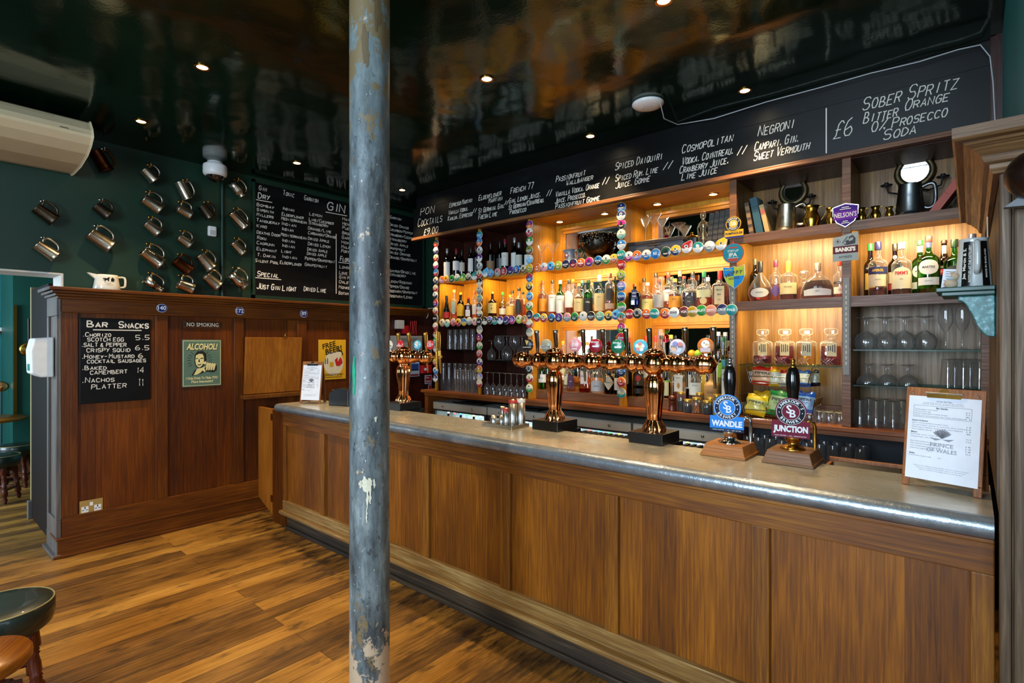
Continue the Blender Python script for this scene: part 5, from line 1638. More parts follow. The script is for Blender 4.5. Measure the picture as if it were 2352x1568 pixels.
def badge(px, py, c1, c2, lab, text=None, tcol='#f0eee6', leaf=False, r=.0405, k=0):
    P = atY(px, py, YF)
    mb = MB()
    badge_mesh(mb, r, c1, c2, MOT[(k * 5 + len(c1)) % 8], FRONT @ RZ(R(-.06, .06)), text, tcol, leaf)
    o = mb.build('beer_badge')
    o.location = (P.x, YF - (.004 if k % 2 else 0), P.z)
    tag(o, lab, 'beer badge', GB)


def two(c1, c2):
    return c1 if c1 == c2 else c1 + ' and ' + c2


cols = (
    (1002, 'the column nearest the green wall', ((559.5, 'dark green', 'red'), (575.6, 'white', 'navy'), (592, 'cream', 'red'), (609, 'white', 'magenta'), (626, 'blue', 'red'), (644.4, 'cream', 'navy'), (662, 'cream', 'red'), (678, 'white', 'black'), (696, 'red', 'purple'),
      (714, 'cream', 'red'), (731, 'black', 'black', 'BATH ALE'), (749, 'cream', 'red'), (767, 'red', 'cream'), (784, 'green', 'teal'), (800, 'grey', 'white'), (831.5, 'yellow', 'red'), (850.7, 'white', 'blue'), (868, 'navy', 'white'))),
    (1102, 'the second badge column', ((539.6, 'teal', 'blue'), (556, 'blue', 'orange'), (575, 'white', 'grey'), (593, 'purple', 'white'), (611, 'white', 'grey'), (629, 'cream', 'red'), (647.5, 'black', 'white'), (666, 'cream', 'grey'), (685, 'mint', 'grey'), (704, 'brown', 'white'), (721, 'cream', 'black'),
      (739, 'black', 'black', 'ALE'), (757, 'grey', 'cream'), (775, 'purple', 'red'), (794, 'cream', 'green'), (812, 'pink', 'red'), (831, 'white', 'purple'), (848, 'orange', 'yellow'), (865, 'lavender', 'cream'), (880, 'cream', 'red'))),
    (1217, 'the third badge column', ((516.6, 'purple', 'orange'), (533.5, 'white', 'red'), (554, 'green', 'white'), (575, 'olive', 'brown'), (595, 'white', 'sky blue'), (616, 'yellow', 'olive'), (638, 'red', 'blue'), (657.5, 'yellow', 'black'), (680, 'sky blue', 'blue'), (702, 'cream', 'green'), (722, 'black', 'navy'),
      (743, 'cream', 'red'), (763, 'grey', 'cream'), (847.6, 'grey', 'black'), (868, 'cream', 'red'), (891, 'cream', 'green'))),
    (1428, 'the column between the mirrored bays', ((477, 'navy', 'blue'), (495, 'navy', 'white'), (515, 'magenta', 'black'), (538, 'cream', 'mint'), (562, 'blue', 'white'), (585.5, 'teal', 'teal', 'BOLT'), (608, 'red', 'red', 'HOT'), (632, 'lime', 'olive'), (657, 'lavender', 'blue'), (681, 'blue', 'navy', 'STOUT'), (705, 'green', 'grey', 'MOOR'),
      (729, 'teal', 'orange'), (753, 'magenta', 'green'), (775, 'red', 'magenta'), (853, 'blue', 'navy'), (877, 'orange', 'red'), (902, 'grey', 'teal'))))
for px, where, lst in cols:
    for i, b in enumerate(lst):
        badge(px - (i > 5 and px < 1010), b[0], b[1], b[2], '%s beer badge, %s down %s' % (two(b[1], b[2]), ORD[i], where), b[3] if len(b) > 3 else None, k=i)
rows = (
    ('below the wine bottles near the green wall', ((1015, 642, 'orange', 'pink'), (1026.6, 641, 'yellow', 'orange'), (1039, 640, 'green', 'dark green'), (1051.5, 637.6, 'white', 'green'), (1064, 637, 'green', 'lime', 'N7'), (1077, 635.7, 'cream', 'black'), (1090, 634, 'teal', 'white', None, 1))),
    ('below the wine bottles by the third column', ((1115, 627, 'sky blue', 'white', None, 1), (1128, 627, 'sky blue', 'blue'), (1143, 625, 'pink', 'grey'), (1158, 623, 'red', 'red'), (1173, 621, 'purple', 'navy'), (1188, 619, 'blue', 'navy'), (1203, 618, 'cream', 'brown'))),
    ('below the punch bowl', ((1234.5, 615, 'orange', 'orange'), (1250.6, 613, 'white', 'pink', 'H'), (1266, 611, 'sky blue', 'blue'), (1283.5, 610, 'lime', 'olive'), (1300.6, 607, 'navy', 'black'), (1318, 605, 'navy', 'red'), (1335.5, 604, 'orange', 'red'), (1354.6, 601.6, 'magenta', 'purple'), (1374.6, 598.5, 'blue', 'black'), (1393.7, 596, 'white', 'green'), (1410.5, 594, 'yellow', 'orange'))),
    ('below the metal box', ((1445, 588.6, 'white', 'magenta'), (1464, 587, 'orange', 'lavender'), (1485.5, 585, 'white', 'blue'), (1507, 583, 'blue', 'blue', 'N1'), (1530, 578.5, 'dark green', 'black'), (1553, 575, 'yellow', 'navy'), (1578, 569, 'red', 'white', None, 1), (1604, 568, 'teal', 'white'), (1630, 566, 'white', 'grey'), (1657, 562, 'yellow', 'white', None, 1))),
    ('below the liqueurs near the green wall', ((1016, 741, 'cream', 'tan'), (1028.4, 742, 'cream', 'mint'), (1041, 740, 'pink', 'red'), (1053.7, 740, 'yellow', 'red'), (1066, 739, 'blue', 'yellow'), (1079, 737, 'cream', 'grey'), (1091, 738, 'cream', 'pink'))),
    ('below the brush-lettered whisky', ((1114, 736.6, 'black', 'cream'), (1126, 735, 'lavender', 'black'), (1137, 736, 'dark green', 'teal'), (1150, 735, 'purple', 'white'), (1163, 735, 'purple', 'navy'), (1177, 734, 'purple', 'magenta'), (1193, 733, 'cream', 'lime'), (1206, 733.6, 'tan', 'orange'))),
    ('below the whiskies of the punch bowl bay', ((1233.7, 729, 'teal', 'red'), (1250, 730, 'yellow', 'red'), (1267.7, 730, 'blue', 'black'), (1285, 729, 'purple', 'navy'), (1303, 728.7, 'pink', 'grey'), (1321, 727.5, 'green', 'dark green'), (1340, 726, 'white', 'white'), (1358.8, 726, 'black', 'brown'), (1378.7, 726, 'mint', 'teal'), (1399, 725, 'yellow', 'black'), (1415, 723, 'sky blue', 'blue', None, 1))),
    ('below the whiskies of the metal box bay', ((1446.5, 721, 'red', 'red', 'PILS'), (1465, 720, 'grey', 'black'), (1486, 720.6, 'orange', 'red'), (1504, 720, 'teal', 'teal', 'PALE'), (1528, 719.8, 'orange', 'red'), (1549.4, 717.8, 'white', 'white', 'ERDINGER'), (1571.8, 716, 'maroon', 'brown', 'VGA'), (1591, 715.7, 'mustard', 'mustard', 'AMBER'), (1612, 712.7, 'green', 'green', 'ELJO'), (1633.7, 712.7, 'salmon', 'salmon', 'ZESTY'), (1659.6, 710.6, 'navy', 'grey', 'OBOE'), (1681, 711.6, 'teal', 'teal', 'PALE'))))
for where, lst in rows:
    for i, b in enumerate(lst):
        lf = len(b) > 5
        tx = b[4] if len(b) > 4 else None
        badge(b[0], b[1], b[2], b[3], '%s %s, %s along, %s' % (two(b[2], b[3]), 'leaf badge' if lf else 'badge', ORD[i], where), tx, '#1d2430' if b[2] == 'white' else '#f0eee6', lf, k=i)

# ------------------------------------------------------------------ copper beer fonts
FYY = 2.66
M_TAP = flat('#9a9480', .14, 1.0, name='dark_chrome')
SHOWN = [('#d9cfb8', '#b04a3a', 'LAGER', '#8a6a3a'), ('#c81f28', '#8d1118', 'RED', '#f0d0b0'), ('#4fb0c8', '#e2802a', 'NECK', '#f5efe0'), ('#c4242c', '#e6e0dc', 'HELLS', '#c4242c'),
         ('#0d0d0f', '#d2b368', 'GUINNESS', '#e6e2d6'), ('#9da08c', '#7a8070', 'KINGSTONE', '#20241e'), ('#e58a93', '#d9707c', 'IPA', '#f6efe9'), ('#8f1626', '#5c0c16', 'NEW ENGLAND', '#f0e6dc'),
         ('#0d6a4c', '#0a4a36', 'EAGLE', '#e6ece4'), ('#58b6cf', '#e27a3a', '', '#ffffff'), ('#d7d4dc', '#d0603f', 'POLARI', '#23233a'), ('#d07a3a', '#8a4524', '', '#ffffff')]


def tap_badge(root, off, x, y, z, r, spec, k):
    c1, c2, s, tc = spec
    A, B, W = flat(c1, .3, coat=.15), flat(c2, .3, coat=.15), flat('#e2ded2', .3)
    M = T(x, y, z) @ FRONT @ RY(rad(12))
    mb = MB(A)
    mb.lathe([(r * .92, -.008), (r, -.004), (r, .002)], 28, M_CHROME if k == 4 else A, M).lathe([(r, .002), (r * .9, .006), (r * .5, .010), (.001, .011)], 28, A, M, caps=False)
    mb.box(-.006, .006, -r - .022, -r + .01, -.006, -.001, M_CHROME, M)
    zz = .0118
    if k == 4:      # black stout badge with a small gold harp
        mb.poly([(-.013, .030), (.013, .026), (.010, .016), (-.002, -.004), (-.006, .008)], B, M, zz).text(s, .007, flat(tc, .4), M, w=r * 1.5, bold=.02, y=-.016, z=zz)
    elif k == 2 or k == 11:
        mb.disc(r * .5, flat('#e9e4da', .4), M @ T(0, r * .25, 0), zz, 14).poly([(0, r * .35), (r * .6, r * .15), (0, 0)], flat('#e0a020', .4), M, zz + .0005).disc(r * .1, M_BLACK, M @ T(-r * .15, r * .38, 0), zz + .001, 8)
        if s:
            mb.text(s, .010, flat(tc, .4), M, w=r * 1.0, bold=.03, y=-r * .45, z=zz)
        else:
            mb.quad(r * 1.2, r * .5, B, M, 0, -r * .5, zz)
    elif k == 9:
        for i in range(5):
            a = i * 1.2566 + .3
            mb.disc(r * .28, flat(('#e8e2da', '#dd6a4a')[i % 2], .4), M @ T(r * .38 * math.cos(a), r * .38 * math.sin(a), 0), zz, 12)
        mb.disc(r * .2, flat('#e2c040', .4), M, zz + .0006, 10)
    elif k == 10:
        for i, c in enumerate(('#d0503a', '#6a6ab0', '#e0a070', '#b8c0d8')):
            mb.disc(r * .36, flat(c, .4), M @ T(r * .42 * math.cos(i * 1.57 + .6), r * .42 * math.sin(i * 1.57 + .6), 0), zz, 12)
        mb.text(s, .012, flat(tc, .4), M, w=r * 1.5, bold=.03, z=zz + .0008)
    elif k == 6:
        mb.quad(r * .9, r * .2, W, M, 0, r * .55, zz).text('CAMDEN', .005, M_INK, M, w=r * .75, y=r * .55, z=zz + .0006).text(s, r * .62, W, M, w=r * .8, bold=.04, y=0, z=zz).quad(r * .9, r * .16, W, M, 0, -r * .6, zz)
    elif k == 3:
        mb.quad(r * 1.0, r * .7, W, M, 0, 0, zz).text(s, r * .5, flat(tc, .4), M, w=r * .85, bold=.04, z=zz + .0006).quad(r * .8, r * .15, W, M, 0, r * .6, zz)
    elif k in (7, 8):
        mb.quad(r * 1.0, r * .22, flat('#dfe4e6', .2), M, r * .1, -.1 * r, zz).text(s, r * .24, flat(tc, .4), M, w=r * 1.2, bold=.02, y=r * .5, z=zz)
    else:
        if k == 5:
            mb.quad(r * 1.9, r * .45, W, M, 0, -r * .2, zz - .001)
        mb.text(s, r * .34, flat(tc, .4), M, w=r * 1.5, bold=.03, y=-r * .2, z=zz)
    o = mb.build('tap_badge', root, off=off)
    o['label'] = ('cream', 'red', 'sky blue bird', 'red and white', 'black and gold', 'grey stone-coloured', 'pink', 'dark red', 'dark green', 'blue floral', 'pale multicoloured', 'orange bird')[k] + ' tap badge'


for fi, (bx, handles, badges, hm, lab) in enumerate((
        (-3.43, (917, 941, 979.5, 1009), ((895, 793), (919.5, 793), (959, 793), (988, 793)), M_BRASS, 'copper beer font partly hidden by the iron pole'),
        (-1.94, (1235, 1278, 1341, 1386), ((1212, 793), (1255, 795), (1321, 793), (1368, 795)), M_TAP, 'copper beer font beside the steel jigger tray'),
        (-1.285, (1439, 1493, 1575, 1640), ((1419, 797), (1471, 798), (1556, 798), (1621, 796)), M_TAP, 'copper beer font nearest the blue pump clip'))):
    off = Vector((bx, FYY, CT))
    root = thing('beer_font', off, lab, 'beer font', 'copper beer fonts on the bar')
    MB(M_BLACK).box(-.095, .095, -.105, .105, .0005, .058).build('plinth', root, bev=.002)
    cm = MB(M_COPPER)
    cm.lathe([(.060, .058, 2, .0), (.064, .066, 2, .18), (.060, .085, 2, .18), (.046, .105, 2, .18), (.040, .116, 2, .05)], 64, None, None, lobes=12, caps=False)
    cm.lathe([(.036, .112), (.039, .118), (.0415, .15), (.047, .20), (.053, .25), (.056, .29), (.055, .315), (.048, .335), (.038, .348), (.033, .356), (.036, .362), (.036, .368), (.03, .375)], 72, None, None, lobes=8, amp=.10, caps=False)
    cm.build('column', root)
    am = MB(M_COPPER)
    AX = T(0, 0, .418) @ RY(rad(90))
    am.ball(.067, None, T(0, 0, .418), n=32)
    am.lathe([(.052, .466), (.056, .47), (.054, .478), (.040, .490), (.018, .497), (.001, .499)], 32, None, None, caps=False)
    half = []
    pr = [(.0, .331), (.022, .326), (.040, .312), (.046, .296), (.044, .284), (.049, .275), (.052, .258), (.047, .237), (.0385, .230), (.0385, .150), (.046, .145), (.0515, .128), (.048, .108), (.038, .096), (.044, .088), (.046, .078), (.040, .064), (.04, .04)]
    for s in (1, -1):
        am.lathe([(r, z * s) for r, z in (pr if s < 0 else pr[::-1])], 32, None, AX, caps=False)
    am.build('arm', root)
    for k, px in enumerate(handles):
        hx = atY(px, 800, 2.775).x
        tp = MB(hm)
        tp.tube([(hx, FYY + .03, 1.488), (hx, 2.80, 1.488)], .011, None, 12).tube([(hx, 2.775, 1.505), (hx, 2.778, 1.462), (hx, 2.79, 1.36)], [.012, .010, .0065], None, 12).tube([(hx, 2.775, 1.475), (hx, 2.775, 1.535)], [.014, .011], None, 12)
        t_ = tp.build('tap', root, off=off)
        hd = MB(hm)
        hd.tube([(hx, 2.775, 1.53), (hx, 2.774, 1.56), (hx, 2.770, 1.62), (hx, 2.764, 1.672), (hx, 2.763, 1.680)], [.009, .0115, .015, .017, .012], None, 12, curve=3)
        hd.build('handle', t_, off=off)
        if k == 3 and fi == 0:
            sx = MB(hm).tube([(bx + .33, FYY, 1.488), (bx + .40, FYY, 1.488)], .008, None, 10).tube([(bx + .40, FYY, 1.53), (bx + .40, FYY, 1.40)], [.011, .006], None, 10).tube([(bx + .40, FYY, 1.53), (bx + .405, FYY, 1.68)], [.006, .012], None, 10, flatten=.6)
            sx.build('side_tap', root, off=off)
    for k, (px, py) in enumerate(badges):
        P = atY(px, py, FYY - .012)
        tap_badge(root, off, P.x, FYY - .012, P.z + .004, .040 if fi else .036, SHOWN[fi * 4 + k], fi * 4 + k)

# ------------------------------------------------------------------ hand pumps
for (bx, by, cm, c1, nm, mt, lab) in ((-.865, 2.585, '#2a7fd0', '#12203c', 'WANDLE', M_CHROME, 'hand pump with blue pump clip and chrome collar on a light wood block'),
                                      (-.600, 2.61, '#6b1930', '#15171f', 'JUNCTION', M_BRASS, 'hand pump with maroon pump clip and brass collar on a darker wood block')):
    root = thing('hand_pump', (bx, by, CT), lab, 'beer pump', 'hand pumps on the bar')
    wb = W_BLOCK if nm == 'WANDLE' else wood('pump_block_dark', '#4a2c16', '#6f4a2a', '#94683d', 'x', 2.0, .4)
    b_ = MB(wb)
    b_.box(-.102, .102, -.105, .105, .0005, .014)
    x0, x1 = .098, .084
    b_.add([(-x0, -x0 - .003, .014), (x0, -x0 - .003, .014), (x0, x0 + .003, .014), (-x0, x0 + .003, .014), (-x1, -x1 - .003, .058), (x1, -x1 - .003, .058), (x1, x1 + .003, .058), (-x1, x1 + .003, .058)], [(0, 1, 5, 4), (1, 2, 6, 5), (2, 3, 7, 6), (3, 0, 4, 7), (4, 5, 6, 7)])
    b_.build('block', root, bev=.003)
    MB(mt).lathe([(.052, .058), (.052, .062), (.040, .070), (.026, .078), (.022, .085), (.030, .095), (.034, .11), (.034, .125), (.028, .14), (.018, .15), (.014, .16)], 28, caps=False).build('collar', root)
    MB(flat('#0a0a0b', .16, coat=.6)).lathe([(.012, .155), (.016, .17), (.017, .22), (.020, .27), (.026, .32), (.0285, .355), (.027, .385), (.020, .412), (.014, .42)], 28, caps=True).build('handle', root)
    MB(mt).lathe([(.014, .418), (.015, .424), (.009, .430), (.008, .44), (.0105, .447), (.009, .455), (.003, .458)], 16, caps=False).build('finial', root)
    MB(M_BRASS if nm == 'JUNCTION' else M_CHROME).tube([(.072, .075, .058), (.072, .075, .15), (.068, .072, .168), (.05, .06, .172), (.043, .055, .15)], .008, None, 10).build('swan_neck', root)
    M = T(0, -.036, .225) @ RX(rad(-4)) @ RZ(rad(8)) @ FRONT
    cl = MB(matte(cm))
    cl.lathe([(.062, -.002), (.062, .002)], 40, None, M).quad(.150, .072, None, M, 0, -.076, .0021).box(-.075, .075, -.112, -.040, -.0015, .0018, None, M)
    dk, wh = matte(c1), matte('#dfe2e6')
    cl.disc(.057, wh, M, .0024, 36).disc(.0555, dk, M, .0027, 36).disc(.036, wh, M, .0030, 32).disc(.0345, matte(cm), M, .0033, 32)
    cl.text('S', .036, wh, M, bold=.02, x=-.007, y=.009, z=.0037).text('B', .034, wh, M, bold=.02, x=.008, y=-.009, z=.0038)
    for s, a0, st in (("SAMBROOK'S", 0, -1), ('BREWERY', 180, 1)):
        for i, chx in enumerate(s):
            a = rad(a0 + st * (i - (len(s) - 1) / 2) * (15.5 if st < 0 else 17))
            Mt = M @ RZ(a) @ T(0, .0458 if st < 0 else .0458, 0) if st < 0 else M @ RZ(a - math.pi + math.pi) @ T(0, .0458, 0) @ RZ(math.pi)
            cl.text(chx, .0125, wh, Mt, bold=.02, z=.0034)
    for s in (-1, 1):
        cl.disc(.0022, wh, M @ T(.0455 * s, -.004, 0), .0034, 8)
    cl.text(nm, .026, wh, M, w=.135, bold=.05, y=-.076, z=.0040).quad(.150, .014, dk if nm == 'WANDLE' else None, M, 0, -.105, .0024)
    cl.text('HAND CRAFTED  |  3.8%  |  BEST BITTER' if nm == 'WANDLE' else 'HAND CRAFTED  |  4.5%  |  PREMIUM BITTER', .0045, wh, M, w=.125, y=-.105, z=.0030)
    cl.build('pump_clip', root)

# ------------------------------------------------------------------ jigger tray
P = Vector((-2.23, 2.53, CT))
root = thing('steel_tray', P, 'low stainless steel tray of jiggers beside a copper font', 'tray')
MB(M_STEEL).box(-.125, .125, -.085, .085, .0005, .012).box(-.125, .125, -.085, -.081, .012, .022).box(-.125, .125, .081, .085, .012, .022).box(-.125, -.121, -.085, .085, .012, .022).box(.121, .125, -.085, .085, .012, .022).build('tray', root, bev=.002)
for x, y, r, h, top, lab in ((-.075, -.03, .019, .052, None, 'short plain steel measure at the front of the tray'), (-.06, .04, .016, .105, 'jig', 'double-ended hourglass steel jigger on the tray'), (-.025, -.01, .015, .055, None, 'narrow plain steel measure in the middle of the tray'),
                             (.015, -.01, .0235, .105, '#a5322c', 'medium steel shaker with red rim on the tray'), (.065, -.005, .0265, .160, '#a5322c', 'tall steel shaker with red rim on the tray'), (.098, .035, .0265, .165, '#c9c9c2', 'tall steel shaker with pale rim on the tray')):
    q = P + Vector((x, y, .0125))
    rt = thing('jigger', q, lab, 'jigger', 'jiggers on the steel tray')
    if top == 'jig':
        MB(M_STEEL).lathe([(.016, 0), (.007, .045), (.007, .05), (.0185, .105), (.017, .105), (.006, .052)], 24, caps=False).build('cup', rt)
        MB(M_STEEL).tube([(.008, 0, .05), (.03, 0, .06), (.045, 0, .07)], .003, None, 6).build('handle', rt)
    else:
        MB(M_STEEL).lathe([(r * .97, 0), (r, .003), (r, h), (r * .9, h), (r * .88, .006)], 28).build('cup', rt)
        if top:
            MB(flat(top, .4)).lathe([(r + .0006, h - .022), (r + .0006, h + .001), (r * .9, h + .001)], 28, caps=False).build('rim_band', rt)

# ------------------------------------------------------------------ menu clipboards
BODY = ['Salt & pepper crispy squid', 'Chorizo Scotch egg', 'Honey mustard glazed cocktail sausages', 'Nachos, sour cream, guacamole, salsa, cheddar cheese, jalapenos']


def menu(loc, rz, w, h, lab, full):
    root = thing('menu_board', loc, lab, 'menu')
    lean = RX(rad(-8))
    Mb = lean
    bd = MB(W_CLIP)
    bd.box(-w / 2, w / 2, -.004, .004, .035, h, None, Mb).box(-w / 2, -w / 2 + .024, -.004, .004, .0, .035, None, Mb).box(w / 2 - .024, w / 2, -.004, .004, .0, .035, None, Mb)
    bd.build('board', root, bev=.003)
    rl = MB(W_CLIP)
    Mr = T(0, .095 + .008, 0) @ RX(rad(6.5)) @ T(0, 0, .003)
    rl.box(-w / 2 + .01, w / 2 - .01, 0, .008, .06, h - .015, None, Mr).box(w / 2 - .036, w / 2 - .01, 0, .008, .0, .06, None, Mr).box(-w / 2 + .01, -w / 2 + .036, 0, .008, 0, .06, None, Mr)
    rl.build('rear_leg', root, bev=.003)
    pw, ph = w - .022, h - .062
    pz = .030 + ph / 2
    M = Mb @ T(0, -.0052, pz) @ FRONT
    MB(M_PAPER).box(-pw / 2, pw / 2, -ph / 2, ph / 2, 0, .0006, None, M).build('paper', root)
    pr = MB(M_INK)
    z = .0009

    def ln(s, yy, hh, x0, x1, bold=.0):
        pr.text(s, hh, M_INK, M, w=x1 - x0, bold=bold, x=(x0 + x1) / 2, y=yy, z=z)
    L, Rr = -pw * .42, pw * .36
    ln('On Your Own Time...', ph * .445, .005, -pw * .10, pw * .12, .02)
    ln('Snacks from the bar, served all day until late', ph * .425, .0035, -pw * .28, pw * .26)
    ln('Seasonal, locally sourced ingredients wherever we can', ph * .408, .0035, -pw * .30, pw * .28)
    for a, c in ((ph * .385, ph * .245),):
        for y_ in (a, c):
            pr.quad(pw * .8, .0008, M_INK, M, -.02 * pw, y_, z)
        for x_ in (-.42 * pw, .38 * pw):
            pr.quad(.0008, a - c, M_INK, M, x_, (a + c) / 2, z)
    ln('Bar Snacks', ph * .362, .006, -pw * .1, pw * .06, .03)
    for i, (s, pc) in enumerate(zip(BODY, ('6.5', '5.5', '6', '11'))):
        ln(s, ph * (.337 - .025 * i), .004, L + .004, L + .004 + min(.0026 * len(s), pw * .70))
        ln(pc, ph * (.337 - .025 * i), .004, Rr - .012, Rr)
    ln('Starters & Sharers', ph * .20, .0055, L - .004, L + .045, .03)
    for i, (s, pc) in enumerate((('Garlic, rosemary & baked camembert, toasts', '14'), ('Charcuterie board - selection of cured meats, olives, cornichons', '15'), ('Mezze board - hummus, tzatziki, falafel, olives, flatbread', '13'), ('Padron peppers, sea salt', '6'))):
        ln(s, ph * (.172 - .026 * i), .004, L - .004, L - .004 + min(.0026 * len(s), pw * .76))
        ln(pc, ph * (.172 - .026 * i), .004, Rr - .008, Rr + .004)
    ln('Mains', ph * .058, .0055, L - .006, L + .014, .03)
    for i, (s, pc) in enumerate((('Beef burger, bacon, cheese, pickle, fries', '15.5'), ('Chicken burger, chilli mayo, slaw', '14.5'), ('', ''), ('Beer battered fish & chips, peas, tartare sauce', '16'), ('Wild mushroom & truffle gnocchi', '14'), ('Cod, mussels, bacon, braised lentils', '18'), ('Steak frites, peppercorn sauce', '20.5'))):
        if s:
            ln(s, ph * (.032 - .028 * i), .004, L - .006, L - .006 + min(.0026 * len(s), pw * .75))
            ln(pc, ph * (.032 - .028 * i), .004, Rr - .008, Rr + .006)
    ln('Sides', -ph * .20, .0055, L - .008, L + .010, .03)
    ln('French fries / house salad', -ph * .225, .004, L - .008, L + .06)
    ln('4.5', -ph * .225, .004, -.01, 0)
    for i in range(3):
        ln('Please let our staff know of any allergies. Service is at your discretion.', -ph * (.34 + .022 * i), .003, -pw * (.38 - .04 * i), pw * (.38 - .04 * i))
    # printed crest of three plumes over the pub's name
    grey = flat('#8c8f98', .8)
    for i in range(9):
        a = rad(-52 + i * 13)
        pr.poly([(-.002, 0), (.002, 0), (.0045, .026), (0, .034), (-.0045, .026)], grey, M @ T(0, .004, 0) @ RZ(-a), z + .0002)
    for s in (-1, 1):
        pr.poly([(0, 0), (s * .02, -.006), (s * .036, .004), (s * .022, .002)], grey, M, z + .0002)
    pr.text('PRINCE', .014, grey, M, w=pw * .32, bold=.01, y=-.022, z=z + .0002).text('OF WALES', .014, grey, M, w=pw * .42, bold=.01, y=-.042, z=z + .0002)
    pr.build('print', root)
    c_ = MB(M_BRASS if full else M_BLACK)
    Mc = Mb @ T(0, -.006, h - .028) @ FRONT
    c_.box(-.05, .05, -.008, .008, 0, .005, None, Mc).lathe([(.004, -.055), (.004, .055)], 10, M_STEEL, Mc @ T(0, .009, .004) @ RY(rad(90))).lathe([(.014, 0), (.014, .004)], 16, None, Mc @ T(0, .012, .002))
    c_.build('clip', root)
    if full:
        sc = MB(M_CHROME)
        for s in (-1, 1):
            sc.ball(.004, None, Mb @ T(s * (w / 2 - .022), -.006, h - .022), n=8)
        sc.build('screw', root)
    root.rotation_euler = (0, 0, rz)
    return root


menu((-.085, 2.44, CT + .0005), rad(-16), .235, .365, 'wooden clipboard menu standing at the oak screen end of the bar', True)
menu((-4.335, 2.36, CT + .0005), rad(28), .20, .365, 'slim wooden clipboard menu standing at the hatch end of the bar', False)
root = thing('receipt_printer', (-4.02, 2.50, CT), 'black receipt printer on the bar beside the slim menu', 'printer')
pp = [(-.10, 0), (.10, 0), (.10, .135), (.02, .15), (-.04, .14), (-.10, .10)]
MB(M_BLACK).prism(pp, .16, None, T(0, .08, .0005) @ FRONT).build('case', root, bev=.006)
MB(flat('#5d5648', .4)).box(-.085, -.03, -.055, .055, .128, .1315, None, RY(rad(0))).build('lid_slot', root)
root.rotation_euler = (0, 0, rad(20))

# till screen on a wooden tray at the back of the bar
root = thing('till_screen', (-.33, 2.86, .90), 'black tilted till screen in a wooden tray behind the bar', 'till')
MB(W_CLIP).box(-.17, .17, -.02, .0, .0, .17).box(-.17, -.155, -.12, 0, 0, .15).box(.155, .17, -.12, 0, 0, .15).build('tray', root, bev=.002)
MB(M_BLACK).box(-.15, .15, -.006, .006, -.08, .08, None, T(0, -.08, .10) @ RX(rad(-50))).build('screen', root, bev=.003)
MB(W_DARK).box(-.16, .16, -.13, .02, -.9, 0).build('stand', root)

# ------------------------------------------------------------------ glass door fridges under the back counter
M_COOL = glow('fridge_lamp', (.55, .85, 1.0), 1.0)
M_FRIDGE = flat('#aaa79b', .42, .0, name='fridge_grey')
for i, (xa, xb, lab) in enumerate(((-4.53, -3.72, 'nearest the fire alarm'), (-3.70, -2.90, 'second from the fire alarm'), (-2.88, -2.10, 'behind the middle copper font'), (-2.08, -1.31, 'behind the far copper font'))):
    root = thing('bottle_fridge', ((xa + xb) / 2, 3.95, 0), 'grey glass-door bottle fridge under the back counter, ' + lab, 'fridge', 'fridges under the back counter')
    o_ = root.location
    MB(M_FRIDGE).box(xa, xb, 3.95, 4.23, 0, .05).box(xa, xb, 3.95, 4.23, .862, .945).box(xa, xa + .02, 3.95, 4.23, .05, .87).box(xb - .02, xb, 3.95, 4.23, .05, .87).box(xa, xb, 4.21, 4.23, .05, .87).build('cabinet', root, off=o_)
    MB(M_FRIDGE).box(xa, xb, 3.925, 3.95, .866, .945).build('control_strip', root, off=o_, bev=.002)
    kn = MB(M_STEEL)
    for x in (xa + .16, xb - .2):
        kn.lathe([(.012, 0), (.012, .006), (.006, .009)], 14, None, T(x, 3.925, .905) @ FRONT)
    kn.build('lock', root, off=o_)
    d_ = MB(flat('#2b2b2b', .4)).box(xa, xb, 3.925, 3.948, .06, .10).box(xa, xb, 3.925, 3.948, .85, .863).box(xa, xa + .03, 3.925, 3.948, .1, .85).box(xb - .03, xb, 3.925, 3.948, .1, .85).build('door_frame', root, off=o_)
    MB(M_PANE).add([(xa + .04, 3.935, .1), (xb - .04, 3.935, .1), (xb - .04, 3.935, .85), (xa + .04, 3.935, .85)], [(0, 1, 2, 3)]).build('door_glass', d_, off=o_)
    MB(M_COOL).box(xa + .05, xb - .05, 3.96, 3.975, .85, .861).build('lamp', root, off=o_)
    light('fridge_glow', 'AREA', ((xa + xb) / 2, 4.05, .845), 1.6, (.6, .87, 1.0), (0, 0, 0), shape='RECTANGLE', size=.6, size_y=.1)
    MB(M_WHITE).box(xa + .02, xb - .02, 4.20, 4.21, .05, .87).box(xa + .02, xb - .02, 3.97, 4.2, .58, .585).build('lining', root, off=o_)
    for k in range(7):
        c = ('#d9d9d4', '#2f7fb8', '#c9a23a', '#c9453a', '#3f8f4a')[(k * 3 + i) % 5]
        q = Vector((xa + .10 + k * .10, 4.06, .5855))
        rt = thing('bottled_beer', q, 'small chilled bottle with %s cap, %s along the %s' % ({'#d9d9d4': 'white', '#2f7fb8': 'blue', '#c9a23a': 'gold', '#c9453a': 'red', '#3f8f4a': 'green'}[c], ORD[k], ('fire alarm fridge', 'second fridge', 'third fridge', 'far fridge')[i]), 'bottle', 'chilled bottles in the fridges')
        MB(GL['clear' if k % 2 else 'brown']).lathe([(.028, 0), (.03, .01), (.03, .13), (.014, .18), (.012, .225)], 14, caps=False).build('glass_body', rt)
        MB(flat(c, .4)).lathe([(.0135, .222), (.0135, .234), (.01, .237)], 12).build('cap', rt)
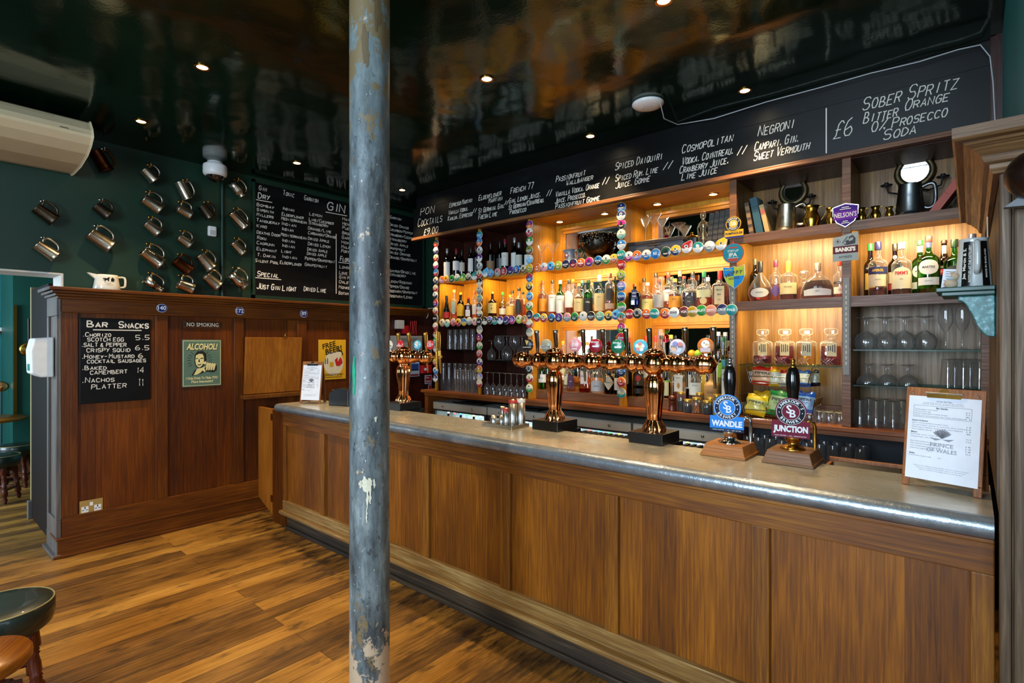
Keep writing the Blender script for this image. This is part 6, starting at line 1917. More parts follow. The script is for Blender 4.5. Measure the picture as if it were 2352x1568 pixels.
for x, lab in ((-4.05, 'flat black serving tray on the fridge nearest the fire alarm'), (-3.3, 'flat black serving tray on the second fridge')):
    o = MB(M_BLACK).box(-.2, .2, -.11, .11, .0, .006).box(-.2, .2, -.115, -.11, 0, .018).box(-.2, .2, .11, .115, 0, .018).build('serving_tray', off=(0, 0, 0))
    o.location = (x, 4.08, .9455)
    o.rotation_euler = (0, 0, R(-.08, .08))
    tag(o, lab, 'tray')

# ------------------------------------------------------------------ tankards hung on the green wall
MUGM = {'p': M_PEWTER, 'd': M_PEWTER_DARK, 'b': M_PEWTER_BRIGHT, 'c': M_PEWTER_BROWN}


def mug_parts(root, L, D, mt, shape):
    r = D / 2
    if shape == 'bell':
        pr = [(1e-4, 0), (r * .75, 0), (r * .78, .01), (r * .55, .02), (r * .95, .32 * L), (r, .45 * L), (r * .8, .7 * L), (r * .95, L), (r * .9, L), (r * .75, .7 * L), (1e-4, .05 * L)]
    elif shape == 'horn':
        pr = [(1e-4, 0), (r * .62, 0), (r * .64, .008), (r * .5, .02), (r * .6, .4 * L), (r * 1.0, L), (r * .95, L), (r * .5, .2 * L), (1e-4, .1 * L)]
    elif shape == 'pear':
        pr = [(1e-4, 0), (r * .8, 0), (r * .82, .008), (r * .5, .03), (r * .98, .3 * L), (r, .42 * L), (r * .65, .75 * L), (r * .85, L), (r * .8, L), (r * .6, .75 * L), (1e-4, .1 * L)]
    else:
        pr = [(1e-4, 0), (r * 1.08, 0), (r * 1.10, .006), (r * 1.0, .016), (r * .98, .022), (r * .86, L - .006), (r * .89, L), (r * .83, L), (r * .90, .03), (1e-4, .025)]
    MB(mt).lathe(pr, 28, caps=False).build('body', root)
    k = .86 * r
    hp = [(k, 0, .86 * L), (k + .45 * r, 0, .92 * L), (k + .85 * r, 0, .84 * L), (k + .98 * r, 0, .6 * L), (k + .85 * r, 0, .32 * L), (k + .45 * r, 0, .17 * L), (k + .06 * r, 0, .15 * L)]
    MB(mt).tube(hp, [.0055, .0062, .006, .0055, .005, .0045, .004], None, 10, flatten=1.5, curve=4).build('handle', root)


for zx, zy, L, D, ang, mt, sh, lab in (
        (325, 915, 130, 92, 36, 'd', 't', 'tarnished tankard, upper of the pair above the doorway'), (333, 1178, 135, 88, 36, 'p', 't', 'tankard, lower of the pair above the doorway'),
        (730, 530, 150, 85, 62, 'c', 't', 'tall dark bronze tankard beside the air conditioner'), (738, 890, 100, 82, 38, 'd', 't', 'small dark tankard alone below the tall bronze one'),
        (722, 1103, 150, 104, 34, 'p', 't', 'large shiny tankard above the white whisky jug'), (1078, 632, 98, 82, 44, 'p', 't', 'small tankard at the top of the middle column'),
        (1095, 842, 122, 92, 30, 'p', 't', 'squat pewter tankard second down the middle column'), (1098, 1015, 102, 80, 38, 'p', 't', 'small tankard third down the middle column'),
        (1095, 1228, 140, 100, 36, 'b', 't', 'large bright tankard fourth down the middle column'), (1108, 1425, 125, 78, 36, 'b', 'horn', 'flared horn-shaped cup at the foot of the middle column'),
        (1325, 745, 130, 76, 62, 'p', 't', 'tall steep tankard beside the security camera'), (1328, 898, 92, 76, 24, 'p', 't', 'small tankard hanging below the tall steep one'),
        (1330, 1108, 88, 76, 32, 'p', 't', 'small plain tankard two places above the copper one'), (1315, 1288, 115, 84, 36, 'c', 't', 'dark copper tankard with faint engraving'),
        (1337, 1435, 98, 82, 20, 'b', 't', 'bright short tankard just over the panelling beside the horn cup'), (1485, 897, 98, 70, 52, 'd', 't', 'slim dark tankard above the white motion sensor'),
        (1480, 1258, 120, 84, 48, 'p', 't', 'tankard beside the wall conduit, upper of two'), (1526, 1398, 112, 84, 40, 'p', 't', 'tankard beside the wall conduit, lower of two'),
        (1710, 738, 112, 78, 48, 'p', 'bell', 'belly-shaped tankard nearest the gin board, topmost of four'), (1716, 957, 130, 80, 44, 'b', 't', 'bright lidded tankard second down beside the gin board'),
        (1715, 1158, 100, 66, 44, 'b', 't', 'slim bright tankard third down beside the gin board'), (1713, 1392, 130, 88, 40, 'b', 'pear', 'polished pear-shaped tankard lowest beside the gin board')):
    px, py = zx / 3.137, 200 + zy / 3.137
    sc = 3.137 * scaleX(px, XL + .07) * -1 if scaleX(px, XL + .07) < 0 else 3.137 * scaleX(px, XL + .07)
    L_, D_ = L / sc, D / sc
    X = XL + D_ / 2 + .022
    P = atX(px, py, X)
    a = rad(ang)
    ax = Vector((0, -math.cos(a), math.sin(a)))
    hd = Vector((0, math.sin(a), math.cos(a)))
    yy = ax.cross(hd)
    M = Matrix((hd, yy, ax)).transposed().to_4x4()
    M.translation = P - ax * L_ / 2
    root = thing('tankard', (0, 0, 0), 'pewter ' + lab if 'tankard' in lab and 'bronze' not in lab and 'copper' not in lab and 'pewter' not in lab else lab, 'tankard', 'tankards hung on the green wall')
    mug_parts(root, L_, D_, MUGM[mt], sh)
    root.matrix_world = M
    hk = M @ Vector((.86 * D_ / 2 + .36 * D_ / 2, 0, .92 * L_))
    m2 = MB(M_BRASS if px > 330 else M_CHROME)
    m2.tube([(XL + .001, hk.y, hk.z + .026), (XL + .03, hk.y, hk.z + .024), (hk.x - .006, hk.y, hk.z + .002), (hk.x + .004, hk.y, hk.z - .010), (hk.x + .016, hk.y, hk.z - .004), (hk.x + .02, hk.y, hk.z + .012)], .0032, None, 8).lathe([(.012, .0), (.012, .004), (.005, .007)], 12, None, T(XL, hk.y, hk.z + .026) @ RY(rad(90)))
    m2.ball(.0065, None, T(hk.x + .02, hk.y, hk.z + .016), n=8)
    o = m2.build('wall_hook', off=(XL, hk.y, hk.z))
    tag(o, 'small hook holding the ' + lab, 'hook', 'hooks of the hanging tankards')

# white jug on the cornice
P = atX(245, 661, XL + .10)
root = thing('whisky_jug', (XL + .10, P.y, 2.0125), 'white ceramic advertising jug standing on the panelling cornice', 'jug')
jr = [(.088, 0), (.092, .006), (.082, .05), (.074, .105), (.072, .125), (.066, .125), (.066, .01)]
MB(flat('#d9d4c4', .25, coat=.1)).lathe(jr, 28, None, None, p=2.6).build('body', root)
MB(flat('#d9d4c4', .25, coat=.1)).prism([(-.062, .08), (-.125, .135), (-.06, .125)], .04, None, T(0, 0, 0) @ T(.02, 0, 0) @ WALLX @ T(0, 0, -.04)).build('spout', root)
MB(flat('#d9d4c4', .25, coat=.1)).tube([(0, .07, .11), (0, .118, .112), (0, .124, .06), (0, .115, .035), (0, .082, .03)], .009, None, 10, curve=3).build('handle', root)
pr = MB(M_BLACK)
Mj = T(.079, 0, .07) @ WALLX @ RX(rad(-9))
pr.poly([(-.045, .02), (-.03, .012), (-.03, 0), (-.024, 0), (-.022, .010), (-.010, .010), (-.008, 0), (-.002, 0), (0, .022), (.006, .03), (-.004, .034), (-.012, .024), (-.034, .024)], None, Mj, .002)
pr.poly([(.012, .0), (.030, .0), (.034, .018), (.022, .034), (.012, .02)], None, Mj, .002)
pr.text("The gods", .008, None, Mj, w=.04, y=-.014, z=.004, x=-.01).text("of Scotch", .008, None, Mj, w=.044, y=-.028, z=.005, x=.0)
pr.build('print', root)

# ------------------------------------------------------------------ wall fittings, signs
root = thing('air_conditioner', (-4.95, .2, 3.1), 'cream ceiling-hung air conditioner over the tankard wall', 'air conditioner')
prof = [(-5.345, 2.915), (-5.26, 2.905), (-5.0, 2.912), (-4.80, 2.945), (-4.70, 2.985), (-4.64, 3.03), (-4.66, 3.08), (-4.72, 3.145), (-4.75, 3.16), (-5.345, 3.16)]
n = len(prof)
mb = MB(M_CREAM)
vs = [(p[0], -.75, p[1]) for p in prof] + [(p[0], .92, p[1]) for p in prof]
mb.add(vs, [(i, (i + 1) % n, n + (i + 1) % n, n + i) for i in range(n)] + [tuple(range(n)), tuple(range(2 * n - 1, n - 1, -1))])
part(mb, 'casing', .012)
lv = MB(flat('#a5936c', .5))


def acpt(u):           # point on the sloping front face, u 0..1 from lip to top
    return (-4.642 - .078 * u, 3.035 + .11 * u)


for u in (.12, .36, .60, .85):
    (x, z), (x2, z2) = acpt(u), acpt(u + .05)
    lv.add([(x + .004, -.74, z), (x + .004, .72, z), (x2 + .004, .72, z2), (x2 + .004, -.74, z2)], [(0, 1, 2, 3)], flat('#4c4230', .6) if u < .7 else None)
part(lv, 'louvre_grille')
cp_ = MB(flat('#b8aa88', .5))
(x, z), (x2, z2) = acpt(.1), acpt(.6)
cp_.add([(x + .005, .73, z), (x + .005, .87, z), (x2 + .005, .87, z2), (x2 + .005, .73, z2)], [(0, 1, 2, 3)])
for k in range(3):
    (x, z), (x2, z2) = acpt(.2 + k * .13), acpt(.25 + k * .13)
    cp_.add([(x + .007, .80, z), (x + .007, .84, z), (x2 + .007, .84, z2), (x2 + .007, .80, z2)], [(0, 1, 2, 3)], M_INK)
(x, z), (x2, z2) = acpt(.14), acpt(.26)
cp_.add([(x + .007, .74, z), (x + .007, .785, z), (x2 + .007, .785, z2), (x2 + .007, .74, z2)], [(0, 1, 2, 3)], flat('#6b6450', .4))
part(cp_, 'control_panel')
part(MB(M_STEEL).box(-5.2, -5.17, -.5, -.47, 3.16, CEIL - .001).box(-5.2, -5.17, .7, .73, 3.16, CEIL - .001), 'hanger')

P = atZ(494, 372, CEIL)
root = thing('security_camera', (P.x, P.y, CEIL - .165), 'white dome security camera hanging from the ceiling above the tankards', 'camera')
MB(M_WHITE).lathe([(.062, .164), (.066, .15), (.094, .135), (.098, .12), (.098, .06), (.092, .045), (.075, .035)], 32).build('housing', root)
MB(flat('#0c0c0e', .06, coat=1.0)).lathe([(.075, .036), (.066, .012), (.04, -.012), (.001, -.022)], 28, caps=False).build('dome', root)
P = atX(488, 530, XL + .03)
root = thing('motion_sensor', (XL, P.y, P.z - .05), 'small white motion sensor on the green wall between tankards', 'sensor')
MB(M_WHITE).box(.0, .038, -.036, .036, 0, .095).build('case', root, bev=.012)
MB(flat('#bfc2c0', .3)).box(.036, .0385, -.024, .024, .012, .055).build('lens', root)
P = atX(511, 500, XL + .02)
mb = MB(M_GREEN).tube([(XL + .016, P.y, 2.015), (XL + .016, P.y, 3.10)], .014, None, 12)
o = mb.build('wall_conduit', off=(XL, P.y, 2.0))
tag(o, 'dark green conduit pipe running up the tankard wall', 'pipe')
Q = atZ(1488, 235, CEIL)
root = thing('wireless_access_point', (Q.x, Q.y, CEIL), 'round white dome fixed to the ceiling over the cocktail board', 'ceiling device')
MB(M_WHITE).lathe([(.085, -.001), (.104, -.006), (.106, -.014), (.092, -.026), (.05, -.036), (.001, -.038)], 40, caps=False).build('shell', root)
MB(flat('#c9c9c6', .4)).lathe([(.036, -.0375), (.034, -.0395), (.032, -.0385)], 28, caps=False).build('ring', root)
pts = [Q + Vector((.09, -.01, -.012)), atY(1525, 272, 3.45)] + [atY(a, c, 3.815) for a, c in ((1556, 286), (1640, 272), (1760, 234), (1880, 202), (2000, 168), (2110, 142), (2200, 114), (2252, 103), (2274, 130), (2281, 190), (2284, 250), (2286, 288))]
o = MB(flat('#b5b8ba', .5)).tube(pts, .0035, None, 6).build('white_cable')
tag(o, 'thin white cable running from the ceiling dome along the cocktail board', 'cable')

# bar snacks board
XS = XP - .008
pt = lambda x, y: atX(x / 2.24, 600 + y / 2.24, XS)
A, Bq = pt(408, 290), pt(775, 735)
z0, z1 = pt(408, 735).z, pt(408, 290).z
root = thing('snack_chalkboard', (XS, (A.y + Bq.y) / 2, z0), 'black chalkboard of bar snacks hung on the oak panelling', 'chalkboard')
part(MB(M_CHALKBOARD).box(XP - .0215, XS, A.y, Bq.y, z0, z1), 'board', .004)
ch = MB(M_CHALK)
MS = T(XS + .0015, 0, 0) @ WALLX


def snack(s, x0, x1, y, h, wt=.0052):
    a, c = pt(x0, y), pt(x1, y)
    hh = h * .84 / 2.24 / abs(scaleX(x0 / 2.24, XS))
    chalk_line(ch, s, MS, a.y, c.y, a.z - hh / 2, hh, wt, .03)


for r_ in (('Bar', 448, 550, 322, 36, .009), ('Snacks', 612, 762, 326, 36, .009), ('.Chorizo', 425, 570, 376, 24), ('SCOTCH EGG', 450, 636, 402, 22), ('.SALT & PEPPER', 420, 650, 430, 22), ('CRISPY SQUID', 446, 670, 458, 22), ('.Honey-Mustard', 420, 690, 490, 25),
           ('COCKTAIL SAUSAGES', 448, 750, 516, 20), ('.Baked', 420, 547, 549, 24), ('CAMEMBERT', 464, 655, 573, 22), ('.Nachos', 420, 587, 612, 30), ('PLATTER', 470, 650, 647, 26), ('5.5', 698, 768, 392, 26), ('6.5', 696, 767, 444, 28), ('6', 712, 735, 484, 26), ('14', 704, 740, 560, 32), ('11', 712, 738, 622, 42)):
    snack(*r_)
a, c = pt(478, 352), pt(728, 352)
chalk_rule(ch, MS, a.y, a.z, c.y, a.z, .008)
part(ch, 'chalk_lettering')

XQ = XP - .0215       # face of the recessed panels


def wall_rect(x0, y0, x1, y1, X):
    a, c = atX(x0, (y0 + y1) / 2, X), atX(x1, (y0 + y1) / 2, X)
    za, zb = atX((x0 + x1) / 2, y1, X).z, atX((x0 + x1) / 2, y0, X).z
    return (a.y + c.y) / 2, (za + zb) / 2, c.y - a.y, zb - za


def plate(name, px, X, col, th, lab, cat, grp=None, round_=False):
    y, z, w, h = wall_rect(*px, X)
    root = thing(name, (X, y, z), lab, cat, grp)
    M = WALLX
    mb = MB(col)
    if round_:
        mb.lathe([(1, 0), (1, th)], 28, None, M @ Matrix.Diagonal((w / 2, h / 2, 1, 1)))
    else:
        mb.box(-w / 2, w / 2, -h / 2, h / 2, 0, th, None, M)
    mb.build('plate', root, bev=.002 if not round_ else 0)
    return root, M @ T(0, 0, th + .0008), w, h


for px, s, lab in (((359, 698, 384, 717), '140', 'blue oval enamel number plate over the first stile, showing 140'), ((540, 705, 561, 723), '172', 'blue oval enamel number plate over the second stile, showing 172'), ((689, 711, 706, 729), '89', 'blue oval enamel number plate over the third stile, showing 89')):
    root, M, w, h = plate('number_plate', px, XP, flat('#c9cde0', .3, coat=.1), .004, {'140': 'blue oval enamel number plate above the snack board', '172': 'blue oval enamel number plate near the no smoking sign', '89': 'blue oval enamel number plate nearest the gin board'}[s], 'number plate', 'oval number plates on the panelling', True)
    MB(flat('#1c2566', .25, coat=.1)).lathe([(1, .0), (1, .001)], 28, None, M @ Matrix.Diagonal((w * .46, h * .44, 1, 1))).build('enamel_face', root)
    MB(flat('#e6e8f2', .4)).text(s, h * .48, None, M, bold=.03, z=.0018).build('lettering', root)
root, M, w, h = plate('no_smoking_sign', (422, 738, 507, 754), XQ, flat('#3a1e10', .35, coat=.1), .006, 'small brown no smoking plaque on the oak panelling', 'sign')
MB(M_PAPER).text('NO SMOKING', h * .55, flat('#dfd6bd', .5), M, w=w * .86, bold=.01).build('lettering', root)
sc = MB(M_BRASS)
for a in (-1, 1):
    for c in (-1, 1):
        sc.ball(.003, None, M @ T(a * w * .46, c * h * .34, 0), n=8)
sc.build('screw', root)

root, M, w, h = plate('drinking_sign', (418, 780, 508, 887), XQ, flat('#577364', .3, coat=.3), .004, 'green tin sign of a grinning man with a glass, on the panelling', 'sign')
cr, bk = flat('#d8cf92', .5), flat('#17180f', .5)
art = MB(cr)
for y_, hh in ((h * .475, .004), (-h * .475, .004)):
    art.quad(w * .95, hh, None, M, 0, y_)
for x_ in (-w * .475, w * .475):
    art.quad(.004, h * .95, None, M, x_, 0)
art.text('ALCOHOL!', h * .13, bk, M, w=w * .80, bold=.05, shear=.25, x=.003, y=h * .335, z=.0).text('ALCOHOL!', h * .13, cr, M, w=w * .80, bold=.04, shear=.25, y=h * .345, z=.0008)
art.text('I Only Drink To Make YOU', h * .055, cr, M, w=w * .82, bold=.03, shear=.2, y=-h * .32, z=.0).text('More Interesting!', h * .055, cr, M, w=w * .56, bold=.03, shear=.2, y=-h * .395, z=.0)
u = w / 100
for a in (150, 165, 180, 195, 210, 30, 15, 0, -12, 135, 48):
    art.quad(u * 10, u * 1.2, bk, M @ RZ(rad(a)) @ T(u * 25, 0, 0) if False else M @ T(-u * 6, h * .06, 0) @ RZ(rad(a)) @ T(u * 27, 0, 0))
P_ = lambda pts, mt, z: art.poly([(p[0] * u, p[1] * u) for p in pts], mt, M, z)
P_([(-27, -34), (-20, -20), (-10, -13), (6, -14), (22, -3), (38, -8), (38, -20), (30, -27), (10, -24), (-6, -30), (-18, -33)], bk, .0004)          # suit and sleeve
P_([(-22, -33), (-13, -15), (0, -13), (10, -8), (-4, -26), (-12, -31)], cr, .0008)     # shirt
P_([(-20, 6), (-19, 24), (-12, 33), (2, 34), (10, 26), (11, 8), (6, -4), (-4, -14), (-12, -13), (-18, -6)], bk, .0010)   # head outline and hair
P_([(-18, 8), (-16, 22), (-8, 26), (1, 25), (4, 16), (4, 4), (0, -6), (-6, -12), (-11, -11), (-16, -4)], cr, .0014)       # face
P_([(-17, 13), (-11, 15), (-11, 12.5), (-17, 11)], bk, .0018)
P_([(-5, 14), (3, 15), (3, 12.5), (-5, 11.5)], bk, .0018)
P_([(-9, 11), (-7, 11), (-6, 3), (-10, 3)], bk, .0018)
P_([(-14, -2), (-8, -4), (-2, -1), (-4, -5), (-9, -7)], bk, .0018)
P_([(2, 2), (8, 5), (11, 1), (8, -4), (3, -3)], cr, .0018)
for k in range(4):
    P_([(10 + k * 6, -2 - k), (14 + k * 6, 2 - k), (17 + k * 6, -1 - k), (13 + k * 6, -20), (9 + k * 6, -21)], cr, .0018)
P_([(-2, -16), (4, -12), (8, -22), (6, -26), (0, -20)], cr, .0018)
art.build('picture', root)

root, M, w, h = plate('free_beer_sign', (731, 780, 794, 871), XQ, flat('#d9a524', .3, coat=.1), .004, 'yellow tin sign promising free beer tomorrow, on the panelling', 'sign')
art = MB(bk)
art.text('FREE', h * .13, bk, M @ T(-w * .12, h * .36, 0) @ RZ(rad(14)), w=w * .50, bold=.02, shear=.1).text('BEER!', h * .14, bk, M @ T(w * .04, h * .235, 0) @ RZ(rad(14)), w=w * .62, bold=.02, shear=.1, z=.0012)
art.poly([(w * (.05 + .36 * math.cos(a)), h * (-.10 + .30 * math.sin(a))) for a in [i * math.pi / 10 for i in range(20)]], flat('#d8ceb0', .5), M, -.0003)
u = w / 100
P_([(8, -2), (18, 8), (20, -8), (28, 8), (34, 2), (38, -12), (26, -22), (14, -22)], flat('#b8231f', .5), .0004)
P_([(12, 22), (16, 13), (26, 9), (34, 14), (34, 24), (24, 28), (14, 26)], flat('#dccfae', .5), .0003)
P_([(13, 25), (22, 31), (34, 29), (40, 16), (36, 14), (32, 25), (16, 26)], bk, .0006)
for x_ in (-26, -18):
    P_([(x_ - 2, -14), (x_ + 2, -14), (x_ + 2, -2), (x_ + 1, 6), (x_ - 1, 6), (x_ - 2, -2)], flat('#5c6a34', .5), .0005)
P_([(-10, -24), (4, -24), (4, -8), (-10, -8)], flat('#c9972a', .5), .0006)
art.text('Tomorrow', h * .09, bk, M, w=w * .78, bold=.01, shear=.35, y=-h * .375).quad(w * .66, h * .012, bk, M, w * .02, -h * .445)
art.build('picture', root)

root, M, w, h = plate('double_socket', (182, 1147, 236, 1179), XQ, flat('#b59a58', .35, .4), .006, 'brass double plug socket low on the oak panelling', 'socket')
so = MB(M_WHITE)
for s in (-1, 1):
    so.quad(w * .30, h * .42, None, M, s * w * .27, -h * .12).quad(w * .05, h * .16, M_INK, M, s * w * .27, h * .0, .0006)
    for q in (-1, 1):
        so.quad(w * .09, h * .05, M_INK, M, s * w * .27 + q * w * .08, -h * .16, .0006)
so.quad(w * .14, h * .26, None, M, 0, h * .22)
so.build('inserts', root)

# paper towel dispenser on the end panel
root = thing('towel_dispenser', (XL + .03, PY0 - .025, 1.34), 'white paper towel dispenser on the grey end of the panelling', 'dispenser')
MB(M_WHITE).prism([(0, 0), (.075, .0), (.125, .03), (.13, .20), (.11, .29), (0, .30)], .24, None, Matrix(((0, 0, 1, -.13), (-1, 0, 0, 0), (0, 1, 0, 0), (0, 0, 0, 1)))).build('cover', root, bev=.01)
MB(flat('#2f8f86', .4)).box(-.02, .02, -.135, -.128, .05, .10).build('lock_tab', root)

# ------------------------------------------------------------------ fire point behind the far font
for nm, px, col, d, lab, cat in (('control_box', (908, 771, 970, 806), '#8f918f', .10, 'grey electrical control box on the dark back wall', 'box'), ('control_box', (913, 735, 929, 755), '#a5a7a6', .06, 'small pale box high on the dark back wall', 'box'), ('alarm_box', (972, 838, 992, 857), '#a8141a', .07, 'red fire alarm call box near the badge column', 'alarm'),
                                 ('alarm_box', (929, 748, 939, 766), '#9c1018', .06, 'small red box hanging beside red lanyards', 'alarm')):
    y, z, w, h = wall_rect(*px, XP + .005 + d)
    root = thing(nm, (XP + .005, y, z), lab, cat)
    MB(flat(col, .4)).box(0, d, -w / 2, w / 2, -h / 2, h / 2).build('case', root, bev=.004)
    if px[0] == 972:
        MB(M_WHITE).box(d - .001, d + .001, -w * .38, w * .1, -h * .15, h * .15).build('break_glass', root)
    elif px[0] == 908:
        MB(flat('#6f7170', .4)).box(d - .001, d + .001, -w * .3, w * .3, h * .1, h * .35).build('panel', root)
for nm, px, parts_, lab in (('safety_notice', (941, 829, 963, 864), (('#2a4f8f', .10, .45), ('#c9ced4', -.2, .28), ('#8a2326', -.41, .12)), 'blue and white safety notice on the dark back wall'),
                            ('fire_sign', (976, 861, 991, 881), (('#b01a20', 0, .84),), 'red fire alarm sign beside the badge column'), ('fire_sign', (984, 883, 991, 897), (('#b01a20', 0, .84),), 'small red strip sign below the fire alarm sign')):
    y, z, w, h = wall_rect(*px, XP + .007)
    root = thing(nm, (XP + .005, y, z), lab, 'sign')
    mb = MB(M_PAPER).box(0, .003, -w / 2, w / 2, -h / 2, h / 2)
    mb.build('plate', root)
    p2 = MB()
    for c, yy, hh in parts_:
        p2.quad(w * .88, h * hh, flat(c, .5), T(.0038, 0, 0) @ WALLX, 0, yy * h)
    if px[0] == 976:
        p2.text('Fire', h * .24, M_WHITE, T(.0046, 0, 0) @ WALLX, w=w * .5, y=h * .2, x=-w * .1, bold=.02).text('alarm', h * .24, M_WHITE, T(.0046, 0, 0) @ WALLX, w=w * .7, y=-h * .2, bold=.02)
    p2.build('print', root)
mb = MB(flat('#a8141a', .6))
for k in range(4):
    a = atX(944 + k * 4, 737, XP + .03)
    c = atX(941 + k * 5, 768, XP + .03)
    mb.tube([a, (a + c) / 2 + Vector((0, R(-.01, .01), 0)), c], .0045, None, 6)
o = mb.build('lanyards', off=(0, 0, 0))
o.name = 'lanyard'
tag(o, 'bunch of red lanyard cords hanging on the dark back wall', 'lanyard', kind='stuff')
pts = [atY(a, c, 4.35) for a, c in ((1003, 707), (984, 708), (983, 725), (975, 738), (977, 747), (968, 760), (965, 775), (966, 790))]
o = MB(M_WHITE).tube(pts, .004, None, 6).build('white_cable')
tag(o, 'loose white cable beside the first badge column', 'cable')
struct(MB(M_GREEN).box(-4.62, -4.445, 4.28, 4.32, CB, 3.2), 'trim_5')

# ------------------------------------------------------------------ curios on the top shelves
zt = 2.2955
# grey jug
P = atY(1309, 578, 4.02)
root = thing('water_jug', (P.x, 4.02, zt), 'grey-blue ceramic pub jug beside the punch bowl', 'jug')
jm = flat('#7d8894', .3, coat=.1)
MB(jm).lathe([(.042, 0), (.044, .004), (.045, .06), (.047, .11), (.052, .145), (.047, .145), (.040, .10), (.038, .01)], 28).build('body', root)
MB(jm).prism([(-.045, .115), (-.078, .148), (-.045, .145)], .03, None, T(0, .015, 0) @ FRONT).build('spout', root)
MB(jm).tube([(.044, 0, .125), (.082, 0, .13), (.09, 0, .09), (.075, 0, .05), (.043, 0, .04)], .007, None, 8, curve=4).build('handle', root)
MB(M_PAPER).disc(.016, flat('#b0342c', .5), T(0, -.0505, .09) @ FRONT, 0, 20).disc(.011, M_PAPER, T(0, -.0515, .09) @ FRONT, 0, 16).quad(.05, .008, flat('#8f2a26', .5), T(0, -.0502, .082) @ FRONT).build('emblem', root)
# punch bowl
P = atY(1376, 560, 4.06)
root = thing('punch_bowl', (P.x, 4.06, zt), 'large dark tarnished punch bowl with grape clusters round its rim', 'bowl')
dm = pewter('bowl_tarnished', '#1f1c19', '#4a463f', .28)
s_ = 1.0
MB(dm).lathe([(.075, 0), (.078, .008), (.055, .018), (.032, .035), (.036, .045), (.080, .06), (.128, .10), (.150, .15), (.152, .20), (.158, .235), (.148, .235), (.14, .16), (.07, .07), (.001, .06)], 40, caps=False).build('body', root)
gb = MB(dm)
for i in range(26):
    a = i * 2 * math.pi / 26
    for k in range(5):
        gb.ball(R(.010, .016), None, T(.155 * math.cos(a) + R(-.012, .012), .155 * math.sin(a) + R(-.012, .012), .232 - k * R(.008, .02)), n=8)
gb.build('grapes', root)
hl = MB(dm)
for s in (-1, 1):
    hl.tube([(s * .15, 0, .19), (s * .185, 0, .20), (s * .19, 0, .16), (s * .165, 0, .13), (s * .14, 0, .125)], .008, None, 8)
hl.build('handle', root)
# metal ledger box
a, c = atY(1449, 555, 3.99), atY(1577, 545, 3.99)
xm, w = (a.x + c.x) / 2, c.x - a.x
root = thing('deed_box', (xm, 4.02, zt), 'grey metal deed box carrying four cocktail glasses', 'box')
bm_ = flat('#5b5d63', .42, .5)
MB(bm_).box(-w / 2 + .008, w / 2 - .008, -.085, .085, 0, .092).build('body', root, bev=.003)
MB(flat('#463f3a', .4, .5)).box(-w / 2, w / 2, -.093, .093, .088, .118).build('lid', root, bev=.004)
MB(flat('#3a2b20', .4, .4)).box(-.055, .055, -.104, -.093, .066, .076).box(-.01, .01, -.10, -.093, .07, .1).build('hasp', root, bev=.002)
# hip flask, glass figure, books
P = atY(1589, 552, 4.04)
root = thing('hip_flask', (P.x, 4.04, zt), 'dark hip flask with brass shoulders behind the badges', 'flask')
MB(flat('#26282c', .35, .4)).lathe([(.05, 0, 3), (.052, .006, 3), (.052, .11, 3)], 28, sy=.4).build('body', root)
MB(M_BRASS).lathe([(.053, .108, 3), (.05, .122, 3), (.02, .132), (.01, .136), (.010, .152), (.007, .155)], 28, sy=.45).build('shoulder', root)
P = atY(1615, 540, 3.99)
root = thing('glass_figure', (P.x, 3.99, zt), 'amber glass figure-shaped bottle standing beside dark old books', 'figurine')
MB(M_AMBERGLASS).lathe([(.030, 0), (.033, .01), (.030, .05), (.034, .09), (.024, .13), (.020, .15), (.026, .18), (.028, .205), (.012, .222), (.010, .232), (.020, .248), (.022, .268), (.014, .29), (.001, .296)], 20, caps=False, sy=.75).build('body', root)
ar = MB(M_AMBERGLASS)
for s in (-1, 1):
    ar.tube([(s * .026, 0, .205), (s * .042, 0, .17), (s * .036, 0, .12), (s * .028, 0, .10)], [.008, .007, .006, .005], None, 8)
ar.build('arms', root)


def book(loc, w, h, d, lean, col, lab, bands=(), grp='old books on the top shelf', page='#c9bc98'):
    root = thing('book', loc, lab, 'book', grp)
    M = RY(lean)
    cov = flat(col, .5)
    MB(cov).box(0, .004, 0, d, 0, h, None, M).box(w - .004, w, 0, d, 0, h, None, M).box(0, w, -.003, .003, 0, h, None, M).build('cover', root, bev=.0015)
    MB(flat(page, .8)).box(.004, w - .004, .003, d - .004, .004, h - .004, None, M).build('pages', root)
    if bands:
        b_ = MB()
        for z, hh, c in bands:
            b_.box(.001, w - .001, -.0045, -.003, z * h, z * h + hh, flat(c, .5), M)
        b_.build('spine_bands', root)
    return root


bb = [(.06 + k * .155, .006, '#2b2520') for k in range(6)] + [(.10 + k * .155, .02, '#4c4436') for k in range(5)]
for i, px in enumerate((1622, 1634, 1646, 1658, 1669)):
    P = atY(px, 560, 3.965)
    book((P.x, 3.965, zt), .036, .262 + .004 * i, .17, rad(5.5), '#3a342c', 'dark leather volume in the tall row, %s from the glass figure' % ORD[i], bb, 'row of dark leather volumes')
zr = SHR1[1]
for px, py, w, h, lean, col, lab, bd in ((1722, 533, .030, .235, 9, '#4a3520', 'ornate brown leaning book by the wooden post', [(.1 + k * .22, .03, '#8a6a3c') for k in range(4)]), (1737, 531, .048, .262, 10, '#1f4a55', 'tall dark teal leaning book', [(.62, .004, '#12303a'), (.68, .004, '#12303a'), (.74, .004, '#12303a')]),
                                         (1758, 529, .030, .205, 12, '#b89a5c', 'tan leaning book with pink spine patch', [(.66, .035, '#b05a48')])):
    P = atY(px, py, 3.93)
    book((P.x, 3.93, zr), w, h, .15, -rad(lean), col, lab, bd)
P = atY(2152, 480, 3.97)
book((P.x - .045, 3.95, zr), .042, .275, .17, rad(34), '#b04228', 'red leather book leaning hard against the oak screen end', [(.5, .002, '#7a2616')])
P = atY(2205, 470, 4.0)
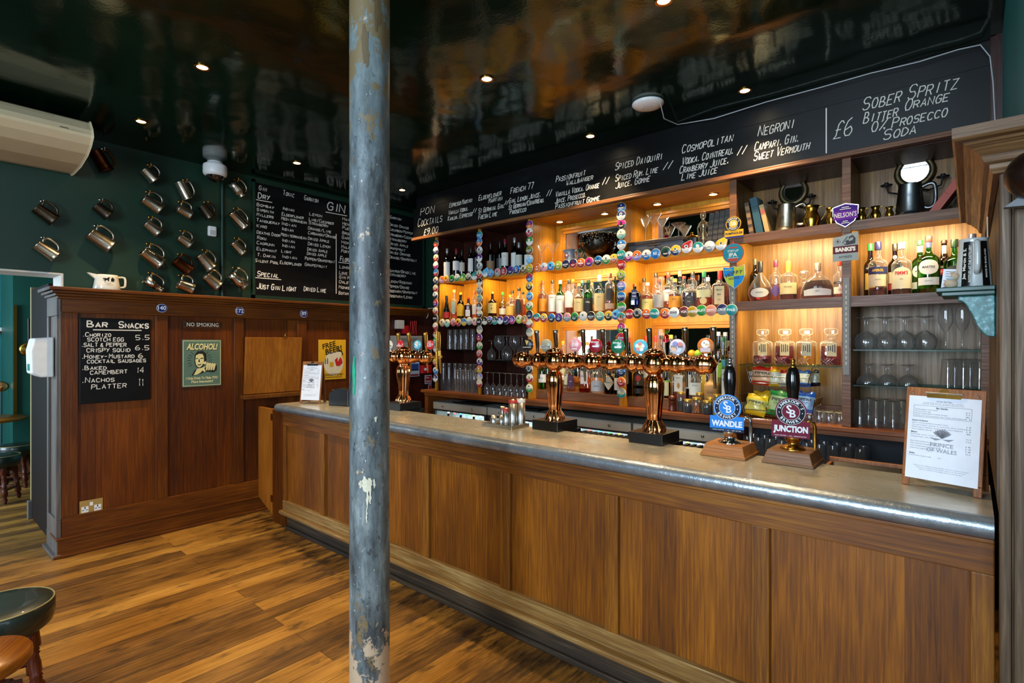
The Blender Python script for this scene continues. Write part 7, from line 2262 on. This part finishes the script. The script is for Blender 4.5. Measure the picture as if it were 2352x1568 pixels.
book((P.x, 4.05, zr), .05, .2, .12, rad(2), '#17343a', 'dark teal book upright behind the red leaning one')


def big_mug(px, wb, top, lab, mt, D=None):
    P = atY(px, 520, 3.98)
    s = scaleY(px, 3.98)
    w = wb / s
    H = atY(px, top, 3.98).z - zr
    root = thing('tankard', (P.x, 3.98, zr), lab, 'tankard', 'tankards on the top shelf')
    r = w / 2
    MB(mt).lathe([(1e-4, .004), (r, 0), (r, .008), (r * .92, .016), (r * .90, .03), (r * .70, H - .006), (r * .73, H), (r * .66, H), (r * .82, .03), (1e-4, .02)], 32, caps=False).build('body', root)
    MB(mt).tube([(r * .72, 0, H * .88), (r * 1.15, 0, H * .95), (r * 1.42, 0, H * .9), (r * 1.5, 0, H * .6), (r * 1.42, 0, H * .3), (r * 1.1, 0, H * .22), (r * .85, 0, H * .26)], .0085, None, 10, flatten=1.3, curve=4).build('handle', root)


big_mug(1807, 52, 470, 'pale pewter tankard beside the leaning books', M_PEWTER)
big_mug(2090, 62, 424, 'large grey pewter tankard in front of a horn-framed mirror', M_PEWTER_GREY)


def brass_pot(px, wb, top, lab):
    P = atY(px, 500, 3.96)
    r = wb / scaleY(px, 3.96) / 2
    H = atY(px, top, 3.96).z - zr
    root = thing('brass_jug', (P.x, 3.96, zr), lab, 'jug', 'brass jugs on the top shelf')
    MB(M_BRASSPOT).lathe([(1e-4, .003), (r * .72, 0), (r * .74, .004), (r * .70, .06 * H), (r, .33 * H), (r * .98, .46 * H), (r * .66, .74 * H), (r * .66, .82 * H), (r * .92, H), (r * .84, H), (r * .55, .78 * H), (1e-4, .2 * H)], 28, caps=False).build('body', root)
    MB(M_BRASSPOT).tube([(r * .8, 0, .92 * H), (r * 1.35, 0, .95 * H), (r * 1.6, 0, .75 * H), (r * 1.35, 0, .5 * H), (r * 1.05, 0, .34 * H)], max(.0022, r * .06), None, 8, curve=4).build('handle', root)


for a in ((1864, 37, 474, 'largest brass jug, next to the pale pewter tankard'), (1910, 26, 478, 'brass jug half hidden by the purple shield clip'), (1978, 20, 478, 'small brass jug just past the purple shield clip'), (2011, 21, 474, 'small brass jug, middle of the three past the shield'), (2043, 17, 475, 'smallest brass jug beside the large grey tankard')):
    brass_pot(*a)


def sconce(px, py, wpx, hpx, lab):
    P = atY(px, py, 4.25)
    s = scaleY(px, 4.25)
    a, b_ = wpx / s / 2, hpx / s / 2
    root = thing('sconce_mirror', (P.x, Y1 - .001, P.z), lab, 'mirror', 'horn-framed sconce mirrors')
    hm = pewter('horn_frame', '#3a3426', '#77694a', .5)
    ring = [(a * .86 * math.cos(t), -.02, b_ * .86 * math.sin(t)) for t in [rad(100 + i * 340 / 30) for i in range(31)]]
    MB(hm).tube(ring, [.012 + .010 * abs(math.sin(i / 30 * math.pi)) for i in range(31)], None, 8).build('frame', root)
    MB(M_MIRROR).poly([(a * .82 * math.cos(t), b_ * .82 * math.sin(t)) for t in [rad(i * 10) for i in range(36)]], None, T(0, -.012, 0) @ FRONT @ RX(rad(6))).build('glass', root)
    crest = MB(hm)
    for k in range(7):
        crest.ball(.013, None, T((k - 3) * .016, -.024, b_ * .86 + R(-.01, .012)), n=8)
    crest.build('crest', root)
    arm = MB(flat('#141210', .5, .5))
    for s in (-1, 1):
        arm.tube([(0, -.02, -b_), (s * a * .7, -.05, -b_ * 1.3), (s * a * 1.25, -.07, -b_ * 1.15), (s * a * 1.35, -.075, -b_ * .75)], .006, None, 8).lathe([(.03, 0), (.034, .008), (.012, .004)], 12, None, T(s * a * 1.35, -.075, -b_ * .75)).lathe([(.011, 0), (.012, .022)], 10, None, T(s * a * 1.35, -.075, -b_ * .74))
    arm.build('candle_arm', root)


sconce(1822, 440, 59, 62, 'horn-framed mirror above the pale pewter tankard')
sconce(2101, 394, 76, 76, 'larger horn-framed mirror with candle arms, above the grey tankard')

# ------------------------------------------------------------------ large pump clips on the posts
def clip_at(px, py, name, lab, Y=Y0 - .027):
    P = atY(px, py, Y)
    return thing(name, (P.x, Y, P.z), lab, 'pump clip', 'large pump clips on the posts'), 1 / scaleY(px, Y)


root, u = clip_at(1686, 522, 'pump_clip', 'round yellow and navy pump clip with a name banner')
yl, nv, wh = matte('#e3a92a'), matte('#1a2340'), matte('#e6e2d4')
mb = MB(yl).lathe([(17 * u, 0), (17 * u, .004)], 36, None, T(-1 * u, -.001, 8 * u) @ FRONT).box(-21 * u, 21 * u, -.0035, 0, -25 * u, -6 * u, yl)
M = T(-1 * u, -.0054, 8 * u) @ FRONT
mb.disc(15.5 * u, nv, M, 0, 32).disc(9.5 * u, wh, M, .0003, 28).disc(9 * u, yl, M, .0006, 28).text('SB', 9 * u, wh, M, bold=.03, z=.001)
for s, a0, st in (("SAMBROOK'S", 0, -1), ('BREWERY', 180, 1)):
    for i, chx in enumerate(s):
        a = rad(a0 + st * (i - (len(s) - 1) / 2) * 15)
        mb.text(chx, 3.4 * u, wh, M @ RZ(a) @ T(0, 12.4 * u, 0) @ (RZ(0) if st < 0 else RZ(math.pi)), bold=.02, z=.0006)
mb.text('PUMPHOUSE', 5 * u, nv, T(0, -.0040, -14 * u) @ FRONT, w=38 * u, bold=.04).quad(42 * u, 4 * u, matte('#2b2f78'), T(0, -.0040, -22.5 * u) @ FRONT)
mb.build('face', root)
root, u = clip_at(1684, 581.5, 'pump_clip', 'round teal pump clip with pointed top and red edge')
tl, rd = matte('#1f7d92'), matte('#a8423a')
pts = [(24 * math.sin(a) * u, 23 * math.cos(a) * u) for a in [rad(10 + i * 340 / 34) for i in range(35)]] + [(0, 29 * u)]
mb = MB(rd).prism(pts, .003, None, T(0, 0, 0) @ FRONT)
mb.disc(22 * u, tl, FRONT, .0035, 36).text('STIFF LIP', 5 * u, wh, FRONT, w=24 * u, bold=.0, y=5 * u, z=.0042).text('IPA', 9 * u, wh, FRONT, w=18 * u, bold=.01, y=-4 * u, z=.0042)
mb.quad(18 * u, 3 * u, rd, FRONT, 0, 13 * u, .0041).poly([(-13 * u, -12 * u), (13 * u, -12 * u), (8 * u, -19 * u), (-8 * u, -19 * u)], rd, FRONT, .0041).text('WEST COAST IPA', 2.4 * u, wh, FRONT, w=24 * u, y=-11 * u, z=.0046)
mb.build('face', root)
root, u = clip_at(1686, 634, 'pump_clip', 'shield-shaped pump clip quartered blue and lime')
bl, lm = matte('#1f82c8'), matte('#a8b93a')
sh = [(-24, 22), (-8, 19), (0, 22), (8, 19), (22, 24), (24, 2), (18, -14), (2, -28), (-14, -16), (-22, 0)]
mb = MB(matte('#cdd2c8')).prism([(p[0] * u * 1.04, p[1] * u * 1.04) for p in sh], .003, None, FRONT)
for q, mt in (([(-24, 22), (-8, 19), (0, 22), (0, 0), (-22, 0)], bl), ([(0, 22), (8, 19), (22, 24), (24, 2), (24, 0), (0, 0)], lm), ([(-22, 0), (0, 0), (0, -26), (-14, -16)], lm), ([(0, 0), (24, 0), (18, -14), (2, -28), (0, -26)], bl)):
    mb.poly([(p[0] * u, p[1] * u) for p in q], mt, FRONT, .0036)
for i, chx in enumerate('HOPPY'):
    mb.text(chx, 8.5 * u, M_INK, FRONT @ T((-15 + 7.5 * i) * u, (4 + 1.6 * i - .0 + (abs(i - 2) * -1.0)) * u, 0) @ RZ(rad(24 - 9 * i)), bold=.03, z=.0042)
mb.text('HOOKER', 5.5 * u, M_INK, FRONT @ RZ(rad(6)), w=24 * u, bold=.03, y=-5 * u, z=.0042).quad(16 * u, 2 * u, lm, FRONT, -12 * u, 15 * u, .0042)
mb.build('face', root)
root, u = clip_at(1942, 494, 'pump_clip', 'purple shield pump clip with silver edge on the divider post')
pu = matte('#41207a')
sh = [(-26, 20), (0, 27), (26, 20), (25, 0), (18, -16), (0, -28), (-18, -16), (-25, 0)]
mb = MB(M_CHROME).prism([(p[0] * u, p[1] * u) for p in sh], .006, None, FRONT)
mb.poly([(p[0] * u * .94, p[1] * u * .94) for p in sh], pu, FRONT, .0064).quad(49 * u, 19 * u, matte('#6a2a92'), FRONT, 0, 0, .0067).text("NELSON'S", 11 * u, wh, FRONT, w=44 * u, bold=.01, z=.0072)
for y_, w_ in ((18, 14), (14, 22), (-14, 10), (-18, 16)):
    mb.quad(w_ * u, 1.6 * u, wh, FRONT, 0, y_ * u, .0070)
mb.build('face', root)
root, u = clip_at(1942, 567, 'pump_clip', 'grey pump clip with slanted top and lion emblem on the divider post')
mb = MB(matte('#9aa39f')).prism([(-25 * u, -32 * u), (25 * u, -32 * u), (25 * u, 33 * u), (-25 * u, 22 * u)], .004, None, FRONT)
mb.quad(50 * u, 17 * u, matte('#5b2530'), FRONT, 0, -6 * u, .0044).text("BANKS'S", 9 * u, wh, FRONT, w=40 * u, bold=.06, y=-6 * u, z=.0049).text('AMBER', 6 * u, M_INK, FRONT, w=27 * u, bold=.0, y=-23 * u, z=.0045)
mb.poly([(p[0] * u, p[1] * u) for p in ((-4, 6), (2, 8), (0, 14), (8, 16), (6, 22), (14, 26), (20, 18), (19, 6), (10, 5), (4, 4))], M_INK, FRONT, .0045).poly([(p[0] * u, p[1] * u) for p in ((6, 12), (14, 14), (16, 20), (10, 20))], matte('#9aa39f'), FRONT, .0048)
mb.tube([(-6 * u, -.005, 10 * u), (4 * u, -.005, 24 * u)], .6 * u, M_INK, 6).disc(5 * u, M_INK, FRONT @ T(-15 * u, 14 * u, 0), .0045, 16).disc(4.4 * u, matte('#9aa39f'), FRONT @ T(-15 * u, 14 * u, 0), .0047, 16).disc(2.4 * u, M_INK, FRONT @ T(-15 * u, 14 * u, 0), .0049, 10)
mb.build('face', root)

# ------------------------------------------------------------------ jars, pepper mill, fruit
for px, wpx, top, fill, y, lab in ((1565, 19, 899, '#1a1613', 3.93, 'tall glass jar of dark spice behind the pepper mill'), (1580, 19, 916, '#17181a', 3.885, 'small jar of black spice in the front row'), (1600, 21, 912, '#b0652a', 3.885, 'jar of orange peel strips in the front row'),
                                   (1607, 18, 901, '#8c7a4a', 3.94, 'jar of pale herbs behind the orange peel'), (1625, 22, 919, '#26282a', 3.885, 'squat jar of dark berries in the front row'), (1632, 20, 911, '#8f8448', 3.935, 'jar with gold lid behind the dark berries'),
                                   (1647, 19, 905, '#b3a24c', 3.885, 'jar of yellow-green slices beside the blue pump clip'), (1663, 16, 905, '#a89a52', 3.93, 'jar half hidden by the blue pump clip')):
    P = atY(px, top, y)
    r = wpx / scaleY(px, y) / 2
    H = P.z - CB
    root = thing('spice_jar', (P.x, y, CB), lab, 'jar', 'spice jars on the back counter')
    MB(M_GLASS).lathe([(r * .9, .0005), (r, .006), (r, H - .028), (r * .86, H - .018)], 20, caps=False).build('glass_body', root)
    ct = MB(flat(fill, .6))
    if fill == '#b0652a':
        for k in range(14):
            a = R(0, 6.28)
            ct.tube([(r * .7 * math.cos(a), r * .7 * math.sin(a), .006), (r * .5 * math.cos(a + 1), r * .5 * math.sin(a + 1), H * .45), (r * .7 * math.cos(a + 2), r * .7 * math.sin(a + 2), H - .035)], .0035, None, 5)
    else:
        ct.lathe([(r * .85, .003), (r * .93, .008), (r * .93, (H - .03) * R(.6, .95))], 16)
    ct.build('contents', root)
    MB(flat('#c9a850', .3, .8)).lathe([(r * .93, H - .02), (r * .95, H - .018), (r * .95, H - .001), (r * .88, H)], 20).build('lid', root)
P = atY(1544, 900, 3.90)
root = thing('pepper_mill', (P.x, 3.90, CB), 'turned brown wooden pepper mill on the back counter', 'pepper mill')
MB(W_STOOL).lathe([(.030, .0005), (.031, .008), (.026, .02), (.028, .035), (.022, .055), (.028, .066), (.028, .07), (.02, .076)], 24).build('body', root)
MB(W_STOOL).lathe([(.020, .0765), (.028, .085), (.030, .10), (.022, .115), (.008, .12), (.007, .126), (.009, .13), (.004, .134)], 24).build('head', root)
root = thing('fruit_glass', (atY(1596, 850, 4.17).x, 4.17, 1.1605), 'tall glass holding the garnish fruit behind the copper arm', 'glass')
MB(M_GLASS).lathe([(.045, .0), (.05, .01), (.058, .33), (.055, .33)], 20).build('glass_body', root)
for dx, c, lab, nm in ((-.024, '#d98e1e', 'small orange resting on the garnish glass', 'orange'), (.028, '#86b82a', 'green lime resting on the garnish glass', 'lime')):
    o = MB(flat(c, .45)).ball(.029, None, None, n=16).build(nm)
    o.location = (root.location.x + dx, 4.165, 1.1605 + .352)
    tag(o, lab, 'fruit')

# ------------------------------------------------------------------ crisp baskets
def basket(px0, px1, z0, z1, ya, yb, lab):
    a, c = atY(px0, 850, ya).x, atY(px1, 850, ya).x
    root = thing('wire_basket', ((a + c) / 2, ya, z0), lab, 'basket', 'wire crisp baskets')
    wm = MB(M_CHROME)
    i = .03
    top = [(a, ya, z1), (c, ya, z1), (c, yb, z1), (a, yb, z1), (a, ya, z1)]
    fl = [(a + i, ya + .012, z0), (c - i, ya + .012, z0), (c - i, yb, z0), (a + i, yb, z0), (a + i, ya + .012, z0)]
    fz = z0 + (z1 - z0) * .38
    fr = [(a + i * .6, ya + .008, fz), (c - i * .6, ya + .008, fz)]
    wm.tube([top[3], top[0]], .003, None, 6).tube([top[1], top[2]], .003, None, 6).tube(fl, .003, None, 6).tube(fr, .003, None, 6)
    for p, q in zip(top[:4], fl[:4]):
        wm.tube([p, q], .003, None, 6)
    for k in range(6):
        t = (k + .5) / 6
        for s, (tx, bx) in ((0, (a, a + i)), (1, (c, c - i))):
            wm.tube([(tx + (bx - tx) * .35, ya + (yb - ya) * t, z0 + (z1 - z0) * .65), (bx, ya + (yb - ya) * t, z0)], .0018, None, 5)
        wm.tube([(a + i + (c - a - 2 * i) * t, ya + .012, z0), (a + i + (c - a - 2 * i) * t, yb, z0)], .0018, None, 5)
    for s, x in ((0, a + i * .35), (1, c - i * .35)):
        wm.tube([(x, ya + .004, z0 + (z1 - z0) * .65), (x, yb, z0 + (z1 - z0) * .65)], .0022, None, 5)
    wm.build('wires', root, off=root.location)


basket(1712, 1866, 1.318, 1.437, 3.93, 4.12, 'upper wire basket of crisps under the glass shelf')
basket(1698, 1872, CB + .001, 1.235, 3.86, 4.08, 'lower wire basket of crisps on the back counter')


def bag(px, py0, py1, wpx, Y, c1, c2, c3, lab, txt=None, rz=0.0, lean=8, d=.055, tz=0.0, cut=.30):
    P = atY(px, py1, Y)
    s = scaleY(px, Y)
    w, h = wpx / s, (py1 - py0) / s
    root = thing('crisp_packet', (P.x, Y, P.z), lab, 'crisp packet', 'crisp packets in the wire baskets', rz)
    root.rotation_euler = (rad(-lean), rad(tz), rz)
    n, mrow = 10, 14
    A, B, C = flat(c1, .25, coat=.1), flat(c2, .3, coat=.3), flat(c3, .25, coat=.1)
    mb = MB(A, B, C)
    for side in (-1, 1):
        vs = []
        for j in range(mrow + 1):
            v = j / mrow
            for i in range(n + 1):
                u = 2 * i / n - 1
                b_ = max(0, (1 - u * u)) ** .55 * max(0, 1 - (2 * v - 1) ** 4) ** .8
                wob = 1 + .05 * math.sin(v * 9 + u * 4 + px)
                hw = w / 2 * (1 + .06 * math.sin(v * 14 + px) * (abs(u) > .7) - .06 * (1 - (2 * v - 1) ** 2))
                vs.append((u * hw, side * d / 2 * b_ * wob, v * h + .006 * math.sin(u * 5 + px) * (v > .95)))
        for j in range(mrow):
            v = (j + .5) / mrow
            mt = C if v < cut * .75 else (B if v < .78 else A)
            fs = [(j * (n + 1) + i, j * (n + 1) + i + 1, (j + 1) * (n + 1) + i + 1, (j + 1) * (n + 1) + i) for i in range(n)]
            mb.add(vs, [], None)
            base = len(mb.v) - len(vs)
            for f in fs:
                mb.f.append(tuple(base + k for k in f) if side < 0 else tuple(base + k for k in f[::-1]))
                mb.mi.append(mb.m(mt))
                mb.sm.append(True)
    mb.build('packet', root)
    if txt:
        tm = MB(M_INK).text(txt, h * .12, M_INK, T(0, -d / 2 * 1.07 - .001, h * .64) @ FRONT, w=w * .7, bold=.03, shear=.15).text('CRISPS', h * .05, M_INK, T(0, -d / 2 * 1.07 - .001, h * .5) @ FRONT, w=w * .5)
        tm.build('lettering', root)


bag(1750, 842, 884, 46, 3.985, '#c8281e', '#e0b08a', '#cf3a24', 'red and cream crisp packet in the upper basket', 'PIPERS', .1, tz=4)
bag(1780, 846, 887, 26, 3.98, '#d8a41e', '#d2d0c2', '#d8ac20', 'white and yellow crisp packet in the upper basket', None, 0)
bag(1802, 850, 887, 24, 3.975, '#a82a26', '#d6cdc0', '#c9c6bc', 'white crisp packet with dark red top in the upper basket', None, 0)
bag(1790, 840, 870, 40, 4.05, '#dc9a1c', '#d8781c', '#c83c1e', 'orange and yellow crisp packet at the back of the upper basket', None, 0)
bag(1846, 850, 888, 28, 3.97, '#2a5a9c', '#d3cbb2', '#2462b0', 'blue and white crisp packet in the upper basket', None, 0)
bag(1872, 850, 887, 24, 4.04, '#26313f', '#8c9384', '#141a24', 'navy and silver crisp packet hanging at the basket end', None, -.2, tz=-8)
bag(1732, 906, 953, 46, 3.935, '#d8b51e', '#c9c45c', '#dcb21c', 'yellow crisp packet at the front of the lower basket', 'PIPERS', .12, tz=10)
bag(1752, 898, 945, 40, 4.00, '#c8a01c', '#c4b84a', '#d0a41c', 'yellow crisp packet tucked behind its twin in the lower basket', None, -.1, tz=-4)
bag(1786, 897, 955, 48, 3.945, '#1f7a3e', '#9cb886', '#1c8038', 'green crisp packet in the lower basket', 'PIPERS', 0, tz=8)
bag(1846, 899, 950, 42, 3.96, '#1d50a8', '#7c9ec4', '#2458b4', 'blue crisp packet in the lower basket', 'PIPERS', 0, tz=4)
o = MB(W_SHELF).box(BX[4] + .36, BX[5] - .02, 4.20, 4.268, CB + .0, CB + .09).build('wood_block', off=((BX[4] + BX[5]) / 2 + .16, 4.23, CB))
tag(o, 'low wooden ledge behind the small tumblers', 'ledge')

# ------------------------------------------------------------------ things on the corbel shelf
zc = 1.7925
root = thing('whisky_jug', (.006, 2.50, zc), 'white and black advertising whisky jug on the teal corbel shelf', 'jug')
wc = flat('#c3cbc8', .22, coat=.6)
MB(wc).lathe([(.050, 0), (.052, .004), (.049, .05), (.043, .12), (.040, .165), (.042, .172), (.037, .172), (.044, .02)], 32).build('body', root)
face = math.atan2(.0, 1) - math.pi / 2
pb = MB(flat('#0d0d0f', .25))
for a0, a1 in ((-128, -92 + 0), (-62, -34)):
    vs = []
    for k in range(7):
        a = rad(a0 + (a1 - a0) * k / 6)
        vs += [(.0532 * math.cos(a), .0532 * math.sin(a), .004), (.0422 * math.cos(a), .0422 * math.sin(a), .160)]
    pb.add(vs, [(2 * k, 2 * k + 2, 2 * k + 3, 2 * k + 1) for k in range(6)], None, True)
pb.build('black_panel', root)
tt = MB(wh)
for s, aa, hh, ww in (('BOTTLED AT THE DISTILLERY', -100, .0075, .13), ('Jas. Martin & S.', -118, .009, .11), ('MADE IN ENGLAND', -50, .006, .10)):
    Mt = RZ(rad(aa + 90)) @ T(0, -.0495, .082) @ RX(rad(-4)) @ FRONT @ RZ(rad(90))
    tt.text(s, hh, wh, Mt, w=ww, bold=.02, z=.001)
tt.build('lettering', root)
MB(wc).tube([(.008, -.039, .152), (.010, -.075, .15), (.011, -.082, .10), (.010, -.078, .06), (.008, -.048, .05)], .0085, None, 10, curve=4).build('handle', root)
P = atY(2181, 657, 2.52)
root = thing('note_card', (P.x, 2.53, zc), 'white handwritten card propped on the teal corbel shelf', 'card')
Mn = RX(rad(-10)) @ RY(rad(6))
MB(M_PAPER).box(-.026, .026, -.0006, .0006, .0, .078, None, Mn).build('card', root)
nt_ = MB(M_INK)
for k in range(8):
    nt_.quad(R(.026, .040), .0018, None, Mn @ T(R(-.002, .002), -.0014, .068 - k * .0085) @ FRONT)
nt_.build('handwriting', root)
root = thing('toy_mouse', (-.055, 2.47, zc), 'small pale stuffed toy beside the whisky jug', 'toy')
ty = flat('#b9a58a', .9)
MB(ty).ball(.017, None, T(0, 0, .017), sx=1.2, n=14).ball(.013, None, T(.012, .0, .042), n=12).build('body', root)
MB(ty).ball(.006, None, T(.004, .008, .056), n=8).ball(.006, None, T(.022, .008, .056), n=8).build('ears', root)
MB(flat('#a9c4cc', .8)).lathe([(.008, .032), (.015, .036), (.008, .04)], 14).build('collar', root)
o = MB(flat('#d8c9a8', .5)).tube([(.045, 2.62, 2.06), (.046, 2.62, 1.95), (.055, 2.60, 1.88), (.058, 2.59, 1.80)], .0022, None, 6).build('hanging_string')
tag(o, 'thin pale cord hanging under the screen cornice', 'cord')

# dark wall lamp on the front of the screen
root = thing('wall_lamp', (.30, 2.06, 2.0), 'dark domed wall lamp with grey bracket on the oak screen', 'lamp')
P = atY(2376, 400, 2.0)
MB(flat('#2a1a14', .3, .6)).ball(.062, None, T(P.x - .30, -.06, P.z - 2.0), sz=1.05, n=24).build('shade', root)
P2 = atY(2345, 470, 2.03)
MB(flat('#55585c', .5)).prism([(-.035, -.005), (.12, -.012), (.12, .03), (.0, .022)], .03, None, T(P2.x - .30, -.02, P2.z - 2.0) @ FRONT).build('bracket', root)

# ------------------------------------------------------------------ stools and the next room
M_LEATHER = flat('#142019', .38, coat=.3, name='dark_green_leather')


def stool(x, y, h, r, lab, wooden=False, rz=0.0):
    root = thing('pub_stool', (x, y, 0), lab, 'stool', 'round pub stools', rz)
    if wooden:
        MB(W_TABLE).lathe([(r * .92, h - .05), (r, h - .035), (r * 1.0, h - .012), (r * .95, h), (.001, h)], 40).build('seat', root)
    else:
        MB(M_LEATHER).lathe([(r * .86, h - .115), (r * .95, h - .10), (r, h - .065), (r, h - .014), (r * .97, h - .006)], 40, caps=True).lathe([(r * .955, h - .006), (r * .90, h + .001), (r * .6, h + .004), (.001, h + .002)], 40, caps=False).build('seat', root)
        MB(flat('#8a8254', .5)).tube([(r * .972 * math.cos(a), r * .972 * math.sin(a), h - .004) for a in [rad(i * 9) for i in range(41)]], .0035, None, 6).build('piping', root)
    fr = MB(W_STOOL)
    q = r * .62
    for k in range(4):
        a = rad(k * 90 + 45)
        b_ = rad(k * 90 + 135)
        fr.tube([(q * math.cos(a), q * math.sin(a), h - .145), (q * math.cos(b_), q * math.sin(b_), h - .145)], .02, None, 8)
    fr.build('apron', root)
    st = MB(W_STOOL)
    s0, s1 = r * .98, .13
    for k in range(4):
        a, b_ = rad(k * 90), rad(k * 90 + 90)
        e = r * .86
        st.tube([(e * math.cos(a), e * math.sin(a), s1), (e * math.cos(b_), e * math.sin(b_), s1)], .012, None, 8)
    st.build('stretcher', root)
    for k in range(4):
        a = rad(k * 90)
        A_, B_ = Vector((r * .70 * math.cos(a), r * .70 * math.sin(a), h - .11)), Vector((r * .95 * math.cos(a), r * .95 * math.sin(a), 0))
        L = (A_ - B_).length
        M = (B_ - A_).to_track_quat('Z', 'Y').to_matrix().to_4x4()
        M.translation = A_
        MB(W_STOOL).lathe([(.024, 0, 4), (.025, .2 * L, 4), (.020, .22 * L), (.024, .24 * L), (.018, .255 * L), (.024, .275 * L), (.018, .30 * L), (.022, .40 * L), (.019, .52 * L), (.024, .545 * L), (.018, .56 * L), (.022, .585 * L), (.018, .60 * L), (.023, .64 * L, 4), (.024, .78 * L, 4), (.015, .82 * L), (.022, .9 * L), (.012, L)], 16, None, M).build('leg', root)


stool(-3.168, .308, .47, .18, 'dark green leather-topped pub stool on the bar-room floor', rz=YAW)
stool(-2.635, .19, .50, .152, 'round wooden-topped stool in front of the green leather stool', True, YAW + .3)
stool(-8.03, .90, .47, .17, 'leather pub stool in the next room, under the table edge', rz=.4)
stool(-7.40, .70, .47, .17, 'leather pub stool in the next room, nearest the doorway', rz=.2)
root = thing('pub_table', (-8.45, .70, 0), 'round wooden pub table in the next room', 'table')
MB(W_TABLE).lathe([(.33, .705), (.355, .715), (.36, .73), (.35, .742), (.001, .742)], 48).build('top', root)
MB(flat('#0e0d0d', .4, .4)).lathe([(.05, .02), (.035, .08), (.045, .3), (.03, .5), (.06, .68), (.12, .704)], 24).box(-.28, .28, -.03, .03, 0, .04).box(-.03, .03, -.28, .28, 0, .04).build('pedestal', root)
struct(MB(M_TEALGREEN).box(-10.0, -8.9, .97, 1.60, 0, 3.0), 'wall_chimney_breast')
struct(MB(flat('#4a2a16', .4)).box(-8.9, -8.88, .97, 1.59, 0, .17), 'baseboard_chimney')
P0, P1_ = atX(31, 700, -8.88), atX(39, 960, -8.88)
o = MB(M_BRASS).box(-8.90, -8.87, P0.y, P1_.y, P1_.z, P0.z).build('brass_strip')
tag(o, 'tall narrow brass strip on the green wall of the next room', 'wall strip')
P = atX(65, 802, -8.87)
root = thing('warming_pan', (-8.87, P.y, P.z), 'long-handled brass pan hanging on the green wall of the next room', 'pan')
MB(M_BRASSPOT).lathe([(.001, .018), (.06, .016), (.085, .008), (.085, 0)], 28, None, RY(rad(90))).build('bowl', root)
MB(flat('#1b120c', .4)).tube([(.02, 0, .085), (.02, 0, .38)], [.008, .011], None, 8).build('handle', root)
P = atX(4, 887, -9.2)
root = thing('copper_dish', (-9.2, P.y, 0), 'round copper dish standing beyond the table in the next room', 'dish')
MB(M_COPPER).lathe([(.001, .02), (.045, .014), (.066, .0), (.06, -.006)], 32, None, T(0, 0, P.z) @ RY(rad(80))).build('bowl', root)
MB(flat('#1b120c', .5)).tube([(-.03, 0, 0), (-.03, 0, P.z - .05)], .008, None, 8).lathe([(.06, 0), (.06, .02)], 20).build('stand', root)
